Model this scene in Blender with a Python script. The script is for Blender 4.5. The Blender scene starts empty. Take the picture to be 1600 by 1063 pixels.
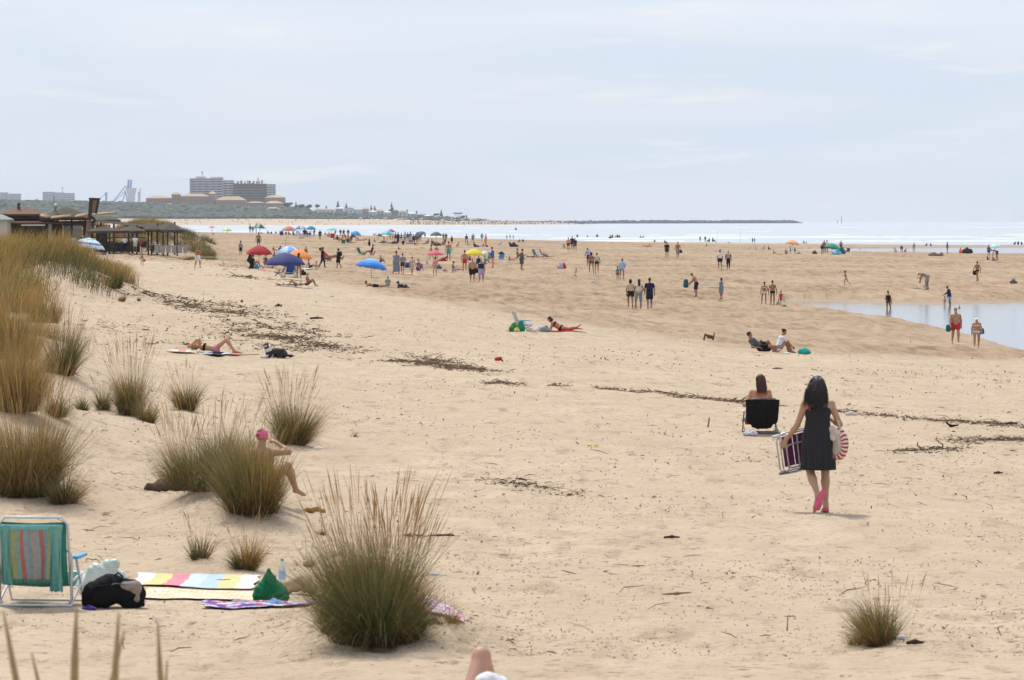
import bpy, math, random
import numpy as np
from mathutils import Vector, Matrix
random.seed(7); np.random.seed(7)
S = bpy.context.scene; COL = S.collection
R = math.radians

# ---------------------------------------------------------------- camera
F = 7000.0; HOR = 341.0; CAMZ = 6.1
PITCH = math.atan((531.5-HOR)/F)
cam = bpy.data.cameras.new('camera'); camo = bpy.data.objects.new('camera', cam); COL.objects.link(camo)
cam.sensor_width = 36; cam.lens = F/1600*36; cam.clip_start = .5; cam.clip_end = 60000
camo.location = (0, 0, CAMZ); camo.rotation_euler = (R(90)-PITCH, 0, 0)
cam.dof.use_dof = True; cam.dof.focus_distance = 150; cam.dof.aperture_fstop = 13
S.camera = camo

# ---------------------------------------------------------------- sky, sun, exposure
SUN_EL, SUN_AZ = R(58), R(-25)     # azimuth measured from +Y towards +X
w = bpy.data.worlds.new('World'); S.world = w; w.use_nodes = True
nt = w.node_tree; nt.nodes.clear()
def nn(nt, t, **k):
    n = nt.nodes.new(t)
    for a, b in k.items():
        if a == 'inp':
            for i, val in b.items(): n.inputs[i].default_value = val
        else: setattr(n, a, b)
    return n
def lk(nt, a, b): nt.links.new(a, b)
out = nn(nt, 'ShaderNodeOutputWorld'); bg = nn(nt, 'ShaderNodeBackground', inp={1: .115})
sky = nn(nt, 'ShaderNodeTexSky', sky_type='NISHITA', sun_disc=False, sun_elevation=SUN_EL, sun_rotation=SUN_AZ, air_density=1.0, dust_density=1.5, ozone_density=1.5)
tc = nn(nt, 'ShaderNodeTexCoord'); sp = nn(nt, 'ShaderNodeSeparateXYZ'); lk(nt, tc.outputs['Generated'], sp.inputs[0])
mz = nn(nt, 'ShaderNodeMath', operation='MAXIMUM', inp={1: .002}); lk(nt, sp.outputs[2], mz.inputs[0])
cb = nn(nt, 'ShaderNodeCombineXYZ'); lk(nt, sp.outputs[0], cb.inputs[0]); lk(nt, sp.outputs[1], cb.inputs[1]); lk(nt, mz.outputs[0], cb.inputs[2])
lk(nt, cb.outputs[0], sky.inputs[0])
# thin overcast: bright even cloud veil with wide soft streaks
mp = nn(nt, 'ShaderNodeMapping', inp={3: (5, 5, 42)}); lk(nt, cb.outputs[0], mp.inputs[0])
n1 = nn(nt, 'ShaderNodeTexNoise', inp={'Scale': 1.6, 'Detail': 6, 'Roughness': .5, 'Distortion': .6}); lk(nt, mp.outputs[0], n1.inputs[0])
cr = nn(nt, 'ShaderNodeValToRGB'); lk(nt, n1.outputs[0], cr.inputs[0])
cr.color_ramp.elements[0].position = .35; cr.color_ramp.elements[0].color = (5.35, 6.15, 7.35, 1)
cr.color_ramp.elements[1].position = .68; cr.color_ramp.elements[1].color = (6.3, 6.7, 7.45, 1)
gz = nn(nt, 'ShaderNodeMapRange', inp={1: .0, 2: .05, 3: .88, 4: 1.0}); lk(nt, mz.outputs[0], gz.inputs[0])
veil = nn(nt, 'ShaderNodeVectorMath', operation='SCALE'); lk(nt, cr.outputs[0], veil.inputs[0]); lk(nt, gz.outputs[0], veil.inputs['Scale'])
# small bright cloud wisps
mp2 = nn(nt, 'ShaderNodeMapping', inp={1: (.31, .1, .02), 3: (9, 9, 75)}); lk(nt, cb.outputs[0], mp2.inputs[0])
n2 = nn(nt, 'ShaderNodeTexNoise', inp={'Scale': 2.2, 'Detail': 8, 'Roughness': .62, 'Distortion': .3}); lk(nt, mp2.outputs[0], n2.inputs[0])
r2 = nn(nt, 'ShaderNodeMapRange', inp={1: .57, 2: .74, 3: 0, 4: .6}); lk(nt, n2.outputs[0], r2.inputs[0])
mw = nn(nt, 'ShaderNodeMix', data_type='RGBA', inp={7: (7.6, 7.5, 7.4, 1)}); lk(nt, r2.outputs[0], mw.inputs[0]); lk(nt, veil.outputs[0], mw.inputs[6])
mx = nn(nt, 'ShaderNodeMix', data_type='RGBA', inp={0: .86}); lk(nt, sky.outputs[0], mx.inputs[6]); lk(nt, mw.outputs[2], mx.inputs[7])
lk(nt, mx.outputs[2], bg.inputs[0]); lk(nt, bg.outputs[0], out.inputs[0])
sl = bpy.data.lights.new('sun', 'SUN'); so = bpy.data.objects.new('sun', sl); COL.objects.link(so)
sl.energy = 3.0; sl.angle = R(6); sl.color = (1, .95, .87)
sd = Vector((math.sin(SUN_AZ)*math.cos(SUN_EL), math.cos(SUN_AZ)*math.cos(SUN_EL), math.sin(SUN_EL)))
so.rotation_euler = sd.to_track_quat('Z', 'Y').to_euler()
S.view_settings.view_transform = 'Standard'; S.view_settings.look = 'None'; S.view_settings.gamma = 1; S.view_settings.exposure = 0.2
S.render.engine = 'CYCLES'; S.cycles.volume_bounces = 1; S.cycles.max_bounces = 6; S.cycles.volume_step_rate = 10

# ---------------------------------------------------------------- helpers: objects
def tag(o, label=None, cat=None, group=None, kind=None):
    if label: o['label'] = label
    if cat: o['category'] = cat
    if group: o['group'] = group
    if kind: o['kind'] = kind
    return o
def empty(name, loc=(0, 0, 0), rz=0, label=None, cat=None, group=None):
    o = bpy.data.objects.new(name, None); o.empty_display_size = .1; COL.objects.link(o)
    o.location = loc; o.rotation_euler = (0, 0, rz); return tag(o, label, cat, group)
def link(name, me, mat=None, parent=None, color=None, loc=None):
    if mat is not None and len(me.materials) == 0:
        for m in (mat if isinstance(mat, (list, tuple)) else [mat]): me.materials.append(m)
    o = bpy.data.objects.new(name, me); COL.objects.link(o)
    if parent: o.parent = parent
    if color is not None: o.color = (*color[:3], 1)
    if loc is not None: o.location = loc
    return o
def copy_tree(o, parent=None):
    c = o.copy(); COL.objects.link(c)
    if parent: c.parent = parent
    for ch in o.children: copy_tree(ch, c)
    return c
def npmesh(name, V, faces, smooth=True, mi=None, attrs=None):
    me = bpy.data.meshes.new(name); V = np.asarray(V, np.float32); nv = len(V)
    if isinstance(faces, np.ndarray):
        k = faces.shape[1]; nf = len(faces); me.vertices.add(nv); me.vertices.foreach_set('co', V.ravel())
        me.loops.add(nf*k); me.loops.foreach_set('vertex_index', faces.astype(np.int32).ravel())
        me.polygons.add(nf); me.polygons.foreach_set('loop_start', np.arange(0, nf*k, k, dtype=np.int32))
        me.polygons.foreach_set('loop_total', np.full(nf, k, np.int32))
    else:
        me.from_pydata(V.tolist(), [], faces); nf = len(faces)
    me.polygons.foreach_set('use_smooth', np.full(nf, smooth))
    if mi is not None: me.polygons.foreach_set('material_index', np.asarray(mi, np.int32))
    for an, (ty, arr) in (attrs or {}).items():
        a = me.attributes.new(an, ty, 'POINT'); arr = np.asarray(arr, np.float32)
        a.data.foreach_set('color' if ty == 'FLOAT_COLOR' else 'value', arr.ravel())
    me.update(); me.validate(); return me
class MB:
    """collects shapes into one mesh"""
    def __init__(s): s.v = []; s.f = []; s.m = []; s.mi = 0
    def add(s, V, Fc):
        n = len(s.v); s.v += [tuple(p) for p in V]; s.f += [tuple(i+n for i in f) for f in Fc]; s.m += [s.mi]*len(Fc); return s
    def box(s, c, d, rz=0, rx=0, ry=0, taper=1, bev=0):
        M = Matrix.Translation(c) @ Matrix.Rotation(rz, 4, 'Z') @ Matrix.Rotation(ry, 4, 'Y') @ Matrix.Rotation(rx, 4, 'X')
        V = []
        for z, t in ((-.5, 1), (.5, taper)):
            for x, y in ((-.5, -.5), (.5, -.5), (.5, .5), (-.5, .5)): V.append(M @ Vector((x*d[0]*t, y*d[1]*t, z*d[2])))
        return s.add(V, [(3, 2, 1, 0), (4, 5, 6, 7), (0, 1, 5, 4), (1, 2, 6, 5), (2, 3, 7, 6), (3, 0, 4, 7)])
    def tube(s, pts, r, n=8, cap=True):
        pts = [Vector(p) for p in pts]; rs = r if isinstance(r, (list, tuple)) else [r]*len(pts)
        V = []; up = None
        for i, p in enumerate(pts):
            d = (pts[min(i+1, len(pts)-1)]-pts[max(i-1, 0)]).normalized()
            if up is None: up = Vector((0, 0, 1)) if abs(d.z) < .9 else Vector((0, 1, 0))
            a = d.cross(up).normalized(); b = a.cross(d).normalized(); up = b
            for k in range(n):
                t = 2*math.pi*k/n; V.append(p+(a*math.cos(t)+b*math.sin(t))*rs[i])
        Fc = [(i*n+k, i*n+(k+1) % n, (i+1)*n+(k+1) % n, (i+1)*n+k) for i in range(len(pts)-1) for k in range(n)]
        if cap: Fc += [tuple(range(n))[::-1], tuple((len(pts)-1)*n+k for k in range(n))]
        return s.add(V, Fc)
    def rings(s, rings, cap=True):
        n = len(rings[0]); V = [p for r in rings for p in r]
        Fc = [(i*n+k, i*n+(k+1) % n, (i+1)*n+(k+1) % n, (i+1)*n+k) for i in range(len(rings)-1) for k in range(n)]
        if cap: Fc += [tuple(range(n))[::-1], tuple((len(rings)-1)*n+k for k in range(n))]
        return s.add(V, Fc)
    def lathe(s, prof, c=(0, 0, 0), n=16, cap=True):
        c = Vector(c)
        return s.rings([[c+Vector((r*math.cos(2*math.pi*k/n), r*math.sin(2*math.pi*k/n), z)) for k in range(n)] for r, z in prof], cap)
    def build(s, name, mat, parent=None, smooth=False, color=None, loc=None):
        me = bpy.data.meshes.new(name); me.from_pydata([tuple(p) for p in s.v], [], s.f)
        for m in (mat if isinstance(mat, (list, tuple)) else [mat]): me.materials.append(m)
        me.polygons.foreach_set('material_index', s.m); me.polygons.foreach_set('use_smooth', [smooth]*len(s.f)); me.update()
        return link(name, me, None, parent, color, loc)

# ---------------------------------------------------------------- helpers: noise
def hsh(ix, iy, sd):
    h = (ix.astype(np.int64)*374761393+iy.astype(np.int64)*668265263+sd*1442695041) & 0xffffffff
    h = ((h ^ (h >> 13))*1274126177) & 0xffffffff
    return ((h ^ (h >> 16)) & 0xffffff)/float(0xffffff)
def vn(x, y, sd=0):
    x = np.asarray(x, float); y = np.asarray(y, float)
    x0 = np.floor(x); y0 = np.floor(y); fx = x-x0; fy = y-y0; fx = fx*fx*(3-2*fx); fy = fy*fy*(3-2*fy)
    a = hsh(x0, y0, sd); b = hsh(x0+1, y0, sd); c = hsh(x0, y0+1, sd); d = hsh(x0+1, y0+1, sd)
    return (a*(1-fx)+b*fx)*(1-fy)+(c*(1-fx)+d*fx)*fy
def fbm(x, y, o=4, sd=0, g=.5):
    t = 0; a = 1; n = 0
    for i in range(o): t = t+a*vn(x*2**i, y*2**i, sd+i*17); n += a; a *= g
    return t/n*2-1
def sstep(a, b, x):
    t = np.clip((x-a)/(b-a), 0, 1); return t*t*(3-2*t)

# ---------------------------------------------------------------- materials
def mat(name):
    m = bpy.data.materials.new(name); m.use_nodes = True; nt = m.node_tree
    return m, nt, nt.nodes['Principled BSDF']
def noise_mat(name, c1, c2, scale=5, rough=.8, bump=.0, bscale=None, detail=5, coord='Object', metallic=0, stretch=(1, 1, 1), spec=.3):
    m, nt, b = mat(name); tc = nn(nt, 'ShaderNodeTexCoord'); mp = nn(nt, 'ShaderNodeMapping', inp={3: stretch}); lk(nt, tc.outputs[coord], mp.inputs[0])
    n = nn(nt, 'ShaderNodeTexNoise', inp={'Scale': scale, 'Detail': detail}); lk(nt, mp.outputs[0], n.inputs[0])
    x = nn(nt, 'ShaderNodeMix', data_type='RGBA', inp={6: (*c1, 1), 7: (*c2, 1)}); rr = nn(nt, 'ShaderNodeMapRange', inp={1: .3, 2: .7}); lk(nt, n.outputs[0], rr.inputs[0]); lk(nt, rr.outputs[0], x.inputs[0])
    lk(nt, x.outputs[2], b.inputs['Base Color']); b.inputs['Roughness'].default_value = rough; b.inputs['Metallic'].default_value = metallic; b.inputs['Specular IOR Level'].default_value = spec
    if bump:
        n2 = nn(nt, 'ShaderNodeTexNoise', inp={'Scale': bscale or scale*4, 'Detail': 4}); lk(nt, mp.outputs[0], n2.inputs[0])
        bp = nn(nt, 'ShaderNodeBump', inp={0: bump, 1: .02}); lk(nt, n2.outputs[0], bp.inputs['Height']); lk(nt, bp.outputs[0], b.inputs['Normal'])
    return m
def color_mat(name, rough=.75, var=.12, scale=12, spec=.25, bump=.3, sss=0):
    """colour comes from the object's own colour, broken up by noise"""
    m, nt, b = mat(name); oi = nn(nt, 'ShaderNodeObjectInfo'); tc = nn(nt, 'ShaderNodeTexCoord')
    n = nn(nt, 'ShaderNodeTexNoise', inp={'Scale': scale, 'Detail': 4}); lk(nt, tc.outputs['Object'], n.inputs[0])
    rr = nn(nt, 'ShaderNodeMapRange', inp={1: .25, 2: .75, 3: 1-var, 4: 1+var}); lk(nt, n.outputs[0], rr.inputs[0])
    v = nn(nt, 'ShaderNodeVectorMath', operation='SCALE'); lk(nt, oi.outputs['Color'], v.inputs[0]); lk(nt, rr.outputs[0], v.inputs['Scale'])
    lk(nt, v.outputs[0], b.inputs['Base Color']); b.inputs['Roughness'].default_value = rough; b.inputs['Specular IOR Level'].default_value = spec
    bp = nn(nt, 'ShaderNodeBump', inp={0: bump, 1: .01}); lk(nt, n.outputs[0], bp.inputs['Height']); lk(nt, bp.outputs[0], b.inputs['Normal'])
    return m
def attr_mat(name, attr='col', rough=.7, spec=.2, trans=0):
    m, nt, b = mat(name); a = nn(nt, 'ShaderNodeAttribute', attribute_name=attr); lk(nt, a.outputs['Color'], b.inputs['Base Color'])
    b.inputs['Roughness'].default_value = rough; b.inputs['Specular IOR Level'].default_value = spec
    if trans:
        tr = nn(nt, 'ShaderNodeBsdfTranslucent'); lk(nt, a.outputs['Color'], tr.inputs[0]); ms = nn(nt, 'ShaderNodeMixShader', inp={0: trans})
        o = nt.nodes['Material Output']; lk(nt, b.outputs[0], ms.inputs[1]); lk(nt, tr.outputs[0], ms.inputs[2]); lk(nt, ms.outputs[0], o.inputs[0])
    return m
M = {}
M['skin'] = color_mat('skin', .55, .07, 9, .35, .1)
M['cloth'] = color_mat('fabric', .85, .14, 22, .15, .5)
M['hair'] = color_mat('hair', .5, .35, 40, .4, .8)
M['paint'] = color_mat('painted', .45, .06, 8, .5, .1)
M['grass'] = attr_mat('grass_blades', 'col', .6, .2, .12)

# ---------------------------------------------------------------- ground
UC = np.array([-800, 0, 350, 600, 900, 1200, 1600, 2400.])
TB = [(8, [2.1]*8), (24, [2.8]*8), (34, [3.3, 3.3, 3.35, 3.35, 3.35, 3.35, 3.35, 3.4]),
 (50, [3.3, 3.4, 3.5, 3.5, 3.5, 3.5, 3.55, 3.6]), (75, [3.0, 3.15, 3.4, 3.5, 3.55, 3.6, 3.7, 3.8]),
 (100, [2.8, 3.0, 3.3, 3.5, 3.65, 3.85, 4.0, 4.1]), (130, [2.5, 2.8, 3.2, 3.6, 3.9, 4.3, 4.7, 4.9]),
 (160, [2.3, 2.7, 3.25, 3.8, 4.3, 4.8, 5.3, 5.5]), (200, [2.2, 2.7, 3.3, 3.9, 4.6, 5.3, 5.9, 6.05]),
 (250, [2.3, 2.8, 3.4, 4.0, 4.85, 5.6, 5.95, 6.05]), (300, [2.6, 3.0, 3.5, 4.1, 4.8, 5.6, 5.9, 6.0]),
 (350, [2.8, 3.1, 3.6, 4.15, 4.65, 5.2, 5.5, 5.8]), (420, [2.9, 3.2, 3.7, 4.2, 4.5, 4.9, 5.2, 5.5]),
 (520, [3.0, 3.3, 3.6, 4.1, 4.4, 4.7, 5.1, 5.5]), (700, [2.9, 3.2, 3.4, 3.9, 4.5, 5.2, 5.75, 5.9]),
 (900, [2.6, 2.9, 3.0, 3.75, 4.85, 5.75, 5.85, 6.0]), (1000, [2.5, 2.8, 3.1, 3.9, 5.1, 5.85, 6.12, 6.3]),
 (1150, [2.5, 2.9, 3.8, 4.9, 5.95, 6.25, 6.5, 6.8]), (1300, [2.6, 3.4, 5.0, 6.1, 6.6, 6.9, 7.2, 7.5]),
 (1600, [3.5, 5.5, 7.0, 8, 8, 8, 8, 8]), (2200, [8.]*8)]
_ys = np.log([r[0] for r in TB]); _hs = np.array([r[1] for r in TB])
_GU = np.linspace(-800, 2400, 81); _GY = np.linspace(math.log(8), math.log(2200), 161)
_tmp = np.array([np.interp(_GU, UC, row) for row in _hs])
_G = np.array([np.interp(_GY, _ys, _tmp[:, j]) for j in range(81)]).T
for _ in range(3):
    P_ = np.pad(_G, 1, mode='edge'); _G = (P_[:-2, 1:-1]+P_[2:, 1:-1]+2*P_[1:-1, 1:-1])/4
    P_ = np.pad(_G, 1, mode='edge'); _G = (P_[1:-1, :-2]+P_[1:-1, 2:]+2*P_[1:-1, 1:-1])/4
def utab(x, y):
    u = np.clip(800+x/y*F, -800, 2400); fu = (u+800)/40; fy = (np.log(np.clip(y, 8.01, 2199))-_GY[0])/(_GY[1]-_GY[0])
    i = np.clip(fu.astype(int), 0, 79); j = np.clip(fy.astype(int), 0, 159); a = fu-i; b = fy-j
    return (_G[j, i]*(1-a)+_G[j, i+1]*a)*(1-b)+(_G[j+1, i]*(1-a)+_G[j+1, i+1]*a)*b
POND = .09
def uy(u, y): return ((u-800)/F*y, y)
def edge_near(u):   # image row of the pond's near edge, turned to distance
    v = np.interp(u, [1200, 1235, 1300, 1400, 1500, 1600, 1750, 2400], [477, 480, 486, 499, 520, 549, 575, 640]); return (CAMZ-POND)*F/(v-HOR)
def edge_far(u):
    v = np.interp(u, [1200, 1235, 1300, 1400, 1500, 1600, 1750, 2400], [475, 474, 473, 476, 476, 474, 470, 465]); return (CAMZ-POND)*F/(v-HOR)
MOUNDS = []    # x, y, height, rx, ry
def mound(u, v, hgt, rx, ry, pre=None):
    x, y, z = ground(u, v); MOUNDS.append((x, y, hgt, rx, ry)); return x, y
def height(x, y, fine=False):
    x = np.atleast_1d(np.asarray(x, float)); y = np.atleast_1d(np.asarray(y, float))
    u = 800+x/y*F; z = CAMZ-utab(x, y)
    wob = fbm(x/9, y/16, 3, 5)
    # tidal pool
    yn = edge_near(u)*(1+.012*wob); yf = edge_far(u)*(1+.02*wob)
    d = np.minimum(y-yn, yf-y); ins = (u > 1225)
    dd = np.where(ins, d, -99.)
    z = np.where(dd > -6, np.where(dd > 0, POND-.13-np.minimum(dd*.02, .4), np.minimum(z, POND-.04+(-dd)*.05+.0*z)), z)
    z = np.where((dd <= 0) & (z < POND+.03) & (y > 150) & (y < 420), POND+.03+np.clip(-dd-2, -3.5, 3)*.02, z)
    # far tidal channel and the bar beyond it
    c0 = np.interp(u, [1100, 1180, 1300, 1500, 2400], [800, 772, 752, 735, 700]); c1 = np.interp(u, [1100, 1180, 1300, 1500, 2400], [800, 850, 880, 905, 930])
    dc = np.minimum(y-c0, c1-y); z = np.where((u > 1110) & (dc > 0), np.minimum(z, POND-.04-dc*.004), z)
    z = np.where((u > 1110) & (y >= c1) & (y < 1000), np.maximum(z, POND+.05), z)
    z = np.where((u > 1110) & (dc <= 0) & (dc > -120) & (y < c0), np.maximum(z, POND+.04), z)
    for mx_, my_, mh, rx, ry in MOUNDS:
        q = ((x-mx_)/rx)**2+((y-my_)/ry)**2
        z = z+mh*np.exp(-q)
    # big dune swells on the left
    lf = 1-sstep(250, 520, u); z = z+lf*(y > 60)*(y < 700)*.12*fbm(x/5+3, y/14, 3, 9)*np.clip(y/120, .3, 2)
    z = z+.035*fbm(x/2.2, y/2.2, 3, 2)*(y < 1100)
    if fine:
        churn = churned(x, y, u)
        near = np.exp(-np.maximum(y-30, 0)/90)
        z = z+near*.016*fbm(x/.35, y/.5, 3, 31)
        pit = vn(x/.45, y/.55, 51); pit2 = vn(x/.28+9, y/.33, 57)
        z = z-.020*sstep(.62, .9, pit)*near-.012*near*sstep(.68, .9, pit2)
        c2 = np.clip(churn, 0, 1)*np.clip(z-POND-.12, 0, .3)/.3
        ys_ = np.clip(y/150, 1, 3)
        z = z-c2*.17*sstep(.50, .85, vn(x/.8, y/3.6, 53))-c2*.09*sstep(.6, .85, vn(x/.45+5, y/2.2, 59))+c2*.10*fbm(x/1.7, y/6.5, 3, 71)
        mid = sstep(50, 100, y)*(y < 420)*(1-np.clip(churn, 0, 1)); z = z-mid*.06*sstep(.58, .86, vn(x/.5+2, y/1.9, 63))-mid*.05*sstep(.6, .86, vn(x/.8+2, y/4.5, 67))*sstep(110, 170, y)+mid*.03*fbm(x/1.2, y/3.5, 3, 73)
        z = z-near*.04*sstep(.64, .9, vn(x/.32+7, y/.5, 65))*sstep(.4, .6, vn(x/4, y/7, 66))
    return z
def churned(x, y, u):
    """how trampled the sand is: the damp band of footprints running diagonally across the beach"""
    wob = fbm(x/14, y/30, 3, 88)
    lo = np.interp(u, [0, 300, 450, 600, 800, 1000, 1200, 1600], [420, 340, 285, 240, 200, 178, 163, 172])*(1+.05*wob)
    a = sstep(.93, 1.12, y/lo)
    return np.clip(a*(y < 1000)*1.15*dd_p(x, y, u), 0, 1)
def dd_p(x, y, u): return .65+.35*fbm(x/6, y/12, 2, 97)
_YS = np.concatenate([np.arange(9, 60, .25), np.exp(np.linspace(math.log(60), math.log(1500), 1500))])
def ground(u, v):
    dx = (u-800)/F; dy = (531.5-v)/F; D = np.array([dx, math.cos(PITCH)+math.sin(PITCH)*dy, -math.sin(PITCH)+math.cos(PITCH)*dy]); D = D/D[1]
    zz = height(D[0]*_YS, _YS); ray = CAMZ+D[2]*_YS; k = np.argmax(ray-zz < 0)
    if ray[k]-zz[k] >= 0: k = len(_YS)-1
    if k == 0: k = 1
    a = ray[k-1]-zz[k-1]; b = ray[k]-zz[k]; t = a/(a-b) if a != b else 0
    y = _YS[k-1]+(_YS[k]-_YS[k-1])*t
    return D[0]*y, y, float(height(D[0]*y, y)[0])
def at(u, v, y):
    """point on the sight line (u, v) at distance y"""
    dx = (u-800)/F; dy = (531.5-v)/F; d = math.cos(PITCH)+math.sin(PITCH)*dy
    return Vector((dx/d*y, y, CAMZ+(-math.sin(PITCH)+math.cos(PITCH)*dy)/d*y))
for a in [(585, 985, .28, .75, 1.6), (655, 985, .22, .6, 1.2), (350, 812, .42, .8, 1.9), (420, 800, .2, .6, 1.5), (350, 885, .12, .7, 1.2), (210, 655, .18, 1.0, 2.0),
          (290, 640, .12, .5, 1.5), (455, 690, .14, .6, 1.7), (1395, 1000, .10, .6, 1.4), (60, 770, .35, 1.4, 3), (-20, 690, .7, 1.8, 6), (0, 590, .8, 2.2, 9), (100, 600, .3, 1.0, 4)]:
    mound(*a)
for a in [(-60, 455, 1.0, 5, 26), (60, 440, .75, 2.2, 16), (130, 440, .45, 1.6, 12)]: mound(*a)
for a in [(215, 385, 2.7, 3.6, 26), (120, 383, 2.7, 8, 30), (290, 378, 1.5, 3, 30)]:
    x_, y_ = uy(a[0], 455 if a[0] > 200 else 520); MOUNDS.append((x_, y_, a[2], a[3], a[4]))

def make_ground():
    ucol = np.concatenate([np.linspace(-2600, -60, 42)[:-1], np.linspace(-60, 1660, 690), np.linspace(1660, 4200, 42)[1:]])
    ys = [5.]
    while ys[-1] < 2100:
        y = ys[-1]; ys.append(y+(max(.5, y*.03) if y < 24 else min(y*y/28000*1.05, .0027*y if y < 800 else .005*y) if y < 1400 else 15))
    ys = np.array(ys); U, Y = np.meshgrid(ucol, ys); X = (U-800)/F*Y
    Z = height(X.ravel(), Y.ravel(), True).reshape(X.shape)
    V = np.stack([X, Y, Z], -1).reshape(-1, 3); nr, nc = X.shape
    i = np.arange(nr*nc).reshape(nr, nc); q = np.stack([i[:-1, :-1], i[:-1, 1:], i[1:, 1:], i[1:, :-1]], -1).reshape(-1, 4)
    x = X.ravel(); y = Y.ravel(); u = U.ravel(); z = Z.ravel()
    ch = churned(x, y, u)
    wet = np.clip(1-(z-POND)/.22, 0, 1)*(y > 150)*(u > 700)
    damp = np.clip(ch*1.0+.12*fbm(x/12, y/25, 3, 44), 0, 1)
    me = npmesh('beach_sand', V, q, True, None, {'wet': ('FLOAT', wet), 'damp': ('FLOAT', damp)})
    m, nt, b = mat('sand'); tc = nn(nt, 'ShaderNodeTexCoord'); P = tc.outputs['Object']
    aw = nn(nt, 'ShaderNodeAttribute', attribute_name='wet'); ad = nn(nt, 'ShaderNodeAttribute', attribute_name='damp')
    def mixc(f, a, c):
        n = nn(nt, 'ShaderNodeMix', data_type='RGBA')
        for s_, v_ in ((0, f), (6, a), (7, c)):
            if isinstance(v_, (tuple, float, int)): n.inputs[s_].default_value = v_ if not isinstance(v_, tuple) else (*v_, 1)
            else: lk(nt, v_, n.inputs[s_])
        return n.outputs[2]
    def noi(sc, det, lo, hi, st=(1, 1, 1), a=0., c=1., rough=.55):
        mp = nn(nt, 'ShaderNodeMapping', inp={3: st}); lk(nt, P, mp.inputs[0])
        n = nn(nt, 'ShaderNodeTexNoise', inp={'Scale': sc, 'Detail': det, 'Roughness': rough}); lk(nt, mp.outputs[0], n.inputs[0])
        r = nn(nt, 'ShaderNodeMapRange', inp={1: lo, 2: hi, 3: a, 4: c}); lk(nt, n.outputs[0], r.inputs[0]); return r.outputs[0], n.outputs[0]
    big, _ = noi(.22, 4, .3, .7, (1, .45, 1)); med, _ = noi(1.6, 5, .35, .7, (1, .5, 1)); fine_, fr = noi(9, 6, .3, .75)
    dry = mixc(big, (.53, .41, .285), (.61, .485, .345)); dry = mixc(med, dry, (.49, .375, .26))
    dmp = mixc(med, (.40, .27, .16), (.32, .21, .12))
    pit_shade, _ = noi(1.5, 5, .46, .60, (1, .13, 1), 0, .9, .6); dmp = mixc(pit_shade, dmp, (.19, .12, .066)); lit, _ = noi(.7, 4, .55, .68, (1, .1, 1), 0, .7); dmp = mixc(lit, dmp, (.46, .33, .205))  # dark streaks: shade of the trampled dimples painted into the damp sand colour
    kd, _ = noi(2.4, 5, .56, .66, (1, .26, 1), 0, .6, .62); dry = mixc(kd, dry, (.33, .24, .155))
    c = mixc(ad.outputs['Fac'], dry, dmp)
    c = mixc(aw.outputs['Fac'], c, (.33, .235, .155))
    # dark grains of plant litter lying in drifts on the dry sand
    g, _ = noi(5.5, 7, .57, .66, (1, .8, 1), 0, .85, .68); dr, _ = noi(.35, 5, .38, .58, (1, .3, 1))
    mlt = nn(nt, 'ShaderNodeMath', operation='MULTIPLY'); lk(nt, g, mlt.inputs[0]); lk(nt, dr, mlt.inputs[1])
    c = mixc(mlt.outputs[0], c, (.16, .095, .05)); sk, _ = noi(11, 5, .60, .68, (1, .4, 1), 0, .8, .7); c = mixc(sk, c, (.19, .12, .07)); br_, _ = noi(.55, 5, .5, .68, (1, .22, 1), 0, .45, .65); brk = nn(nt, 'ShaderNodeMath', operation='MULTIPLY'); lk(nt, br_, brk.inputs[0]); lk(nt, big, brk.inputs[1]); c = mixc(brk.outputs[0], c, (.36, .25, .16))
    c = mixc(fine_, c, mixc(.25, c, (.30, .22, .15)))
    lk(nt, c, b.inputs['Base Color'])
    rg = nn(nt, 'ShaderNodeMapRange', inp={3: .95, 4: .35}); lk(nt, aw.outputs['Fac'], rg.inputs[0]); lk(nt, rg.outputs[0], b.inputs['Roughness']); b.inputs['Specular IOR Level'].default_value = .2
    bp = nn(nt, 'ShaderNodeBump', inp={0: 1.0, 1: .07}); lk(nt, fr, bp.inputs['Height']); lk(nt, bp.outputs[0], b.inputs['Normal'])
    tag(link('beach_sand', me, m), kind='structure')
make_ground()

# ---------------------------------------------------------------- water
def water_mat(name, col, wave, bump, rough=.12, foam=False, stretch=(1, .35, 1)):
    m, nt, b = mat(name); tc = nn(nt, 'ShaderNodeTexCoord'); mp = nn(nt, 'ShaderNodeMapping', inp={3: stretch}); lk(nt, tc.outputs['Object'], mp.inputs[0])
    n = nn(nt, 'ShaderNodeTexNoise', inp={'Scale': wave, 'Detail': 6, 'Roughness': .6}); lk(nt, mp.outputs[0], n.inputs[0])
    bp = nn(nt, 'ShaderNodeBump', inp={0: bump, 1: .3}); lk(nt, n.outputs[0], bp.inputs['Height']); lk(nt, bp.outputs[0], b.inputs['Normal'])
    b.inputs['Roughness'].default_value = rough; b.inputs['IOR'].default_value = 1.33
    if foam:
        a = nn(nt, 'ShaderNodeAttribute', attribute_name='foam'); x = nn(nt, 'ShaderNodeMix', data_type='RGBA', inp={6: (*col, 1), 7: (.66, .69, .71, 1)}); lk(nt, a.outputs['Fac'], x.inputs[0]); lk(nt, x.outputs[2], b.inputs['Base Color'])
    else: b.inputs['Base Color'].default_value = (*col, 1)
    return m
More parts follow.
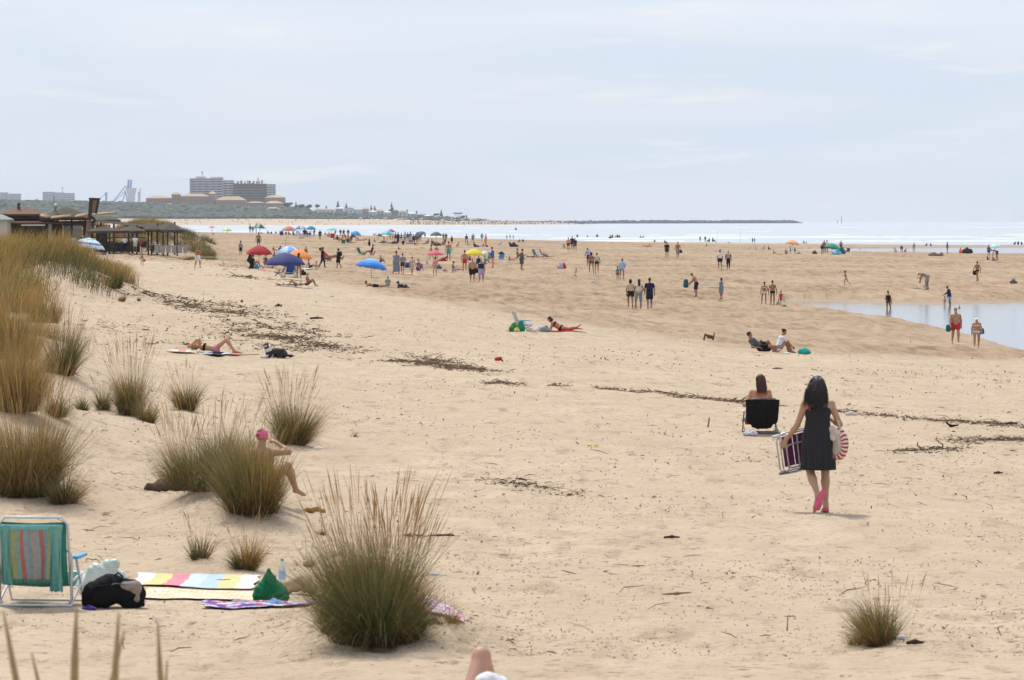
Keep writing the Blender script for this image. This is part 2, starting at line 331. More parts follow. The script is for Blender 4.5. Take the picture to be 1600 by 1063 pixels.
def sheet(name, us, ys, zf, m, attrs=None):
    U, Y = np.meshgrid(us, ys); X = (U-800)/F*Y; Z = zf(X, Y, U)
    nr, nc = X.shape; i = np.arange(nr*nc).reshape(nr, nc); q = np.stack([i[:-1, :-1], i[:-1, 1:], i[1:, 1:], i[1:, :-1]], -1).reshape(-1, 4)
    at_ = {k: ('FLOAT', f(X, Y, U).ravel()) for k, f in (attrs or {}).items()}
    return tag(link(name, npmesh(name, np.stack([X, Y, Z], -1).reshape(-1, 3), q, True, None, at_), m), kind='structure')
def surf(x, y, u):
    """0..1 breaker strength"""
    f = 0
    for k, (v0, wid, th) in enumerate(((372, .012, .50), (374.5, .009, .60), (368.5, .007, .66), (356, .012, .62), (378.8, .010, .58), (363, .006, .7))):
        y0 = CAMZ*F/(v0-HOR)*(1+.035*fbm(x/110, x*0, 4, 60+k)); br = sstep(th-.03, th+.16, vn(x/30, x*0+k, 77+k)*.5+vn(x/8, y/40, 87+k)*.3+vn(x/2.5, y/9, 89+k)*.2+.12)
        f = np.maximum(f, np.exp(-((y-y0)/(wid*y0*(.35+.65*br)))**2)*br)
    return f
def sea_z(x, y, u):
    near = (y < 3500); f = surf(x, y, u)
    return .55*f*np.minimum(1, (3500-np.minimum(y, 3500))/1500)*near+.10*fbm(x/14, y/5, 3, 33)*near-.0*y
def foam(x, y, u):
    f = surf(x, y, u); t = vn(x/2.5, y/6, 5)*.5+vn(x/.9, y/3, 6)*.5
    shore = np.exp(-((y-3790)/60)**2)*(u < 900)
    return np.clip(sstep(.25, .7, f+.35*(t-.5))+shore*sstep(.3, .6, t), 0, 1)
sheet('sea', np.concatenate([np.linspace(-2400, -100, 12)[:-1], np.linspace(-100, 1700, 420), np.linspace(1700, 4400, 14)[1:]]),
      np.concatenate([np.arange(960, 2200, 4.), np.arange(2200, 3900, 15.), np.linspace(3900, 7100, 40)]), sea_z,
      water_mat('sea_water', (.44, .475, .50), .35, .5, .4, True), {'foam': foam})
sheet('tidal_pool', np.linspace(1180, 2500, 30), np.linspace(150, 420, 20), lambda x, y, u: x*0+POND, water_mat('pool_water', (.15, .16, .16), 1.6, .12, .08))
sheet('tidal_channel', np.linspace(1090, 2500, 30), np.linspace(715, 958, 12), lambda x, y, u: x*0+POND, bpy.data.materials['pool_water'])
# ---------------------------------------------------------------- smooth-union surface builder
def A3(v): return np.array(v, float)
def smesh(name, prims, res, k=.03, cuts=(), pad=.0, noise=0, nscale=8):
    """prims: ('c', a, b, ra, rb) tapered capsule | ('e', c, radii, R3x3 or None) ellipsoid; returns a closed mesh"""
    lo = np.full(3, 1e9); hi = np.full(3, -1e9)
    def bb(p):
        if p[0] == 'c':
            r = max(p[3], p[4]); return np.minimum(p[1], p[2])-r, np.maximum(p[1], p[2])+r
        r = max(p[2]); return A3(p[1])-r, A3(p[1])+r
    for p in prims:
        a, b = bb(p); lo = np.minimum(lo, a); hi = np.maximum(hi, b)
    lo -= 3*res+k*.5; hi += 3*res+k*.5
    n = np.ceil((hi-lo)/res).astype(int)+1; Fd = np.full(n, .5)
    ax = [lo[i]+res*np.arange(n[i]) for i in range(3)]
    for p in prims:
        a, b = bb(p); m = k+3*res
        i0 = np.maximum(((a-m-lo)/res).astype(int), 0); i1 = np.minimum(((b+m-lo)/res).astype(int)+2, n)
        X = ax[0][i0[0]:i1[0], None, None]; Y = ax[1][None, i0[1]:i1[1], None]; Z = ax[2][None, None, i0[2]:i1[2]]
        if p[0] == 'c':
            A = A3(p[1]); B = A3(p[2]); d = B-A; L = max(d@d, 1e-9)
            t = np.clip(((X-A[0])*d[0]+(Y-A[1])*d[1]+(Z-A[2])*d[2])/L, 0, 1)
            q = np.sqrt((X-A[0]-t*d[0])**2+(Y-A[1]-t*d[1])**2+(Z-A[2]-t*d[2])**2)-(p[3]+(p[4]-p[3])*t)
        else:
            C = A3(p[1]); r = p[2]; x, y, z = X-C[0], Y-C[1], Z-C[2]
            if len(p) > 3 and p[3] is not None:
                Q = np.array(p[3]).T; x, y, z = (Q[i][0]*x+Q[i][1]*y+Q[i][2]*z for i in range(3))
            e = np.sqrt((x/r[0])**2+(y/r[1])**2+(z/r[2])**2); q = (e-1)*min(r)
        sl = tuple(slice(i0[i], i1[i]) for i in range(3)); f = Fd[sl]
        h = np.maximum(k-np.abs(f-q), 0)/k; Fd[sl] = np.minimum(f, q)-h*h*k*.25
    if noise:
        X, Y, Z = ax[0][:, None, None], ax[1][None, :, None], ax[2][None, None, :]
        Fd = Fd+noise*(np.sin(X*nscale*1.7+Y*nscale*.9+1.3*np.sin(Z*nscale))*np.sin(Z*nscale*1.3+X*nscale*.6)+.5*np.sin(X*nscale*3.1-Z*nscale*2.3+Y*nscale*2.7))
    for c in cuts:
        P, N = A3(c[0]), A3(c[1]); N = N/np.linalg.norm(N)
        Fd = np.maximum(Fd, (ax[0]-P[0])[:, None, None]*N[0]+(ax[1]-P[1])[None, :, None]*N[1]+(ax[2]-P[2])[None, None, :]*N[2])
    ins = Fd < 0
    cs = [ins[dx:n[0]-1+dx, dy:n[1]-1+dy, dz:n[2]-1+dz] for dx in (0, 1) for dy in (0, 1) for dz in (0, 1)]
    cnt = sum(c.astype(np.int8) for c in cs); act = (cnt > 0) & (cnt < 8); idx = -np.ones(act.shape, int); cells = np.argwhere(act)
    if len(cells) == 0: return bpy.data.meshes.new(name)
    idx[act] = np.arange(len(cells)); acc = np.zeros((len(cells), 3)); w_ = np.zeros(len(cells))
    for a in range(3):
        for o1 in (0, 1):
            for o2 in (0, 1):
                off = np.zeros(3, int); oth = [i for i in range(3) if i != a]; off[oth[0]] = o1; off[oth[1]] = o2
                p0 = cells+off; p1 = p0.copy(); p1[:, a] += 1; f0 = Fd[tuple(p0.T)]; f1 = Fd[tuple(p1.T)]
                s = (f0 < 0) != (f1 < 0); t = np.where(s, f0/np.where(f0-f1 == 0, 1, f0-f1), 0)
                pt = p0.astype(float); pt[:, a] += t; acc[s] += pt[s]; w_[s] += 1
    V = lo+res*acc/w_[:, None]; Q = []
    for a in range(3):
        sl0 = [slice(0, n[i]-1) for i in range(3)]; sl1 = list(sl0); sl0[a] = slice(0, n[a]-1); sl1[a] = slice(1, n[a])
        i0 = ins[tuple(sl0)]; i1 = ins[tuple(sl1)]; e = np.argwhere(i0 != i1); b, c = [i for i in range(3) if i != a]
        e = e[(e[:, b] > 0) & (e[:, c] > 0)]; flip = ~i0[tuple(e.T)]
        def g(db, dc): q = e.copy(); q[:, b] -= db; q[:, c] -= dc; return idx[tuple(q.T)]
        q = np.stack([g(0, 0), g(1, 0), g(1, 1), g(0, 1)], -1)
        if a == 1: flip = ~flip
        q[flip] = q[flip][:, ::-1]; Q.append(q)
    Q = np.concatenate(Q); Q = Q[(Q >= 0).all(1)][:, ::-1]
    return npmesh(name, V, Q)
def nz(v): v = A3(v); return v/np.linalg.norm(v)

# ---------------------------------------------------------------- people: poses. local frame x right, y forward, z up; metres for a 1.7 m adult
BUILD = dict(male=dict(sw=.18, hw=.085, ch=.115, wa=.10, hp=.105, limb=1.05, leg=1, head=1), fem=dict(sw=.165, hw=.095, ch=.095, wa=.082, hp=.112, limb=.95, leg=1, head=.97),
             big=dict(sw=.205, hw=.10, ch=.14, wa=.15, hp=.13, limb=1.2, leg=.98, head=1.02), heavy=dict(sw=.18, hw=.115, ch=.125, wa=.125, hp=.145, limb=1.2, leg=.96, head=1),
             child=dict(sw=.15, hw=.075, ch=.085, wa=.08, hp=.085, limb=.85, leg=.88, head=1.25))
def PZ(sp=(0, 0, 1), hd=(0, .05, 1), hf=None, aR=((.32, 0, -1), (.08, .2, -1)), aL=((-.32, 0, -1), (-.08, .2, -1)), lR=((.05, .02, -1), (0, -.04, -1), (.15, 1, -.15)), lL=((-.05, .02, -1), (0, -.04, -1), (-.15, 1, -.15)), lat=(1, 0, 0)):
    return dict(sp=sp, hd=hd, hf=hf, aR=aR, aL=aL, lR=lR, lL=lL, lat=lat)
POSE = {
 'stand': PZ(),
 'stand2': PZ(sp=(.04, 0, 1), aR=((.35, .1, -1), (-.5, .5, -.6)), lL=((-.16, .05, -1), (-.02, -.1, -1), (-.3, 1, -.15))),
 'akimbo': PZ(aR=((.6, -.1, -.8), (-.6, .3, -.6)), aL=((-.6, -.1, -.8), (.6, .3, -.6)), lR=((.14, 0, -1), (.03, -.03, -1), (.3, 1, -.15)), lL=((-.14, 0, -1), (-.03, -.03, -1), (-.3, 1, -.15))),
 'phone': PZ(sp=(0, .04, 1), hd=(0, .35, 1), aR=((.2, .35, -1), (-.3, 1, .55)), aL=((-.2, .35, -1), (.3, 1, .45))),
 'walk': PZ(sp=(0, .05, 1), aR=((.3, .4, -1), (0, .6, -1)), aL=((-.3, -.4, -1), (-.03, -.1, -1)), lR=((.03, -.22, -1), (0, -.55, -1), (.05, .7, -.8)), lL=((-.04, .38, -1), (0, .05, -1), (0, 1, .15))),
 'walk2': PZ(sp=(0, .06, 1), aR=((.3, -.35, -1), (.03, 0, -1)), aL=((-.3, .4, -1), (0, .7, -1)), lR=((.03, .34, -1), (0, .0, -1), (0, 1, .1)), lL=((-.03, -.12, -1), (0, -.6, -1), (0, .7, -.7))),
 'hero': PZ(sp=(.02, .04, 1), hd=(-.05, .12, 1), aR=((.42, -.12, -1), (-.35, .55, .25)), aL=((-.36, .05, -1), (-.42, .32, -.62)), lR=((.02, .06, -1), (.0, -.10, -1), (.0, 1, -.12)), lL=((.02, .02, -1), (.16, -.95, -.85), (-.38, -.1, -1))),
 'run': PZ(sp=(0, .25, 1), aR=((.2, .7, -.8), (0, 1, .6)), aL=((-.2, -.8, -.6), (-.1, .2, -1)), lR=((.03, -.35, -1), (0, -.9, -.5), (0, .2, -1)), lL=((-.03, .5, -1), (0, -.1, -1), (0, 1, 0))),
 'bend': PZ(sp=(0, 1, .42), hd=(0, .8, -.1), aR=((.1, .25, -1), (0, .15, -1)), aL=((-.1, .3, -1), (0, .2, -1)), lR=((.06, .0, -1), (0, -.12, -1), (.1, 1, -.1)), lL=((-.08, .18, -1), (0, -.1, -1), (-.1, 1, -.1))),
 'lean': PZ(sp=(0, .38, 1), hd=(0, .8, .6), aR=((.1, .5, -1), (0, .8, -.7)), aL=((-.1, .5, -1), (0, .8, -.7)), lR=((.06, .08, -1), (0, -.12, -1), (.1, 1, -.1)), lL=((-.08, .14, -1), (0, -.1, -1), (-.1, 1, -.1))),
 'reach': PZ(sp=(0, .22, 1), hd=(0, .6, .9), aR=((.1, .7, -1), (0, .9, -.55)), lR=((.06, .12, -1), (0, -.1, -1), (.1, 1, -.1)), lL=((-.07, -.08, -1), (0, -.14, -1), (-.1, 1, -.1))),
 'carry': PZ(aR=((.1, .35, -1), (-.1, 1, -.15)), aL=((-.12, .35, -1), (.1, 1, -.15)), hd=(0, .3, 1), lR=((.06, .12, -1), (0, -.05, -1), (.1, 1, -.1))),
 'crouch': PZ(sp=(0, .6, .8), hd=(0, .6, .7), aR=((.2, .7, -.9), (0, .5, -1)), aL=((-.2, .7, -.9), (0, .5, -1)), lR=((.3, 1, .25), (.0, -.55, -1), (.2, 1, -.1)), lL=((-.3, 1, .25), (0, -.55, -1), (-.2, 1, -.1))),
 'sit': PZ(sp=(0, -.12, 1), hd=(0, .25, 1), aR=((.3, .55, -.75), (-.15, .9, -.2)), aL=((-.3, .55, -.75), (.15, .9, -.2)), lR=((.16, 1, .85), (-.02, .55, -1), (0, 1, -.4)), lL=((-.16, 1, .85), (.02, .55, -1), (0, 1, -.4))),
 'sitflat': PZ(sp=(0, -.32, 1), hd=(0, .3, 1), aR=((.35, -.55, -.9), (.1, -.2, -1)), aL=((-.35, -.55, -.9), (-.1, -.2, -1)), lR=((.12, 1, .25), (0, 1, -.22), (0, .35, 1)), lL=((-.16, 1, .5), (.02, .8, -.75), (0, 1, .1))),
 'sitread': PZ(sp=(0, -.05, 1), hd=(0, .5, 1), aR=((.25, .6, -.8), (-.3, 1, .5)), aL=((-.25, .6, -.8), (.3, 1, .5)), lR=((.2, 1, .1), (0, 1, -.12), (0, .3, 1)), lL=((-.22, 1, .1), (0, 1, -.12), (0, .3, 1))),
 'chair': PZ(sp=(0, -.38, 1), hd=(0, .1, 1), aR=((.35, .45, -.9), (0, 1, -.05)), aL=((-.35, .45, -.9), (0, 1, -.05)), lR=((.12, 1, .22), (.02, .6, -.8), (0, 1, .2)), lL=((-.12, 1, .22), (-.02, .7, -.75), (0, 1, .2))),
 'lounge': PZ(sp=(0, -.9, .75), hd=(0, -.3, 1), aR=((.35, .4, -.6), (0, 1, .1)), aL=((-.35, .4, -.6), (0, 1, .1)), lR=((.1, 1, .35), (0, .9, -.5), (0, .6, 1)), lL=((-.1, 1, .2), (0, 1, -.25), (0, .5, 1))),
 'prone': PZ(sp=(0, .95, .22), hd=(0, .7, .7), hf=(0, 1, -.3), aR=((.35, .75, -.75), (-.3, 1, -.05)), aL=((-.35, .75, -.75), (.3, 1, -.05)), lR=((.12, -1, -.03), (.02, -1, .02), (0, -1, -.2)), lL=((-.1, -1, -.03), (-.02, -1, .10), (0, -1, -.1))),
 'pronehigh': PZ(sp=(0, .80, .52), hd=(0, .6, .8), hf=(0, 1, -.3), aR=((.25, .35, -1), (-.2, 1, -.1)), aL=((-.25, .35, -1), (.2, 1, -.1)), lR=((.12, -1, -.10), (.02, -1, .02), (0, -1, -.2)), lL=((-.12, -1, -.10), (-.02, -1, .22), (0, -.8, .6))),
 'supine': PZ(sp=(0, -1, .05), hd=(0, -1, .1), hf=(0, .2, 1), aR=((.5, -.3, .1), (-.2, -.6, .3)), aL=((-.5, .6, -.1), (-.1, 1, -.1)), lR=((.1, 1, .0), (0, 1, -.02), (.1, .3, 1)), lL=((-.14, .8, .75), (0, .65, -1), (0, 1, -.1))),
 'sunbather': PZ(sp=(0, -1, .10), hd=(0, -.95, .18), hf=(0, .25, 1), aR=((.45, -.45, .85), (-.40, -.75, -.62)), aL=((-.45, -.35, .9), (.40, -.8, -.55)), lR=((.1, .92, .72), (.0, .75, -.95), (.05, 1, -.05)), lL=((-.08, .86, .78), (-.02, .64, -.95), (0, 1, -.1))),
 'propside': PZ(sp=(0, -.75, .62), hd=(0, -.1, 1), hf=(0, 1, .1), aR=((.2, -.15, -1), (0, .95, -.05)), aL=((-.2, .4, -.6), (.2, .8, .5)), lR=((.1, 1, .08), (0, 1, -.15), (.2, .5, 1)), lL=((-.1, .9, .55), (0, .6, -.95), (0, 1, -.1))),
 'huddle': PZ(sp=(0, .38, 1), hd=(0, .55, 1), aR=((.1, .75, -.75), (0, .75, -.75)), aL=((-.1, .75, -.75), (0, .75, -.75)), lR=((.14, .95, .72), (0, .42, -1), (0, 1, -.15)), lL=((-.14, .95, .72), (0, .42, -1), (0, 1, -.15))),
 'armup': PZ(sp=(0, -.1, 1), hd=(0, .2, 1), aR=((.75, .55, .05), (-.75, .05, .42)), aL=((-.3, .3, -.8), (.1, .8, -.3)), lR=((.32, 1, .62), (.1, .45, -1), (.2, 1, -.3)), lL=((-.2, 1, .5), (0, .6, -1), (0, 1, -.3))),
 'knees': PZ(sp=(0, -1, .1), hd=(0, -1, .1), hf=(0, 0, 1), lR=((.06, .62, .92), (0, .62, -1), (0, 1, -.1)), lL=((-.14, .95, .12), (0, 1, -.15), (0, 1, -.1))),
}
def skel(pose, build):
    p = POSE[pose]; b = BUILD[build]; H = A3((0, 0, 0)); s = nz(p['sp']); lat = nz(p['lat']); fw = np.cross(s, lat)*1.0
    fw = nz(np.cross(A3(lat)*-1, s)) if False else nz(np.cross(s, lat))
    if pose in ('prone', 'pronehigh'): fw = nz((0, .1, -1))
    if pose in ('supine', 'sunbather', 'knees'): fw = nz((0, .1, 1))
    J = dict(H=H, s=s, fw=fw, lat=lat, C=H+.30*s, N=H+.50*s); h = nz(p['hd']); J['hd'] = h
    J['head'] = J['N']+(.125+.03*b['head'])*h; J['hf'] = nz(p['hf']) if p['hf'] else nz(fw-h*(fw@h))
    l = b['leg']
    for sd, g in (('R', 1), ('L', -1)):
        sh = J['N']-.078*s+g*lat*b['sw']; u, f = map(nz, p['a'+sd]); J['sh'+sd] = sh; J['el'+sd] = sh+.275*u; J['wr'+sd] = J['el'+sd]+.245*f; J['ha'+sd] = f
        hp = H+g*lat*b['hw']; t, c, ft = map(nz, p['l'+sd]); J['hp'+sd] = hp; J['kn'+sd] = hp+.42*l*t; J['an'+sd] = J['kn'+sd]+.41*l*c; J['ft'+sd] = ft
    return J, b
def body_prims(pose, build, hero=False):
    J, b = skel(pose, build); s, lat, fw = J['s'], J['lat'], J['fw']; H = J['H']; m = b['limb']; P = []
    c = lambda a, b_, ra, rb: P.append(('c', A3(a), A3(b_), ra, rb))
    for g in (1, -1):
        c(H+g*lat*b['hw']*.75, H+.10*s+g*lat*.055, b['hp'], b['wa']); c(H+.10*s+g*lat*.055, H+.22*s+g*lat*.06, b['wa'], b['wa']*.95)
        c(H+.22*s+g*lat*.06, H+.38*s+g*lat*.08, b['wa']*.95, b['ch']); c(H+.38*s+g*lat*.08, J['sh'+'LR'[g > 0]], b['ch']*.85, .05*m)
        c(H+g*lat*.06-fw*.05-.03*s, H+g*lat*.065-fw*.055-.06*s, .075*b['hp']/.105, .075*b['hp']/.105)
        if build in ('fem', 'heavy'): c(H+.335*s+g*lat*.075+fw*(b['ch']*.75), H+.32*s+g*lat*.075+fw*(b['ch']*.85), .05, .045)
    if build == 'big': c(H+.08*s+fw*.08, H+.22*s+fw*.07, .13, .12)
    c(J['N']-.05*s, J['N']+.05*J['hd'], .062*m, .052*m); k = b['head']; hc, hd, hf = J['head'], J['hd'], J['hf']; hl = nz(np.cross(hf, hd))
    RM = np.stack([hl, hf, hd], 1); P.append(('e', hc+hd*.035*k-hf*.01, (.075*k, .095*k, .09*k), RM)); P.append(('e', hc-hd*.035*k+hf*.025*k, (.056*k, .06*k, .075*k), RM))
    if hero:
        c(hc+hf*.098*k-hd*.005, hc+hf*.105*k-hd*.03, .008, .014)
        for g in (1, -1): P.append(('e', hc+g*hl*.076*k-hf*.005, (.012, .02, .03), RM))
    for sd, g in (('R', 1), ('L', -1)):
        sh, el, wr, f = J['sh'+sd], J['el'+sd], J['wr'+sd], J['ha'+sd]
        c(sh, el, .049*m, .037*m); c(el, el+(wr-el)*.3, .037*m, .039*m); c(el+(wr-el)*.3, wr, .039*m, .025*m)
        up = A3((0, 0, 1)) if abs(f[2]) < .8 else A3((0, 1, 0)); side = nz(np.cross(f, up)); side2 = nz(np.cross(side, f))
        if hero:   # palm, four unequal bent fingers, thumb from the side of the palm
            hn = nz(np.cross(f, side)); curl = -side*g if abs(f[2]) > .5 else -hn*.0+nz(A3((0, 0, -1)))
            curl = nz(curl-f*(curl@f)); wide = nz(np.cross(curl, f))
            for q in (-.026, -.009, .009, .026): c(wr+f*.015+wide*q*.5, wr+f*.085+wide*q, .017, .013)
            for q, L in ((-.03, .9), (-.010, 1.05), (.010, 1), (.030, .8)):
                a = wr+f*.085+wide*q; b1 = a+(f*.9+curl*.45)*.036*L; b2 = b1+(f*.45+curl*.9)*.028*L; b3 = b2+(curl*.9-f*.15)*.02*L
                c(a, b1, .0105, .0098); c(b1, b2, .0098, .009); c(b2, b3, .009, .0078)
            c(wr+f*.03+wide*-.025, wr+f*.06+wide*-.05, .014, .0115); c(wr+f*.06+wide*-.05, wr+f*.088+wide*-.048+curl*.02, .0115, .009)
        else:
            c(wr, wr+f*.09, .026*m, .030*m); c(wr+f*.09, wr+f*.155, .024*m, .014)
            c(wr+f*.03, wr+f*.085+side2*.035, .014, .011)
        hp, kn, an, ft = J['hp'+sd], J['kn'+sd], J['an'+sd], J['ft'+sd]
        hh = b['hp']/.105; c(hp, kn, .084*m*hh**.5, .053*m); back = nz(np.cross(np.cross(an-kn, ft), an-kn)) if np.linalg.norm(np.cross(an-kn, ft)) > .01 else fw
        c(kn, kn+(an-kn)*.3, .052*m, .054*m); c(kn+(an-kn)*.12+back*.012, kn+(an-kn)*.42+back*.014, .044*m, .048*m); c(kn+(an-kn)*.3, an, .053*m, .033*m)
        dn = nz(an-kn); hl_ = an+dn*.045-ft*.035; c(an, hl_, .034, .032); c(hl_, an+dn*.058+ft*.12, .030, .026); c(an, an+dn*.05+ft*.13, .030, .022); c(an+dn*.06+ft*.12, an+dn*.065+ft*.175, .025, .018)
    return P, J, b
def zmin(P):
    return min(min(p[1][2]-p[3], p[2][2]-p[4]) if p[0] == 'c' else p[1][2]-max(p[2])*.8 for p in P)
def garment(kind, P, J, b, build):
    """prims, cuts, blend for a garment that follows the body"""
    H, s, lat, fw = J['H'], J['s'], J['lat'], J['fw']; G = []; cuts = []; k = .03
    c = lambda a, b_, ra, rb: G.append(('c', A3(a), A3(b_), ra, rb)); m = b['limb']; hh = b['hp']/.105
    def hips(off):
        for g in (1, -1):
            c(H+g*lat*b['hw']*.75, H+.10*s+g*lat*.055, b['hp']+off, b['wa']+off); c(H+g*lat*.06-fw*.05-.03*s, H+g*lat*.065-fw*.055-.06*s, (.075*hh)+off, (.075*hh)+off)
    def thighs(fr, off, flare=0):
        for q in 'RL':
            t = J['hp'+q]; kn = J['kn'+q]; c(t, t+(kn-t)*fr, .084*m*hh**.5+off, (.084-.031*fr)*m+off+flare)
    def torso(off, arms=0, long=0):
        for g in (1, -1):
            q = 'LR'[g > 0]
            c(H+g*lat*b['hw']*.75-.04*s*long, H+.10*s+g*lat*.055, b['hp']+off, b['wa']+off*1.3); c(H+.10*s+g*lat*.055, H+.22*s+g*lat*.06, b['wa']+off*1.3, b['wa']*.95+off*1.2)
            c(H+.22*s+g*lat*.06, H+.38*s+g*lat*.08, b['wa']*.95+off*1.2, b['ch']+off); c(H+.38*s+g*lat*.08, J['sh'+q]-.01*s, b['ch']*.85+off*.8, .05*m+off)
            if build in ('fem', 'heavy'): c(H+.335*s+g*lat*.075+fw*(b['ch']*.75), H+.32*s+g*lat*.075+fw*(b['ch']*.85), .05+off, .045+off)
            if arms: c(J['sh'+q], J['sh'+q]+(J['el'+q]-J['sh'+q])*arms, .05*m+off, .045*m+off*1.4)
            if arms > 1: c(J['el'+q], J['el'+q]+(J['wr'+q]-J['el'+q])*.8, .045*m+off, .035*m+off)
        if build == 'big': c(H+.08*s+fw*.08, H+.22*s+fw*.07, .13+off, .12+off)
    up = lambda d: (H+s*d, s); dn = lambda d: (H+s*d, -s)
    if kind == 'shorts': hips(.016); thighs(.52, .014, .022); cuts = [up(.10)]
    elif kind == 'longshorts': hips(.018); thighs(.8, .016, .03); cuts = [up(.10)]
    elif kind == 'briefs': hips(.009); thighs(.05, .006); cuts = [up(.045), dn(-.115)]
    elif kind == 'bikini_top': torso(.009); cuts = [up(.37), dn(.295)]
    elif kind == 'swimsuit': torso(.009); thighs(.03, .006); cuts = [up(.43), dn(-.115)]
    elif kind == 'shirt': torso(.016, .55, 1); cuts = [up(.485)]
    elif kind == 'vest': torso(.014, 0, 1); cuts = [up(.47)]
    elif kind == 'longshirt': torso(.018, 1.02, 1); thighs(.18, .03); cuts = [up(.485)]
    elif kind == 'trousers':
        hips(.016); thighs(1, .016, .012); cuts = [up(.10)]
        for q in 'RL': c(J['kn'+q], J['kn'+q]+(J['an'+q]-J['kn'+q])*.92, .062*m, .052)
    elif kind in ('dress', 'longdress', 'skirt'):
        L = {'dress': .46, 'longdress': .74, 'skirt': .36}[kind]
        if kind != 'skirt': torso(.014, 0 if kind == 'dress' else .5, 1)
        hips(.02); k = .08; e = (J['knR']+J['knL'])/2-H; e = nz(e)*L
        mid = (J['knR']-J['knL'])*.3
        for g in (1, -1): c(H+g*lat*.05, H+e*.6+g*mid*.8, b['hp']+.03, b['hp']+.02); c(H+e*.6+g*mid*.8, H+e+g*mid, b['hp']+.02, b['hp']+.035)
        cuts = [(H+e*.98, e)]+([up(.455)] if kind != 'skirt' else [up(.1)])
    return G, cuts, k
def hair_prims(kind, J, b):
    k = b['head']; hc, hd, hf = J['head'], J['hd'], J['hf']; hl = nz(np.cross(hf, hd)); RM = np.stack([hl, hf, hd], 1)
    G = [('e', hc+hd*.042*k-hf*.022*k, (.083*k, .096*k, .092*k), RM)]; cuts = []
    s = J['s']; dn = A3((0, 0, -1.)) if abs(s[2]) > .4 else -hd
    if kind in ('long', 'vlong'):
        L = .26 if kind == 'long' else .36
        G += [('c', hc-hf*.045, hc-hf*.06-hd*.06, .075*k, .07*k), ('c', hc-hf*.07-hd*.05, hc-hf*.085+dn*L*.6, .07, .075), ('c', hc-hf*.085+dn*L*.6, hc-hf*.08+dn*L, .06, .03)]
    elif kind == 'bob': G += [('c', hc-hf*.04+g*hl*.05, hc-hf*.035+g*hl*.062-hd*.09, .05, .035) for g in (1, -1)]+[('c', hc-hf*.05, hc-hf*.06-hd*.09, .06, .045)]
    elif kind == 'bun': G += [('c', hc-hf*.11+hd*.05, hc-hf*.12+hd*.055, .035, .03)]
    elif kind == 'tail': G += [('c', hc-hf*.10+hd*.02, hc-hf*.13+dn*.16, .03, .018)]
    if kind == 'cap': cuts = [(hc+hd*.01, -hd)]; G = [('e', hc+hd*.045*k-hf*.008, (.087*k, .104*k, .085*k), RM), ('c', hc+hd*.03+hf*.09, hc+hd*.02+hf*.14, .03, .012)]
    elif kind == 'hat': cuts = [(hc+hd*.008, -hd)]; G = [('e', hc+hd*.05*k-hf*.008, (.09*k, .108*k, .085*k), RM), ('e', hc+hd*.03, (.17, .18, .022), RM)]
    elif kind == 'bald': return None
    else: cuts = [(hc+hf*.055*k+hd*.0, hf-hd*.55)]
    return G, cuts
_mc = {}
def get_mesh(key, fn):
    if key not in _mc: _mc[key] = fn()
    return _mc[key]
def bounds(pose, build, rz):
    P, J, b = body_prims(pose, build); c, s = math.cos(rz), math.sin(rz); xs = []; zs = []
    for p in P:
        for q, r in (((p[1], p[3]), (p[2], p[4])) if p[0] == 'c' else ((p[1], max(p[2])*.9),)): xs += [q[0]*c-q[1]*s-r, q[0]*c-q[1]*s+r]; zs += [q[2]-r, q[2]+r]
    return max(xs)-min(xs), max(zs)-min(zs), (max(xs)+min(xs))/2
CL = dict(skin=(.43, .225, .135), pale=(.56, .36, .26), tan=(.33, .155, .085), dark=(.17, .085, .055), black=(.009, .009, .011), navy=(.014, .022, .065), white=(.72, .72, .74), grey=(.26, .27, .29), dgrey=(.085, .09, .10),
          red=(.52, .03, .03), pink=(.75, .22, .33), salmon=(.72, .28, .22), blue=(.05, .13, .42), lblue=(.32, .5, .72), sky=(.12, .42, .75), teal=(.02, .28, .30), green=(.03, .20, .09), lgreen=(.45, .6, .35), mint=(.45, .72, .66),
          yellow=(.8, .58, .06), orange=(.85, .28, .05), purple=(.13, .06, .22), lilac=(.42, .33, .52), beige=(.55, .43, .32), brown=(.14, .07, .04), bgrey=(.2, .24, .3), cream=(.68, .62, .5), denim=(.05, .075, .14), gold=(.35, .22, .08), burg=(.16, .02, .035), dteal=(.02, .12, .14))
HCOL = dict(b=(.012, .009, .008), n=(.05, .026, .015), r=(.09, .035, .02), g=(.3, .28, .26), l=(.26, .16, .07), k=(.01, .01, .012))
def cc(c): return CL[c] if isinstance(c, str) else c
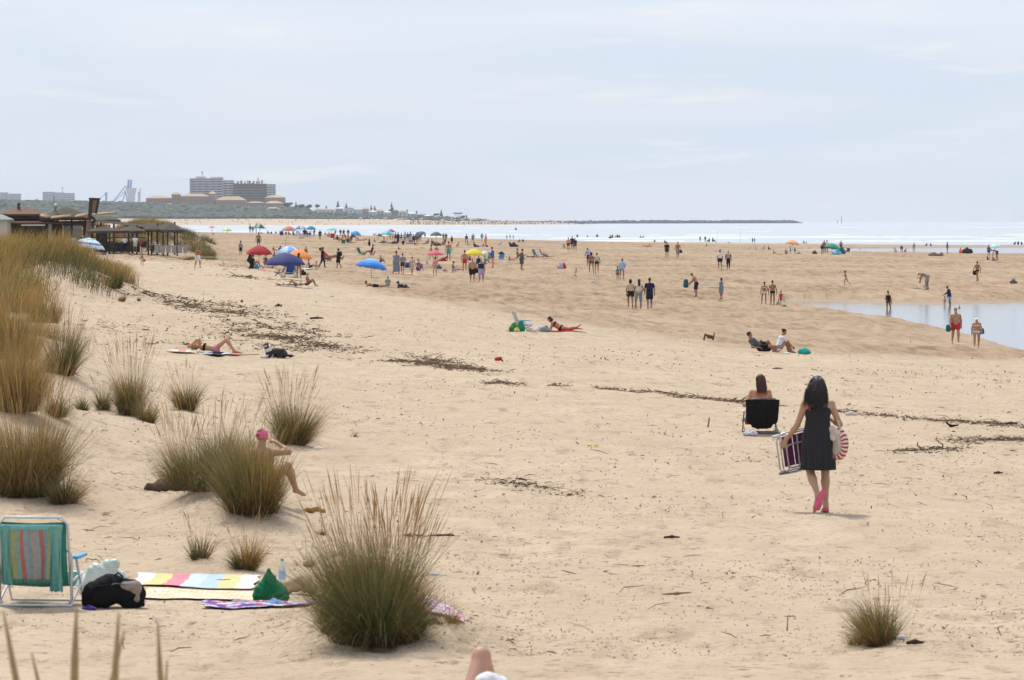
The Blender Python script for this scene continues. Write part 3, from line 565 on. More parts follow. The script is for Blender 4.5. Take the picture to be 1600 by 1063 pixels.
def person(u, v, px, pose, face, build, skin, hair, clothes, label, group=None, res=None, hero=False, y=None, z=None, off=(0, 0)):
    """v: image row of the feet, px: height in the image (negative: width); face: degrees, 0 looks away from the camera, 90 left"""
    rz = R(face)
    if y is None: x, y, z = ground(u, v)
    else:
        x = (u-800)/F*y
        if z is None: z = float(height(x, y)[0])
    w_, h_, cx = bounds(pose, build, rz); s = (px*y/F/h_) if px > 0 else (-px*y/F/w_)
    if res is None: res = min(.034, max(.0135, .55*y/F/s*1.0))
    res = round(res*500)/500 if not hero else res
    def mk():
        P, J, b = body_prims(pose, build, hero or res < .012); dz = -zmin(P); return smesh('body', P, res, ((.024 if res > .01 else .022)))
    me = get_mesh((pose, build, res, 'b'), mk); P, J, b = body_prims(pose, build, hero or res < .012); dz = -zmin(P)
    root = link('person', me, M['skin'], None, cc(skin)); root.location = (x-(cx*s if px < 0 else 0), y, z-.008); root.rotation_euler = (0, 0, rz); root.scale = (s, s, s)
    root.location.z += dz*s; tag(root, label, 'person', group)
    hk, hc = hair
    if hk != 'bald':
        hme = get_mesh((pose, build, res, 'h', hk), lambda: (lambda g: smesh('hair', g[0], res*.8, .04, g[1]))(hair_prims(hk, J, b)))
        link({'cap': 'cap', 'hat': 'sun_hat'}.get(hk, 'hair'), hme, M['cloth'] if hk in ('cap', 'hat') else M['hair'], root, HCOL[hc] if hc in HCOL else cc(hc))
    for kind, col in clothes:
        def mg():
            G, cuts, k = garment(kind, P, J, b, build); return smesh(kind, G, min(res, .02), k, cuts)
        link({'longshorts': 'shorts', 'longshirt': 'shirt', 'longdress': 'dress'}.get(kind, kind), get_mesh((pose, build, res, kind), mg), M['cloth'], root, cc(col))
    return root, J, s, dz
def wpos(root, J, s, dz, p):
    """local joint position to world"""
    bpy.context.view_layer.update(); return root.matrix_world @ Vector(p)
# ---------------------------------------------------------------- the crowd, row by row: place, size, pose, heading, build, skin, hair, clothes, label
PEOPLE = [
 # trio and strollers in the middle distance
 (985,482,46,'walk',3,'fem','tan',('bob','b'),[('shirt','beige'),('shorts','black')],'person in pale loose shirt and black shorts, left one of three walking away'),
 (998,483,47,'stand2',0,'fem','tan',('vlong','b'),[('vest','cream'),('trousers','grey')],'woman with long dark hair and grey trousers, middle of three walking away'),
 (1015,484,50,'walk2',0,'male','tan',('short','b'),[('shirt','black'),('longshorts','navy')],'man in black shirt and shorts with navy backpack, right one of three walking away'),
 (972,437,33,'stand2',-20,'fem','tan',('short','n'),[('longshirt','lblue')],'woman in pale blue top standing beside a small child on open sand'),
 (965,437,21,'stand',0,'child','tan',('short','b'),[('vest','teal'),('shorts','dgrey')],'small child in dark teal standing beside woman in pale blue top'),
 (899,436,17,'run',-70,'child','skin',('short','l'),[('briefs','white')],'toddler in white briefs trotting alone near a mint bucket'),
 (920,416,28,'lean',20,'male','tan',('short','b'),[('vest','lilac'),('shorts','navy')],'man leaning over behind two women, holding a blue board'),
 (924,428,34,'walk',15,'fem','tan',('bob','b'),[('briefs','brown'),('bikini_top','brown')],'woman in brown bikini striding left, beside one with a backpack'),
 (932.5,429,34,'walk2',0,'fem','tan',('bun','b'),[('briefs','black'),('bikini_top','black')],'woman in black bikini walking away with pale backpack'),
 (1042,404,26,'walk',180,'male','tan',('short','b'),[('shirt','black'),('shorts','black')],'man in black shirt with red print walking towards camera'),
 (1059,404,26,'walk2',185,'male','tan',('short','b'),[('longshorts','grey')],'shirtless man in grey shorts carrying a dark bag'),
 (1125,422,32,'walk',5,'male','tan',('short','b'),[('shirt','white'),('shorts','black')],'man in white shirt and black shorts walking away'),
 (1138,422,30,'walk2',0,'male','tan',('short','g'),[('shirt','burg'),('trousers','black')],'person in dark maroon shirt and black trousers with light grey backpack'),
 (1088,464,37,'lean',75,'male','skin',('short','b'),[('longshorts','navy')],'shirtless man in navy shorts stooping over a folding chair'),
 (1127,468,34,'stand',60,'fem','tan',('bob','b'),[('dress','bgrey')],'girl in blue grey dress standing alone by a teal bodyboard'),
 (1194,476,36,'stand2',0,'fem','tan',('short','b'),[('briefs','cream'),('bikini_top','cream')],'woman in cream bikini seen from behind at tip of tidal pool'),
 (1207,477,39,'stand',-10,'male','tan',('short','b'),[('briefs','black')],'man in dark swim briefs beside woman in cream bikini'),
 (1220,478,24,'walk',-30,'child','skin',('short','l'),[('vest','red'),('shorts','red')],'small child dressed all in red at tip of tidal pool'),
 (1214,478,9.5,'crouch',-40,'child','tan',('short','b'),[('vest','teal')],'child crouching beside the child in red'),
 (1322,446,23,'run',60,'child','tan',('short','b'),[('shorts','beige')],'boy in pale shorts running left over damp sand'),
 (1388,492,38,'stand2',-150,'fem','tan',('short','b'),[('swimsuit','black')],'woman in black swimsuit wading at edge of tidal pool'),
 (1484,480,33,'reach',78,'male','tan',('short','b'),[('longshirt','navy'),('shorts','lblue')],'person in navy top and pale blue shorts holding a toddler by the hand'),
 (1476,480,17,'stand',0,'child','skin',('short','l'),[('vest','lblue')],'toddler in pale blue top held by the hand at pool edge'),
 (1527,441,33,'walk',140,'male','tan',('short','b'),[('briefs','black')],'man in black swim briefs carrying a black bag'),
 (1449,453,27,'bend',80,'male','tan',('cap','white'),[('longshorts','grey')],'shirtless man in white cap bending over beach toys'),
 (1443,450,9,'crouch',-60,'child','tan',('short','b'),[('vest','lblue')],'child crouching under bending man in white cap'),
 (1499,490,13,'stand',180,'child','tan',('short','n'),[('shorts','white')],'small boy standing in the pool behind man in red trunks'),
 (1493,538,57,'walk',183,'big','skin',('short','b'),[('shorts','red')],'heavy shirtless man in red trunks walking towards camera at pool edge'),
 (1526,544,48,'walk2',180,'heavy','skin',('hat','white'),[('briefs','cream'),('bikini_top','cream')],'woman in cream bikini and white sun visor at pool edge'),
 # yellow umbrella neighbourhood
 (738,442,39,'walk',182,'big','skin',('bald','g'),[('longshorts','black')],'bald shirtless man in black shorts walking towards camera beside woman in navy top'),
 (752,442,37,'walk2',180,'heavy','skin',('short','l'),[('vest','navy'),('skirt','lilac')],'woman in navy top and pale skirt walking beside bald man'),
 (726,424,33,'stand',5,'male','skin',('short','b'),[('shorts','red')],'man in red shorts standing with his back turned beside yellow umbrella'),
 (770,419,33,'phone',80,'fem','skin',('short','b'),[('longshirt','blue'),('trousers','salmon')],'person in long blue shirt standing right of yellow umbrella'),
 (815,422,33,'phone',-75,'fem','tan',('bun','b'),[('dress','dgrey')],'woman in short dark grey dress looking down at her hands'),
 (748,413,13,'sit',20,'male','dark',('short','b'),[('shirt','black')],'person in black sitting in shade of yellow umbrella'),
 (797,408,8,'sitflat',-100,'fem','tan',('short','b'),[('vest','red')],'person in red sitting low beside blue chair'),
 (809,405,17,'sit',-100,'fem','tan',('short','r'),[('bikini_top','brown')],'brown haired sunbather sitting left of the orange folding chairs'),
 (833,403,-24,'supine',-95,'fem','tan',('short','b'),[('briefs','black')],'sunbather lying on dark towel between sitter and orange chair'),
 (856,402,-22,'prone',95,'fem','tan',('short','b'),[('briefs','red')],'sunbather lying stretched out right of orange folding chair'),
 (680,432,31,'stand2',0,'child','skin',('bun','n'),[('swimsuit','pink')],'girl in pink swimsuit standing in front of pink umbrella'),
 (674,407,25,'walk',95,'fem','skin',('bob','n'),[('bikini_top','salmon'),('briefs','salmon')],'woman in salmon bikini stepping left behind pink umbrella'),
 (682,406,23,'stand',10,'fem','skin',('bun','b'),[('bikini_top','red'),('briefs','red')],'woman in red bikini standing behind pink umbrella'),
 (701,408,31,'stand',-5,'male','skin',('short','b'),[('shorts',(.02,.36,.42))],'man in turquoise shorts standing with his back turned'),
 (708,424,16,'sitread',-90,'male','tan',('short','b'),[('shorts','lilac')],'man in lilac trunks sitting on towel with phone'),
 (654,424,19,'sit',-150,'fem','skin',('bun','n'),[('dress','purple')],'woman in purple sitting beside blue folding chair'),
 (644,430,29,'walk',-20,'fem','skin',('bun','n'),[('dress','beige')],'girl in pale beige dress walking away near blue chair'),
 (619,429,37,'walk2',-30,'heavy','skin',('short','b'),[('longdress','bgrey')],'woman in long grey blue beach dress right of blue umbrella'),
 (629,429,33,'walk',-5,'male','skin',('short','b'),[('shirt','grey'),('shorts','burg')],'person in grey shirt and patterned dark shorts beside long grey dress'),
 (595,411,12,'sit',-60,'male','tan',('short','r'),[('shorts','navy')],'shirtless person sitting behind blue umbrella'),
 (586,449.5,-46,'prone',88,'male','tan',('short','b'),[('shorts','black')],'man in black trunks lying on his front beneath blue umbrella'),
 (606,447,15,'sit',0,'heavy','tan',('short','b'),[('shirt',(.25,.33,.32))],'person in grey green shirt sitting with back turned beneath blue umbrella'),
 # navy umbrella group
 (504,420,34,'walk',-85,'male','tan',('short','b'),[('shirt','black'),('trousers','navy')],'man in black shirt and dark jeans walking right past orange umbrella'),
 (529,420,32,'walk2',80,'fem','tan',('bob','b'),[('dress','black')],'woman in black dress with backpack walking left'),
 (467,435,40,'stand',-20,'fem','tan',('long','b'),[('briefs','brown'),('bikini_top','brown')],'woman in brown bikini standing half hidden behind navy umbrella'),
 (484,420,15,'sitflat',-85,'male','tan',('short','b'),[('shorts','navy')],'shirtless man sitting with legs out right of orange umbrella'),
 (481,448,23,'sit',-80,'male','tan',('cap','lgreen'),[('shorts','brown')],'man in pale green cap sitting with knees up below navy umbrella'),
 (462,448,-42,'supine',92,'fem','tan',('short','b'),[('briefs','black'),('bikini_top','black')],'sunbather lying flat beside man in pale green cap'),
 (438,446,-20,'prone',80,'fem','tan',('short','r'),[('swimsuit','burg')],'sunbather in dark red lying left of navy umbrella pole'),
 (478,405,20,'stand',-40,'male','tan',('short','b'),[('shorts','navy')],'shirtless man standing behind orange umbrella'),
 (404,389,26,'stand',180,'male','tan',('short','b'),[('shorts','dgrey')],'shirtless man in dark shorts standing behind red umbrella'),
 (376,399,23,'stand',30,'child','tan',('short','b'),[('shirt','grey'),('longshorts','black')],'boy in grey shirt and black shorts standing alone on the left sand'),
 (396,418,20,'sit',-95,'male','tan',('short','b'),[('shirt','black')],'person in black sitting with backpack under left edge of red umbrella'),
 (412,420,11,'sit',10,'child','skin',('short','b'),[('shirt','white'),('shorts','red')],'child in white top and red shorts sitting under red umbrella'),
 (415,414,16,'sit',-170,'fem','tan',('short','b'),[('vest','brown')],'person in brown sitting behind the child under red umbrella'),
 (424,420,-18,'supine',-100,'male','tan',('short','b'),[('shorts','burg')],'sunbather stretched out between red and navy umbrellas'),
 (428,393,8,'sitflat',-60,'male','tan',('short','b'),[('shirt','red')],'person in red reclining behind red umbrella'),
 (438,396,12,'sit',0,'fem','dark',('bob','b'),[('vest','black')],'dark haired person sitting left of pale blue umbrella'),
 (429,408,14,'sit',-40,'fem','dark',('short','b'),[('shirt','dgrey')],'person in dark grey sitting between red and navy umbrellas'),
 (513,407,20,'lounge',-80,'male','tan',('short','b'),[('shirt','red')],'man in red shirt reclining in dark lounger behind the walking man'),
 (580,399,17,'chair',90,'male','dark',('short','b'),[('shirt','burg')],'person in dark red sitting in chair next to closed navy umbrella'),
 (309,421,36,'walk',-150,'fem','tan',('bun','b'),[('bikini_top','red'),('shorts','white')],'woman in white shorts and red top walking alone near the bar'),
 (222,416,21,'walk2',160,'child','tan',('short','b'),[('shorts','lgreen')],'toddler in pale green trunks holding a red ball'),
 (142,397,23,'stand',150,'male','tan',('short','b'),[('shirt','white'),('shorts','dgrey')],'man in white shirt in front of blue striped umbrella'),
 (168,408,16,'stand',120,'child','tan',('short','b'),[('shirt','white')],'child in white shirt half hidden behind dune grass'),
 (288,396,12,'stand',70,'fem','tan',('short','b'),[('vest','brown')],'person seen behind the grey planter boxes of the bar'),
 # upper right
 (1545,402,19,'stand',10,'fem','tan',('bob','b'),[('shirt','purple'),('shorts','black')],'woman in purple top standing under mint umbrella'),
 (1558,406,16,'bend',80,'male','tan',('short','b'),[('shorts','black')],'shirtless man bending down right of mint umbrella'),
 (1543,407,7,'sit',-60,'male','dark',('short','b'),[('shirt','burg')],'person in dark red crouched under mint umbrella'),
 (1553,407,6,'crouch',60,'child','dark',('short','b'),[('vest','black')],'child crouched at feet of bending man'),
 (1480,396,18,'carry',-100,'male','dark',('short','b'),[('shirt','dgrey'),('shorts','dgrey')],'dark figure holding something beside the far tidal channel'),
 (1428,395,16,'stand2',-30,'fem','tan',('bun','b'),[('bikini_top','beige'),('briefs','beige')],'woman in beige bikini wading in the far tidal channel'),
 (1409,395,11,'bend',0,'male','dark',('short','b'),[('shorts','navy')],'person in navy bending over at far tidal channel'),
 (1401,395,8,'crouch',80,'child','skin',('short','b'),[('vest','pink')],'child in pink crouching left of bending person at far channel'),
 (1413,395,7,'crouch',-70,'child','skin',('short','b'),[('shirt','red')],'child in red crouching right of bending person at far channel'),
 (1448,385,5.5,'sit',60,'male','dark',('short','b'),[('shirt','black')],'left one of two dark figures sitting at the sea edge'),
 (1454,385,5.5,'sit',-50,'fem','tan',('short','b'),[('vest','dgrey')],'right one of two dark figures sitting at the sea edge'),
 (1284,397,20,'lean',-70,'male','tan',('short','b'),[('shorts','black')],'shirtless man leaning towards green umbrella'),
 (1288,396,20,'stand',30,'male','dark',('short','b'),[('shorts','black')],'man in black shorts standing behind leaning man'),
 (1292,396,21,'stand',-10,'male','dark',('short','b'),[('vest','white'),('shorts','dgrey')],'person in pale vest standing left of green umbrella'),
 (1314,392,16,'stand',0,'male','tan',('short','b'),[('shorts','navy')],'shirtless man standing behind dark tent'),
 (1344,393,4,'stand',0,'male','dark',('short','b'),[],'lone bather crouching in the channel right of green umbrella'),
 (1242,398,12,'stand',170,'child','tan',('short','b'),[('vest','dgrey')],'child in dark grey standing below orange umbrella'),
 (1235,397,12,'walk',60,'child','tan',('short','b'),[('shorts','navy')],'child in navy shorts below orange umbrella'),
 (1228,398,9,'sit',-160,'male','tan',('short','b'),[('shorts','gold')],'shirtless man sitting below orange umbrella'),
 (1219,398,-9,'supine',90,'fem','tan',('short','b'),[('briefs','black')],'sunbather lying left of man below orange umbrella'),
 (1209,398,8,'sit',-90,'fem','tan',('short','b'),[('bikini_top','white')],'woman in white top sitting left of lying sunbather'),
 (1180,390,6,'sit',-60,'fem','skin',('short','b'),[('shirt','white')],'child in white sitting at wet strip, leftmost of three'),
 (1194,390,6.5,'sit',90,'male','skin',('short','b'),[('shirt','lblue')],'child in pale blue sitting at wet strip, middle of three'),
 (1201,391,7,'sit',-60,'fem','tan',('short','b'),[('vest','burg')],'child in dark red sitting at wet strip, right of three'),
 (1256,381,5,'sit',0,'male','dark',('short','b'),[],'person sitting at sea edge right of orange umbrella'),
 (1260,381,3.5,'sit',60,'male','dark',('short','b'),[],'small figure at sea edge right of the sitting person'),
 # sea edge, centre and right
 (1176,380,8.5,'stand',40,'male','dark',('short','b'),[('shorts','navy')],'left one of two figures standing at sea edge'),
 (1179,380,8,'stand',-40,'fem','dark',('short','b'),[('swimsuit','black')],'right one of two figures standing at sea edge'),
 (1094,379,10,'stand',0,'fem','tan',('short','b'),[('swimsuit','burg')],'left one of two dark red figures standing at sea edge'),
 (1102,379,10,'stand',0,'male','dark',('short','b'),[('shirt','burg')],'right one of two dark red figures standing at sea edge'),
 (1108,379,7,'sit',60,'male','dark',('short','b'),[('shirt','black')],'angler in black sitting by the fishing rod, left one'),
 (1114,379,8,'sit',-80,'male','dark',('short','b'),[('shirt','black')],'angler in black sitting by the fishing rod, right one'),
 (1139,380,-6,'supine',90,'male','dark',('short','b'),[('shorts','black')],'person lying at sea edge right of the anglers'),
 (1104,386,5,'crouch',0,'child','dark',('short','b'),[],'tiny dark child crouching on the flat below the sea edge'),
 (1039,381,6,'sit',-40,'male','dark',('short','b'),[('shirt','black')],'dark figure sitting at sea edge above man in black shirt'),
 (1023,379,5,'sit',20,'male','dark',('short','b'),[('shirt','dgrey')],'grey figure sitting at sea edge, left of the dark one'),
 (1016,376,7,'lean',70,'male','dark',('short','b'),[('shorts','black')],'figure leaning forward in the shallows'),
 (1012,386,-17,'supine',-90,'fem','tan',('short','b'),[('bikini_top','white')],'sunbather in white top lying alone on the flat sand'),
 (1001,377,9,'sit',0,'male','dark',('short','b'),[('shirt','navy')],'bather in navy at sea edge, left one of a pair'),
 (1005,377,9,'stand',0,'fem','dark',('short','b'),[('swimsuit','dgrey')],'bather in dark grey at sea edge, right one of a pair'),
 (954,377,10,'sit',0,'male','dark',('short','b'),[('shirt','black')],'leftmost of a huddle of five dark bathers at sea edge'),
 (957,377,11,'stand',30,'male','dark',('short','b'),[('shorts','dgrey')],'second from left in a huddle of five dark bathers'),
 (961,377,9,'lean',-50,'male','dark',('short','b'),[('shorts','navy')],'middle one of a huddle of five dark bathers'),
 (965,377,11,'stand',0,'male','dark',('short','b'),[('shirt','navy')],'fourth from left in a huddle of five dark bathers'),
 (968,377,10,'stand',0,'fem','dark',('short','b'),[('swimsuit','black')],'rightmost of a huddle of five dark bathers at sea edge'),
 (933,376.5,11,'akimbo',0,'male','dark',('short','b'),[('shirt','navy')],'bather with elbows out standing alone at sea edge'),
 (918,376.5,9,'stand',0,'fem','dark',('short','b'),[('swimsuit','dgrey')],'slim bather in dark grey standing at sea edge'),
 (911,376,6,'crouch',0,'child','dark',('short','b'),[('vest','black')],'child crouching in the shallows'),
 (902,376.5,11,'stand',0,'male','dark',('short','b'),[('shorts','dgrey')],'dark bather standing behind the trio in pink and navy'),
 (888,393,22,'walk',-10,'fem','tan',('bun','b'),[('shirt','salmon'),('shorts','burg')],'person in pink shirt, left one of three near the sea'),
 (894,390,21,'stand',0,'male','dark',('short','b'),[('shirt','navy'),('shorts','navy')],'man in navy, middle one of three near the sea'),
 (898.5,393,21,'walk',10,'male','tan',('short','b'),[('shirt','navy'),('shorts','dgrey')],'man in navy shirt and grey shorts, right one of three near the sea'),
 (883,389,8,'crouch',40,'child','tan',('short','b'),[('vest','bgrey')],'child crouching left of person in pink shirt'),
 (817,379,6,'sit',0,'male','dark',('short','b'),[('shirt','dgrey')],'dark hunched figure sitting above the navy tent, right one'),
 (812,379,6,'sit',60,'fem','dark',('short','b'),[('shirt','bgrey')],'hunched figure in blue grey sitting above the navy tent, left one'),
 (806,374.5,10,'stand',0,'male','dark',('short','b'),[('shirt','navy')],'tallest bather in the shallows, right of three smaller ones'),
 (802,374.5,7,'stand',0,'child','dark',('short','b'),[],'third bather from left in the shallows beside the tallest'),
 (797,374.5,8,'stand',0,'male','tan',('short','b'),[('shorts','white')],'second bather from left in the shallows in white shorts'),
 (792,374.5,8,'walk',90,'male','dark',('short','b'),[('shorts','black')],'first bather from left in the shallows stepping sideways'),
 (759,384,18,'stand2',60,'fem','tan',('short','n'),[('dress','orange')],'woman in orange dress standing near the sea'),
 (753,378,14,'walk',-30,'male','tan',('short','b'),[('shirt','grey'),('shorts','green')],'man in grey shirt standing behind woman in orange dress'),
 (739,380,15,'stand2',0,'male','tan',('short','b'),[('shirt','bgrey'),('shorts','green')],'person in blue grey shirt and green shorts near the sea'),
 (729,384,18,'walk',20,'fem','tan',('short','b'),[('shirt','burg'),('shorts','lgreen')],'woman in dark red top and pale green shorts near the sea'),
 (733,384,7,'crouch',40,'child','tan',('short','b'),[('vest','lgreen')],'child crouching between two standing people near the sea'),
 (741,386,8,'sit',-60,'fem','dark',('short','b'),[('shirt','black')],'person in black sitting below the person in green shorts'),
 (755,386,6,'sitflat',60,'fem','tan',('short','b'),[('vest','red')],'person in red lying back at the feet of woman in orange'),
 # grey umbrella rows
 (706,382,14,'stand',30,'fem','dark',('short','b'),[('skirt','black')],'woman in black skirt right of dark grey umbrella'),
 (693,377,13,'stand',0,'male','dark',('short','b'),[('shirt','bgrey')],'left one of a pair behind dark grey umbrella'),
 (697,377,13,'stand',0,'male','dark',('short','b'),[('shirt','dgrey')],'right one of a pair behind dark grey umbrella'),
 (695.5,384,12,'walk',10,'child','dark',('short','b'),[('shirt','burg'),('shorts','red')],'child in red shorts below dark grey umbrella'),
 (675,383,9,'sit',-60,'fem','dark',('short','b'),[('shirt','dgrey')],'person in grey sitting under dark grey umbrella'),
 (652,381,18,'stand',0,'male','dark',('short','b'),[('shirt','bgrey'),('shorts','dgrey')],'man in blue grey standing by tilted grey umbrella'),
 (657,377,13,'stand',0,'male','dark',('short','b'),[('shirt','dgrey')],'man in dark grey standing behind tilted grey umbrella'),
 (641,380,18,'stand2',-30,'male','tan',('short','b'),[('shirt','bgrey'),('shorts','lblue')],'man in blue grey shirt standing behind red cooler box'),
 (637,379,16,'stand',20,'fem','tan',('short','b'),[('swimsuit','burg')],'woman in dark red standing left of red cooler box'),
 (633,380,18,'stand',-20,'male','dark',('short','b'),[('shirt','lblue'),('shorts','bgrey')],'man in pale blue standing in group before the sea'),
 (622,381,18,'stand',30,'fem','dark',('bob','b'),[('longdress','navy')],'woman in long navy dress standing at left of group before the sea'),
 (609,376,14,'stand',0,'fem','skin',('short','b'),[('swimsuit','salmon')],'woman in salmon swimsuit beside teal umbrella'),
 (614,376,13,'stand',0,'male','skin',('short','n'),[('shorts','salmon')],'pale man behind woman in salmon swimsuit'),
 (596,380,-12,'supine',-90,'male','dark',('short','b'),[('shorts','black')],'sunbather lying below striped umbrella, left one'),
 (611,381,-13,'supine',90,'male','dark',('short','b'),[('shirt','black')],'sunbather in black lying below teal umbrella'),
 (664,382,-12,'supine',-90,'fem','dark',('short','b'),[('swimsuit','black')],'sunbather in black lying below tilted grey umbrella'),
 (623,391,6,'sit',-90,'male','dark',('short','b'),[('shirt','dgrey')],'person sitting alone on bare sand above long grey dress'),
 (660,388,-8,'prone',90,'fem','dark',('short','b'),[('swimsuit','black')],'sunbather lying alone on bare sand below tilted grey umbrella'),
 (564,377,-12,'lounge',-90,'fem','dark',('short','b'),[('bikini_top','navy')],'person reclining under bright blue umbrella'),
 (572,377,-9,'knees',-90,'male','dark',('short','b'),[('shorts','navy')],'person lying with knees up right of bright blue umbrella'),
 (544,371,13,'stand',0,'male','dark',('short','b'),[('shirt','dgrey')],'dark figure standing right of the red group'),
 (537,371,13,'stand2',30,'male','dark',('short','b'),[('shirt','burg')],'figure in dark red standing in the middle of the red group'),
 (532,370,12,'stand',0,'male','dark',('short','b'),[('shirt','navy')],'figure in navy standing left in the red group'),
 (535,379,12,'sit',60,'fem','tan',('short','b'),[('shirt','salmon')],'person in salmon sitting in the red group'),
 (544,380,12,'sit',-60,'fem','tan',('short','b'),[('shirt','red')],'person in bright red sitting in the red group'),
 (552,380,-10,'supine',-90,'fem','tan',('short','b'),[('swimsuit','burg')],'sunbather in dark red lying right of the red group'),
 (500,375,16,'stand',0,'male','dark',('short','b'),[('shirt','navy'),('shorts','black')],'dark figure standing alone between teal and mint umbrellas'),
 (491,370,12,'stand2',40,'male','dark',('short','b'),[('shirt','dteal')],'figure in dark teal standing under teal umbrella'),
 (484,370,9,'sit',40,'fem','tan',('short','b'),[('shirt','burg')],'person in dark red sitting under teal umbrella'),
 (476,369,13,'sit',-30,'male','dark',('short','b'),[('shirt','black')],'big dark figure sitting left of teal umbrella'),
 (468,370,9,'chair',-90,'fem','tan',('short','b'),[('shirt','purple')],'person in purple reclining in striped chair'),
 (458,368,5.5,'sit',0,'male','dark',('short','b'),[],'small dark figure sitting right of purple chair'),
 (451,368,7,'sit',-60,'male','dark',('short','b'),[('shirt','burg')],'person in dark red sitting below red and orange umbrella'),
 (431,366,5,'sit',0,'male','dark',('short','b'),[('shirt','bgrey')],'figure in blue grey sitting alone at the berm crest'),
 (424,366,5,'sit',40,'fem','dark',('short','b'),[('shirt','black')],'right one of two dark figures sitting at the berm crest'),
 (418.5,366,6,'sit',-20,'male','dark',('short','b'),[('shirt','bgrey')],'left one of two dark figures sitting at the berm crest'),
 (408,365,-8,'supine',-90,'male','dark',('short','b'),[('shorts','black')],'sunbather lying under dark green umbrella on the crest'),
 (400,364.5,15,'carry',-90,'male','dark',('short','b'),[('shirt','bgrey')],'figure standing right of the pair on the berm crest'),
 (395,364.5,11,'stand',0,'male','dark',('short','b'),[('shirt','black')],'right one of two figures on the berm crest'),
 (391,364.5,13,'stand',0,'male','dark',('short','b'),[('shirt','dgrey')],'left one of two figures on the berm crest'),
 (333,361,4,'sit',0,'fem','dark',('short','b'),[('shirt','black')],'dark figure sitting below small pink umbrella'),
 (447,367,6,'sit',30,'male','dark',('short','b'),[('shirt','black')],'black figure sitting between purple chair and red orange umbrella'),
 (464,368,8,'stand',0,'child','dark',('short','b'),[('vest','burg')],'child in dark red standing behind the teal chair on the crest'),
 (480,371,10,'sit',50,'male','tan',('cap','navy'),[('shirt','dgrey')],'man in navy cap sitting before the teal umbrella'),
 (471,373,-11,'supine',-90,'fem','tan',('short','b'),[('swimsuit','navy')],'sunbather lying before the three recliners'),
 (508,368,6,'sit',-30,'fem','tan',('short','b'),[('shirt','lilac')],'person in lilac sitting between lone dark figure and mint umbrella'),
 (514,371,9,'sit',20,'male','tan',('short','b'),[('shirt','salmon')],'person in salmon sitting left of the red and white chair'),
 (524,370,11,'stand2',20,'fem','tan',('bob','b'),[('swimsuit','red')],'woman in red swimsuit standing right of the mint umbrella'),
 (527,376,9,'sit',-60,'male','dark',('short','b'),[('shirt','black')],'dark figure sitting behind black chair near mint umbrella'),
 (540,376,11,'lean',60,'male','tan',('short','b'),[('shorts','burg')],'shirtless man bending in the red group'),
 (549,376,10,'sit',30,'fem','tan',('short','b'),[('swimsuit','black')],'woman in black sitting beside the teal dome tent'),
 (559,378,7,'crouch',30,'child','tan',('short','b'),[('vest','lblue')],'child crouching below bright blue umbrella'),
 (585,379,6,'sit',-30,'male','tan',('short','b'),[('shirt','grey')],'person in grey sitting left of dark striped umbrella'),
 (600,377,9,'stand',0,'child','tan',('short','b'),[('shorts','red')],'child in red shorts standing before turquoise umbrella'),
 (604,381,8,'sit',60,'fem','tan',('hat','beige'),[('vest','white')],'woman in beige sun hat sitting under turquoise umbrella'),
 (618,378,15,'stand2',-30,'male','tan',('short','b'),[('shorts','navy')],'shirtless man in navy shorts left of woman in long navy dress'),
 (627,380,16,'akimbo',30,'fem','tan',('bun','b'),[('bikini_top','black'),('briefs','black')],'woman in black bikini right of woman in long navy dress'),
 (646,381,15,'stand',-20,'fem','dark',('bob','b'),[('vest','burg'),('skirt','black')],'woman in dark red top right of red cooler box'),
 (630,383,9,'sit',10,'male','tan',('short','b'),[('shirt','navy')],'person in navy sitting low in front of the standing group'),
 (648,384,8,'sit',-70,'fem','tan',('short','b'),[('swimsuit','purple')],'woman in purple sitting right of red cooler box'),
 (669,381,8,'sit',60,'male','dark',('short','b'),[('shirt','bgrey')],'figure in blue grey sitting between the two grey umbrellas'),
 (679,382,8,'lounge',-70,'fem','dark',('short','b'),[('vest','black')],'figure in black lounging under dark grey umbrella'),
 (716,386,8,'sit',60,'child','tan',('short','b'),[('vest','salmon')],'child in salmon sitting right of woman in black skirt'),
 (664,372,9,'stand',0,'male','dark',('short','b'),[('shorts','navy')],'bather at sea edge between the two grey umbrellas'),
 (715,372,9,'walk',-60,'male','dark',('short','b'),[('shorts','black')],'bather walking at sea edge right of dark grey umbrella'),
 (770,372,8,'stand',0,'fem','dark',('short','b'),[('swimsuit','navy')],'bather in navy in the shallows right of woman in orange'),
 (840,375,8,'walk',60,'male','dark',('short','b'),[('shorts','dgrey')],'lone bather walking in the shallows right of the hunched pair'),
 (437,405,12,'sit',120,'fem','tan',('short','b'),[('vest','red')],'woman in red sitting behind left edge of navy umbrella'),
 (457,428,17,'sit',-20,'male','tan',('short','b'),[('shorts','burg')],'man sitting behind the blue beach chair under navy umbrella'),
 (494,417,9,'sitread',-90,'child','tan',('short','b'),[('shorts','teal')],'child sitting right of shirtless man by orange umbrella'),
 (667,414,8,'sit',-20,'child','skin',('short','l'),[('vest','lblue')],'child in pale blue sitting left of pink umbrella'),
 (758,412,13,'sit',-70,'fem','tan',('short','b'),[('swimsuit','teal')],'woman in teal sitting under small mint umbrella'),
 (734,408,11,'sit',50,'male','tan',('short','b'),[('shorts','navy')],'man sitting between man in red shorts and yellow umbrella'),
 # behind the grasses and far right edge
 (1586,383,6,'sit',40,'male','dark',('short','b'),[('shirt','black')],'leftmost of three dark figures sitting at the far right sea edge'),
 (1591,383,6.5,'sit',0,'male','dark',('short','b'),[('shirt','navy')],'middle one of three dark figures sitting at the far right sea edge'),
 (1596,383,5.5,'sit',-40,'male','dark',('short','b'),[('shirt','black')],'rightmost of three dark figures sitting at the far right sea edge'),
]
PP = {}
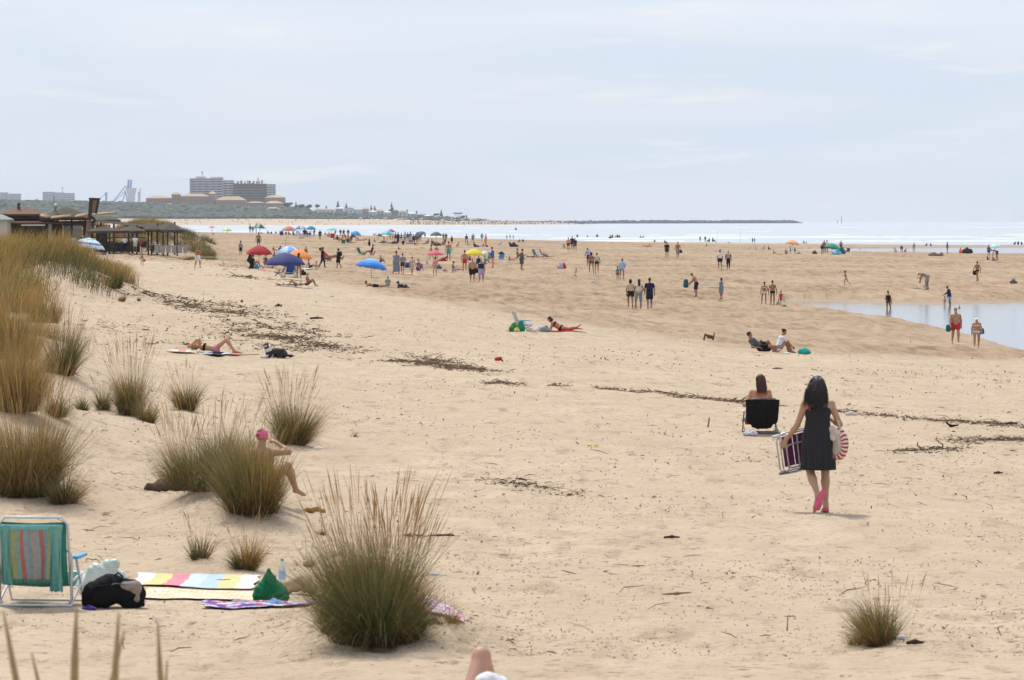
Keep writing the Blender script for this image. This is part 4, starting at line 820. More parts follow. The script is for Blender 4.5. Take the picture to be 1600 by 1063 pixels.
for row in PEOPLE:
    PP[row[-1]] = person(*row[:-1], row[-1], group='people spread over the beach')
# ---------------------------------------------------------------- far shore
FB = 3850.
def cz(u): return np.interp(u, [-900, 0, 200, 300, 400, 450, 500, 600, 650, 700, 760, 850, 1000], [19, 18, 16, 13.5, 12, 11, 9.5, 8, 7, 4.5, 2.6, 1.2, -1.5])
def coast_z(x, y, u):
    bz = np.interp(u, [-900, 400, 600, 700, 800, 880, 940], [5.4, 5.4, 5.0, 4.0, 2.6, 1.6, -1.5]); n = fbm(x/60, y/90, 4, 21)
    sh = FB+np.interp(u, [280, 500, 700, 850, 1000], [0, 30, 120, 320, 700])
    d = y-sh; z = np.where(d < 0, -1+d*.004, bz*sstep(0, 180, d))
    z = z+(cz(u)-bz*.8)*sstep(230, 560, d)*(cz(u) > 0)+n*.8*sstep(150, 300, d)
    return z-9*sstep(900, 1400, d)
mc = noise_mat('far_beach', (.50, .37, .25), (.44, .33, .22), .02, .9)
nt_ = mc.node_tree; b_ = nt_.nodes['Principled BSDF']; a_ = nn(nt_, 'ShaderNodeAttribute', attribute_name='veg')
x_ = nn(nt_, 'ShaderNodeMix', data_type='RGBA', inp={7: (.045, .06, .035, 1)}); lk(nt_, a_.outputs['Fac'], x_.inputs[0]); lk(nt_, b_.inputs['Base Color'].links[0].from_socket, x_.inputs[6]); lk(nt_, x_.outputs[2], b_.inputs['Base Color'])
def veg_a(x, y, u):
    sh = FB+np.interp(u, [280, 500, 700, 850, 1000], [0, 30, 120, 320, 700]); return sstep(215, 300, y-sh+60*fbm(x/40, y/60, 3, 4))
sheet('far_shore', np.concatenate([np.linspace(-900, -50, 12)[:-1], np.linspace(-50, 1100, 240)]), np.concatenate([np.arange(3700, 4500, 10.), np.arange(4500, 5600, 60.)]), coast_z, mc, {'veg': veg_a})
def cg(u, y): x = (u-800)/F*y; return Vector((x, y, float(coast_z(np.array([x]), np.array([y]), np.array([float(u)]))[0])))
_ico = None
def ico(sub=1):
    import bmesh
    bm = bmesh.new(); bmesh.ops.create_icosphere(bm, subdivisions=sub, radius=1); V = np.array([v.co[:] for v in bm.verts]); Fq = np.array([[v.index for v in f.verts] for f in bm.faces]); bm.free(); return V, Fq
IV, IF = ico(2)
def blobs(centers, radii, seed=0, rough=.28):
    rg = np.random.RandomState(seed); n = len(centers); C = np.array(centers)[:, None, :]; Rr = np.array(radii)[:, None, :]
    V = C+IV[None]*Rr*(1+rough*(rg.rand(n, len(IV), 1)*2-1)); Fq = IF[None]+(np.arange(n)*len(IV))[:, None, None]
    return V.reshape(-1, 3), Fq.reshape(-1, 3)
def var_mat(name, cols, rough=.85):
    """foliage whose clumps differ in green from one to the next"""
    m, nt, b = mat(name); tc = nn(nt, 'ShaderNodeTexCoord'); n = nn(nt, 'ShaderNodeTexNoise', inp={'Scale': .12, 'Detail': 8, 'Roughness': .7}); lk(nt, tc.outputs['Object'], n.inputs[0])
    cr = nn(nt, 'ShaderNodeValToRGB'); lk(nt, n.outputs[0], cr.inputs[0]); e = cr.color_ramp.elements; e[0].position = .35; e[0].color = (*cols[0], 1); e[1].position = .68; e[1].color = (*cols[1], 1)
    lk(nt, cr.outputs[0], b.inputs['Base Color']); b.inputs['Roughness'].default_value = rough; return m
M['pines'] = var_mat('pine_wood', ((.014, .026, .014), (.042, .056, .030)))
rg = np.random.RandomState(3); C_, R_ = [], []
for i in range(5200):
    u = rg.uniform(-120, 560) if i < 4300 else rg.uniform(560, 720); d = rg.uniform(260, 640); y = FB+d; 
    if u > 500 and rg.rand() > .5: continue
    p = cg(u, y); s_ = rg.uniform(2.2, 4.6)*(1 if u < 480 else .6); hh = rg.uniform(1, 3.2)*(1 if u < 480 else .5)
    hh *= .35+.65*sstep(260, 420, d); C_.append((p.x, p.y, p.z+hh)); R_.append((s_*1.3, s_*1.3, s_*.62))
V_, F_ = blobs(C_, R_, 5); tag(link('pine_wood', npmesh('pine_wood', V_, F_), M['pines']), 'dark green pine wood covering the far coastal hill', 'wood', kind='stuff')

# far buildings
M['fwall'] = noise_mat('render_wall', (.62, .58, .58), (.54, .51, .52), .08, .85); M['fwin'] = noise_mat('dark_openings', (.10, .11, .14), (.17, .18, .21), .3, .4)
M['ochre'] = noise_mat('ochre_wall', (.42, .26, .17), (.36, .23, .16), .06, .9); M['tile'] = noise_mat('clay_tiles', (.50, .34, .23), (.42, .28, .19), .2, .9); M['rust'] = noise_mat('raw_concrete', (.10, .055, .05), (.20, .115, .10), .15, .9)
M['white'] = noise_mat('white_wall', (.74, .73, .71), (.66, .66, .65), .2, .8); M['crane'] = noise_mat('crane_paint', (.10, .22, .42), (.14, .26, .44), .2, .6); M['pale'] = noise_mat('pale_concrete', (.45, .43, .42), (.4, .38, .38), .1, .9)
def facade(b, root, P0, wid, hgt, dep, nf, nb, wallm, winm, bal=True, rise=True):
    """floors of continuous balconies with dark recesses and piers between bays"""
    x0, y0, z0 = P0; w_ = MB(); w_.box((x0+wid/2, y0+dep/2, z0+hgt/2), (wid, dep, hgt)); w_.build('wall', wallm, root)
    fh = hgt/nf
    for k in range(nf):
        s_ = MB(); s_.box((x0+wid/2, y0-.7, z0+fh*k+fh*.22), (wid+.8, 1.4, fh*.46))
        s_.build('balcony', wallm, root)
        g = MB(); g.box((x0+wid/2, y0-.05, z0+fh*k+fh*.72), (wid-.6, .1, fh*.5)); g.build('window_band', winm, root)
    for k in range(nb+1):
        g = MB(); g.box((x0+wid*k/nb, y0-.5, z0+hgt/2), (.5, 1.05, hgt)); g.build('pier', wallm, root)
def place_px(u0, u1, vt, vb, y): a = at(u0, vb, y); b = at(u1, vt, y); return a.x, b.x, a.z, b.z
Y1 = 4560.
r = empty('apartment_tower', (0, 0, 0), 0, 'pale grey apartment tower with long balcony floors on the far hill', 'building')
x0, x1, z0, z1 = place_px(297, 348, 279, 326, Y1); facade(MB(), r, (x0, Y1, z0), x1-x0, z1-z0, 16, 12, 5, M['fwall'], M['fwin'])
g = MB(); g.box(((x0+x1)/2-6, Y1+8, z1+1), (10, 10, 2)); g.box(((x0+x1)/2+10, Y1+8, z1+.8), (13, 10, 1.6)); g.build('roof_house', M['fwall'], r)
g = MB(); g.tube([(x0+12, Y1+6, z1+2), (x0+12, Y1+6, z1+7)], .4, 6); g.tube([(x0+12, Y1+6, z1+5), (x0+12, Y1+6, z1+7)], .9, 8); g.build('mast', M['pale'], r)
r = empty('apartment_tower', (0, 0, 0), 0, 'narrow white apartment tower joining the grey tower and the burnt looking one', 'building')
x0, x1, z0, z1 = place_px(348.5, 365, 282, 328, Y1+4); facade(MB(), r, (x0, Y1+4, z0), x1-x0, z1-z0, 14, 12, 2, M['white'], M['fwin'])
r = empty('unfinished_tower', (0, 0, 0), 0, 'dark brown unfinished apartment tower with ragged roofline', 'building')
x0, x1, z0, z1 = place_px(365.5, 415, 284, 330, Y1-6); wd = x1-x0
g = MB(); g.box(((x0+x1)/2, Y1+4, (z0+z1)/2-1), (wd, 16, z1-z0-2)); g.build('wall', M['rust'], r)
for k in range(11):
    zz = z0+(z1-z0)*k/11; g = MB(); g.box(((x0+x1)/2, Y1-5.0, zz+.35), (wd+1, 3.4, .7)); g.build('floor_slab', M['ochre'] if k > 8 else M['pale'], r)
for k in range(13):
    g = MB(); hh = z1-z0-rg.uniform(-1.5, 2.5)-k*.28; g.box((x0+wd*k/12, Y1-5.2, z0+hh/2), (1.1, 3, hh)); g.build('pier', M['rust'], r)
for k in range(9): g = MB(); g.box((x0+4+k*3+rg.uniform(-1, 1), Y1+2, z1-.6+rg.uniform(-.5, .5)), (rg.uniform(.8, 2), 3, 3)); g.build('roof_stub', M['rust'], r)
g = MB(); g.tube([(x0+wd*.75, Y1, z1-2), (x0+wd*.75, Y1, z1+4)], .45, 6); g.build('mast', M['rust'], r)
r = empty('apartment_tower', (0, 0, 0), 0, 'small white apartment block rising behind right of the dark tower', 'building')
x0, x1, z0, z1 = place_px(415.5, 430, 288, 330, Y1+40); facade(MB(), r, (x0, Y1+40, z0), x1-x0, z1-z0, 14, 11, 3, M['white'], M['fwin'])
def villa(u0, u1, vt, ve, vb, y, wallm, roofm, label, cat='building', dep=14, arches=0, name='resort_building'):
    a, b, z0, ze = place_px(u0, u1, ve, vb, y); zt = at(u0, vt, y).z; r = empty(name, (0, 0, 0), 0, label, cat)
    g = MB(); g.box(((a+b)/2, y+dep/2, (z0+ze)/2), (b-a, dep, ze-z0)); g.build('wall', wallm, r)
    o = .6; ins = min((b-a)*.3, dep*.5); g = MB(); V = [(a-o, y-o, ze), (b+o, y-o, ze), (b+o, y+dep+o, ze), (a-o, y+dep+o, ze), (a+ins, y+dep/2, zt), (b-ins, y+dep/2, zt)]
    g.add(V, [(0, 1, 5, 4), (1, 2, 5), (2, 3, 4, 5), (3, 0, 4), (3, 2, 1, 0)]); g.build('roof', roofm, r)
    n = max(2, int((b-a)/3.2)); hz_ = ze-z0
    for k in range(n):
        for q in range(max(1, int(hz_/3.4))):
            g = MB(); g.box((a+(b-a)*(k+.5)/n, y-.06, z0+1.9+q*3.3), (1.3, .12, 1.7)); g.build('window', M['fwin'], r)
    return r
villa(228, 268, 306, 310, 318, 4440, M['ochre'], M['tile'], 'long low ochre resort wing with tiled roof, left end of the resort')
villa(268, 281, 300, 304, 320, 4434, M['ochre'], M['tile'], 'square ochre corner tower at left of the long arcaded resort wing', name='resort_tower')
villa(281, 327, 303, 307, 322, 4430, M['ochre'], M['tile'], 'long ochre resort wing with pale roof below the grey apartment tower')
villa(327, 336, 299, 303, 323, 4424, M['ochre'], M['tile'], 'slim ochre stair tower in the middle of the resort', name='resort_tower')
villa(337, 384, 307, 313, 326, 4420, M['ochre'], M['tile'], 'broad resort building with wide hipped tan roof below the dark tower')
villa(384, 414, 315, 317, 329, 4410, M['ochre'], M['tile'], 'ochre resort block with two squat corner towers, half sunk in trees')
villa(414, 445, 305, 309, 318, 4480, M['ochre'], M['tile'], 'upper reddish roofed resort wing at right end below the white block')
villa(414, 442, 314, 318, 326, 4430, M['ochre'], M['tile'], 'lower reddish roofed resort wing at right end of the resort')
villa(416, 436, 324, 326, 332, 4300, M['white'], M['tile'], 'small white house with tiled roof among pines under the resort', name='house')
# town on the falling ridge: individual houses
rg = np.random.RandomState(11)
TOWN = [(491, 522, 326, 328, 335, 'long white house with bright orange roof, first of the town'), (524, 536, 324, 326, 333, 'grey gabled house right of the long orange roofed one'), (538, 552, 323, 325, 334, 'tall pale house below the thin mast'),
 (552, 566, 326, 328, 336, 'grey roofed house in the middle of the hillside'), (566, 576, 324, 327, 336, 'house with rusty gable end on the hillside'), (577, 588, 329, 331, 338, 'white roofed beach pavilion on the hillside'), (584, 600, 327, 330, 336, 'pinkish house with long low roof'),
 (600, 611, 330, 332, 339, 'house with bright white awning above the beach'), (606, 622, 327, 329, 336, 'terracotta roofed house by the tall conifer'), (622, 636, 329, 331, 338, 'wide tan house right of the tall conifer'), (636, 648, 332, 334, 340, 'white roofed beach bar house near the end of town'),
 (648, 660, 334, 335.5, 341, 'low beige house near the end of town'), (662, 674, 336, 337.5, 342, 'pale low house among the last dunes'), (676, 690, 337, 338.5, 343, 'flat grey house by the small conifer'), (706, 722, 339, 340, 343.5, 'last white beach pavilion by the row of palms'), (556, 568, 334, 335, 340, 'small dark roofed kiosk on the dune foot')]
TM = [M['white'], M['pale'], M['ochre']]; RM_ = [M['tile'], M['pale'], M['white'], M['rust']]
for i, t in enumerate(TOWN):
    rm = M['tile'] if i in (0, 4, 8, 6) else RM_[[1, 2, 1, 1, 0, 2, 0, 2, 0, 0, 2, 1, 2, 1, 2, 3][i]]
    y_ = np.interp(t[0], [490, 720], [4330, 4420])-(0 if t[4] < 338 else 90)
    r = villa(t[0], t[1], t[2], t[3], t[4], y_, M['white'] if i in (0, 2, 5, 7, 10, 14) else TM[i % 3], rm, t[5], 'house', dep=9, name='house'); r['group'] = 'houses of the far town'
# far trees: conifers, round trees and palms on the ridge
M['bark'] = noise_mat('bark', (.10, .08, .06), (.16, .12, .09), 3, .95)
def far_tree(u, vt, vb, y, kind, label):
    a = at(u, vb, y); h_ = at(u, vt, y).z-a.z; r = empty('conifer' if kind == 'c' else 'palm_tree' if kind == 'p' else 'round_tree', a, 0, label, 'tree', 'trees on the far ridge')
    g = MB(); g.tube([(0, 0, -2), (0, 0, h_*(.95 if kind == 'p' else .6))], [h_*.03+.15, h_*.015+.08], 6); g.build('trunk', M['bark'], r)
    rr = random.Random(int(u)); C, Q = [], []
    if kind == 'c':
        for k in range(9):
            t = k/9; w_ = (1-t)*h_*.2+.25
            for q in range(4): an = rr.uniform(0, 6.28); C.append((math.cos(an)*w_*.6, math.sin(an)*w_*.6, h_*(.15+.85*t))); Q.append((w_*.6, w_*.6, h_*.05))
        C.append((0, 0, h_*.97)); Q.append((.3, .3, h_*.09))
    elif kind == 'p':
        for k in range(8): an = k*.785; C.append((math.cos(an)*1.3, math.sin(an)*1.3, h_-.15*(k % 2))); Q.append((1.1, .7, .35))
    else:
        for k in range(12): an = rr.uniform(0, 6.28); q = rr.uniform(.1, .5)*h_; C.append((math.cos(an)*q, math.sin(an)*q, h_*rr.uniform(.55, .9))); Q.append((h_*.27, h_*.27, h_*.17))
    V, Fq = blobs(C, Q, int(u), .35); link('crown', npmesh('crown', V, Fq), M['pines'], r)
for t in [(450, 317, 328, 'r', 'broad rounded pine right of the resort'), (462.5, 316, 330, 'c', 'dark columnar cypress at the start of the ridge'), (470, 320, 329, 'r', 'wide umbrella pine right of the cypress'), (483, 320, 329, 'r', 'round tree between umbrella pine and orange roof'), (496, 320, 328, 'r', 'round tree standing behind the long orange roof'),
 (510, 321.5, 328, 'c', 'small cypress behind the middle of the orange roof'), (528, 314, 329, 'c', 'thin tall conifer rising over the grey gabled house'), (541, 318, 328, 'c', 'short pointed conifer over the tall pale house'), (580, 321, 331, 'c', 'stout cypress on the hillside before the tall conifer'), (585.5, 322, 331, 'c', 'slim conifer right beside the stout cypress'),
 (612, 317, 331, 'c', 'tallest conifer of the town ridge'), (636, 327, 333, 'c', 'low conifer where the ridge starts to fall'), (651, 329, 335, 'c', 'pointed conifer over the low beige house'), (682, 334, 342, 'r', 'low round tree beside the small conifer'), (689.5, 328, 342, 'c', 'small conifer standing alone near the end of town'),
 (711, 333, 342, 'p', 'first palm of the short row by the last pavilion'), (714, 333.5, 342, 'p', 'second palm of the short row by the last pavilion'), (717, 333.5, 342, 'p', 'third palm of the short row by the last pavilion'), (720, 333, 342, 'p', 'fourth palm of the short row by the last pavilion'),
 (724, 337, 342.5, 'r', 'round bush right of the palm row'), (729, 336, 342.5, 'c', 'pointed shrub at the very end of the ridge')]:
    far_tree(t[0], t[1], t[2], 4350 if t[0] < 640 else 4400, t[3], t[4])
# bushes between houses and the dune foot
C_, R_ = [], []
for i in range(900):
    u = rg.uniform(445, 760); y = FB+rg.uniform(270, 430)+np.interp(u, [500, 700], [0, 120]); p = cg(u, y); s_ = rg.uniform(.8, 2.4); C_.append((p.x, p.y, p.z+.4)); R_.append((s_*1.5, s_*1.3, s_*.6))
V_, F_ = blobs(C_, R_, 8); tag(link('dune_scrub', npmesh('dune_scrub', V_, F_), M['pines']), 'low grey green scrub along the foot of the far town', 'scrub', kind='stuff')
# the far crowd: too far and too many to count
g = MB()
for i in range(620):
    u = abs(rg.normal(0, 150))+640 if rg.rand() < .75 else rg.uniform(280, 900)
    if u > 930: continue
    sh = FB+np.interp(u, [280, 500, 700, 850, 1000], [0, 30, 120, 320, 700]); p = cg(u, sh+rg.uniform(15, 150)); h_ = rg.uniform(1.1, 1.8)
    g.lathe([(.18, 0), (.24, h_*.5), (.3, h_*.75), (.12, h_*.86), (.16, h_*.93), (.05, h_)], p, 6)
tag(g.build('distant_crowd', noise_mat('crowd', (.06, .05, .06), (.35, .25, .2), .13, .8)), 'distant crowd of bathers on the far beach', 'crowd', kind='stuff')
g = MB()
for i in range(90):
    u = rg.uniform(560, 880); sh = FB+np.interp(u, [280, 500, 700, 850, 1000], [0, 30, 120, 320, 700]); p = cg(u, sh+rg.uniform(40, 150)); g.tube([p, p+Vector((0, 0, 1.9))], .04, 4); g.lathe([(1.4, 1.7), (.8, 2.1), (.02, 2.3)], p, 8)
tag(g.build('distant_parasols', noise_mat('far_parasols', (.7, .7, .72), (.35, .25, .2), .05, .8)), 'tiny pale parasols dotted over the far beach', 'parasols', kind='stuff')
# faint apartment rows beyond the wood and the harbour crane
Y2 = 6900.
for u0, u1, vt, lb in ((-8, 12, 301, 'faint pale block beyond the wood at far left edge'), (14, 32, 303, 'faint low block beyond the wood, right of the one at left edge'), (67, 84, 300, 'faint white block beyond the wood, left of the mast'), (84, 100, 301, 'faint white block beyond the wood, around the mast'), (100, 116, 302, 'faint white block beyond the wood, right of the mast')):
    r = empty('apartment_block', (0, 0, 0), 0, lb, 'building'); x0, x1, z0, z1 = place_px(u0, u1, vt, 320, Y2); facade(MB(), r, (x0, Y2, z0), x1-x0, z1-z0, 12, 6, 4, M['pale'], M['fwin'])
    if u0 == 84: g = MB(); g.tube([(x0+13, Y2+5, z1), (x0+13, Y2+5, z1+7)], .35, 6); g.box((x0+13, Y2+5, z1+7), (3, 1, 1.2)); g.build('mast', M['fwin'], r)
Y3 = 7400.; r = empty('harbour_crane', (0, 0, 0), 0, 'big bluish harbour crane with funnel shaped tower beyond the wood', 'crane')
A = lambda u, v, d=0: at(u, v, Y3+d)
g = MB(); a = A(205, 322); p2 = lambda hw, z: (hw, z)
px = Y3/F
g.rings([[A(205+sx*w_, v)+Vector((0, dy*px*6, 0)) for sx, dy in ((-1, -1), (1, -1), (1, 1), (-1, 1))] for w_, v in ((5, 322), (5.5, 305), (8, 295.5), (8, 294))]); g.build('tower', M['pale'], r)
g = MB(); g.tube([A(200, 294), A(201, 281)], 1.6*px, 6); g.tube([A(204, 294), A(205, 281)], 1.6*px, 6); g.build('top_mast', M['crane'], r)
g = MB()
for o in (-4, 4):
    g.tube([A(176, 316, o), A(196, 291, o)], .8*px, 5); g.tube([A(196, 291, o), A(205, 296, o)], .7*px, 5); g.tube([A(178, 316, o), A(199, 296, o)], .5*px, 5)
    for k in range(7): g.tube([A(177+k*3, 315-k*3.6, o), A(180+k*3, 314-k*2.9, o)], .35*px, 4)
g.build('boom', M['crane'], r)
g = MB(); g.tube([A(190, 320), A(196, 300)], .8*px, 5); g.tube([A(200, 320), A(196, 300)], .8*px, 5); g.build('strut', M['crane'], r)
r = empty('harbour_crane', (0, 0, 0), 0, 'small faint crane left of the big funnel shaped one', 'crane')
g = MB(); g.tube([A(166, 320), A(166, 302)], 1.5*px, 6); g.box(A(166, 303), (3.4*px, 8, 4*px)); g.build('tower', M['crane'], r); g = MB(); g.tube([A(165, 303), A(154, 312)], .5*px, 5); g.build('boom', M['crane'], r)
r = empty('harbour_chimney', (0, 0, 0), 0, 'slender pale stepped chimney right of the big crane', 'chimney')
g = MB(); g.box(A(217.5, 310), (4*px, 6, 20*px)); g.build('base', M['pale'], r); g = MB(); g.tube([A(219, 303), A(219, 295)], 1*px, 6); g.build('stack', M['pale'], r)
# jetty and channel beacon
rk = noise_mat('jetty_rock', (.10, .11, .13), (.16, .17, .19), .2, .9); C_, R_ = [], []
for i in range(2600):
    t = rg.rand(); u = 700+552*t; y = 4700+640*t; hw = 5
    x = (u-800)/F*y; o = rg.uniform(-1, 1); s_ = rg.uniform(.8, 1.8); zt = np.interp(t, [0, .4, .5, 1], [2.2, 2.4, 3.0, 3.0])
    if t > .975: zt *= (1-t)/.025
    C_.append((x, y+o*hw, max(-.3, zt*(1-abs(o))-rg.uniform(0, .5)))); R_.append((s_*1.2, s_, s_*.8))
V_, F_ = blobs(C_, R_, 9, .25); tag(link('jetty', npmesh('jetty', V_, F_, False), rk), 'long low rock jetty running out into the sea', 'jetty')
for u, v0, nm, lb, h_ in ((1315, 349.5, 'channel_beacon', 'tall slim channel beacon standing in the sea beyond the jetty end', 10), (1308.5, 349.5, 'channel_buoy', 'tiny dark buoy beside the slim channel beacon', 3.5)):
    r = empty(nm, at(u, v0, 5100), 0, lb, 'beacon'); r.location.z = 0; k = 5100/F
    g = MB(); g.lathe([(.9*k*.6, -1), (.7*k*.6, h_*k*.5), (.35*k, h_*k)], (0, 0, 0), 8); g.build('tower', M['fwin'], r)
    g = MB(); g.lathe([(.5*k, h_*k), (.5*k, h_*k+.6), (.1, h_*k+1)], (0, 0, 0), 8); g.build('light', M['fwin'], r)
# ---------------------------------------------------------------- beach things
def umbrella(u, vb, vr, wpx, cols, label, rise=.27, tilt=0, tdir=0, pole=(.7, .7, .7), mode='panel', scall=.03, top=None, y=None, closed=False):
    x, y, z = ground(u, vb) if y is None else ((u-800)/F*y, y, float(height((u-800)/F*y, y)[0]))
    r = wpx*y/F/2; H = max(.5, (vb-vr)*y/F); root = empty('beach_umbrella', (x, y, z), 0, label, 'umbrella', 'beach umbrellas')
    top_h = H+2*r*rise
    g = MB(); g.tube([(0, 0, -.1), (0, 0, top_h-.03)], .022*max(1, y/350), 6); pl = g.build('pole', M['paint'], root, True, pole)
    c = empty('canopy_tilt', (0, 0, 0)); bpy.data.objects.remove(c)
    Rt = Matrix.Translation((0, 0, H)) @ Matrix.Rotation(R(tilt), 4, Vector((math.cos(R(tdir)), math.sin(R(tdir)), 0)))
    mats = []
    ncol = len(cols); n = 8; sub = 4; NR = 7; V = []; Fc = []; mi = []
    for j in range(NR+1):
        t = j/NR; zz = 2*r*rise*(math.cos(t*math.pi*.5)**.85); 
        for k in range(n*sub):
            a = 2*math.pi*k/(n*sub); f = (k % sub)/sub; sag = math.sin(f*math.pi)
            rr = r*t*(1-.055*sag*t); z2 = zz*(1-.05*sag*t)-(r*scall*(1-sag) if j == NR else 0)
            V.append(Rt @ Vector((rr*math.cos(a), rr*math.sin(a), z2)))
    m_ = n*sub
    for j in range(NR):
        for k in range(m_):
            Fc.append((j*m_+k, (j+1)*m_+k, (j+1)*m_+(k+1) % m_, j*m_+(k+1) % m_))
            mi.append((k//sub) % ncol if mode == 'panel' else min(ncol-1, int(j/NR*ncol)))
    # valance: short hanging edge
    b0 = len(V)
    for k in range(m_): p = V[NR*m_+k]; V.append(p+Vector((0, 0, -.045*r*(1.2+.5*math.sin(k*2.1)))))
    for k in range(m_): Fc.append((NR*m_+k, b0+k, b0+(k+1) % m_, NR*m_+(k+1) % m_)); mi.append((k//sub) % ncol if mode == 'panel' else ncol-1)
    me = npmesh('canopy', V, Fc, True, mi)
    for q in cols:
        key = 'canopy_'+str(q)
        if key not in M: cq = cc(q); M[key] = noise_mat('canopy_fabric', cq, tuple(min(1, a*.86) for a in cq), 3, .75, .2)
        me.materials.append(M[key])
    link('canopy', me, None, root)
    g = MB()
    for k in range(n):
        a = 2*math.pi*k/n; g.tube([Rt @ Vector((0, 0, 2*r*rise*.96)), Rt @ Vector((r*.55*math.cos(a), r*.55*math.sin(a), 2*r*rise*.62)), Rt @ Vector((r*.97*math.cos(a), r*.97*math.sin(a), -.02))], .008*max(1, y/300), 4)
    g.build('ribs', M['paint'], root, True, (.5, .5, .5))
    g = MB(); g.lathe([(.03, 0), (.035, .04), (.012, .10)], Rt @ Vector((0, 0, 2*r*rise)), 8); g.build('finial', M['paint'], root, True, cc(top or 'white'))
    return root
umbrella(445, 437, 412, 64, ['navy'] if 0 else [(.035, .04, .16)], 'large plain navy umbrella on the left half of the beach', .26, 2, 0)
umbrella(467, 425, 403, 42, [(.85, .30, .07), (.80, .27, .06)], 'plain orange umbrella with magenta tip behind the navy one', .30, 3, 20, top='pink')
umbrella(451, 415, 395, 38, [(.25, .42, .72), (.50, .66, .85)], 'pale blue umbrella behind the orange one', .28)
umbrella(405, 416, 396, 41, [(.45, .02, .03), (.36, .015, .02)], 'red umbrella with white lettering marks on the far left group', .30, 4, 10)
umbrella(580, 433, 417.5, 50, [(.03, .20, .62), (.06, .33, .80), (.22, .52, .88)][::-1], 'bright blue ring striped umbrella standing alone in the middle', .26, 9, 100, mode='ring')
umbrella(680, 414, 398, 26, [(.66, .12, .16)], 'pink umbrella behind the girl in pink swimsuit', .25)
umbrella(741, 414, 398, 30, [(.82, .62, .05), (.78, .56, .04)], 'yellow umbrella beside the man in red shorts', .30, 3, 40)
umbrella(757, 410, 397, 15, ['mint', (.7, .8, .8)], 'small mint umbrella partly hidden right of the yellow one', .3)
umbrella(138, 398, 386, 52, [(.72, .78, .82), (.06, .40, .62), (.72, .78, .82), (.04, .22, .48), (.72, .78, .82)], 'blue and white ring striped umbrella behind the dune grass', .27, 7, 100, mode='ring')
umbrella(331, 363, 354.5, 10, [(.75, .3, .4)], 'tiny pink umbrella on the crest by the bar dune')
umbrella(355, 363, 358, 16, ['lgreen', (.7, .8, .3)], 'small yellow green umbrella low on the crest')
umbrella(406, 366, 356, 20, ['dteal', (.35, .5, .4), 'dteal', (.5, .6, .5)], 'dark green and white umbrella on the crest', .3, 5, 60)
umbrella(451, 369, 360, 24, [(.7, .16, .10), (.2, .4, .62), (.75, .25, .1)], 'red, orange and blue panelled umbrella on the crest')
umbrella(469, 369, 358, 20, [(.6, .62, .7), (.18, .22, .5)], 'navy and white panelled umbrella on the crest')
umbrella(486, 369, 358.5, 16, [(.03, .26, .38)], 'plain teal umbrella on the crest left of the lone dark figure', .32)
umbrella(518, 370, 359.5, 18, ['mint', (.45, .75, .6)], 'mint green umbrella on the crest right of the lone dark figure')
umbrella(556, 375, 366.5, 18, [(.06, .30, .62), (.08, .36, .68)], 'bright blue umbrella on the crest beside the teal dome tent', .3, 14, 80)
umbrella(591, 375, 368.5, 18, [(.12, .04, .06), (.6, .55, .5)], 'dark striped umbrella tipped low near the sea', .22, 10, 100)
umbrella(605, 378, 366.5, 21, [(.10, .45, .50), (.3, .62, .62)], 'turquoise umbrella at left of the group before the sea', .28)
umbrella(611, 375, 362.5, 16, [(.45, .12, .16), (.6, .62, .65), (.15, .2, .35)], 'dark multicoloured umbrella just behind the turquoise one', .28)
umbrella(655, 381, 369, 22, [(.13, .14, .16)], 'dark grey umbrella tipped steeply on its side', .3, 38, 285)
umbrella(681.5, 378, 368, 20, [(.12, .12, .12), (.15, .145, .14)], 'upright dark grey umbrella near the sea', .28)
umbrella(1238, 391, 381, 23, [(.85, .42, .2), (.8, .36, .16)], 'orange umbrella near the far tidal channel', .25, 8, 100)
umbrella(1300, 397, 388, 27, [(.015, .26, .17)], 'green umbrella between two tents by the far channel', .28, 12, 100)
umbrella(1555, 398, 386.5, 19, ['mint', (.6, .8, .76)], 'mint umbrella by the woman in purple', .28)
def closed_umbrella(u, v, px, col, label):
    x, y, z = ground(u, v); h = px*y/F; r = empty('closed_umbrella', (x, y, z), 0, label, 'umbrella', 'beach umbrellas')
    g = MB(); g.tube([(0, 0, -.1), (0, 0, h*1.02)], .02, 6); g.build('pole', M['paint'], r, True, (.6, .6, .6))
    g = MB(); g.lathe([(.12, h*.12), (.16, h*.3), (.2, h*.34), (.12, h*.6), (.06, h*.9), (.02, h)], n=10); g.build('canopy', M['cloth'], r, True, cc(col))
closed_umbrella(577, 386, 14, 'navy', 'furled navy umbrella stuck in the sand beside a seated person')

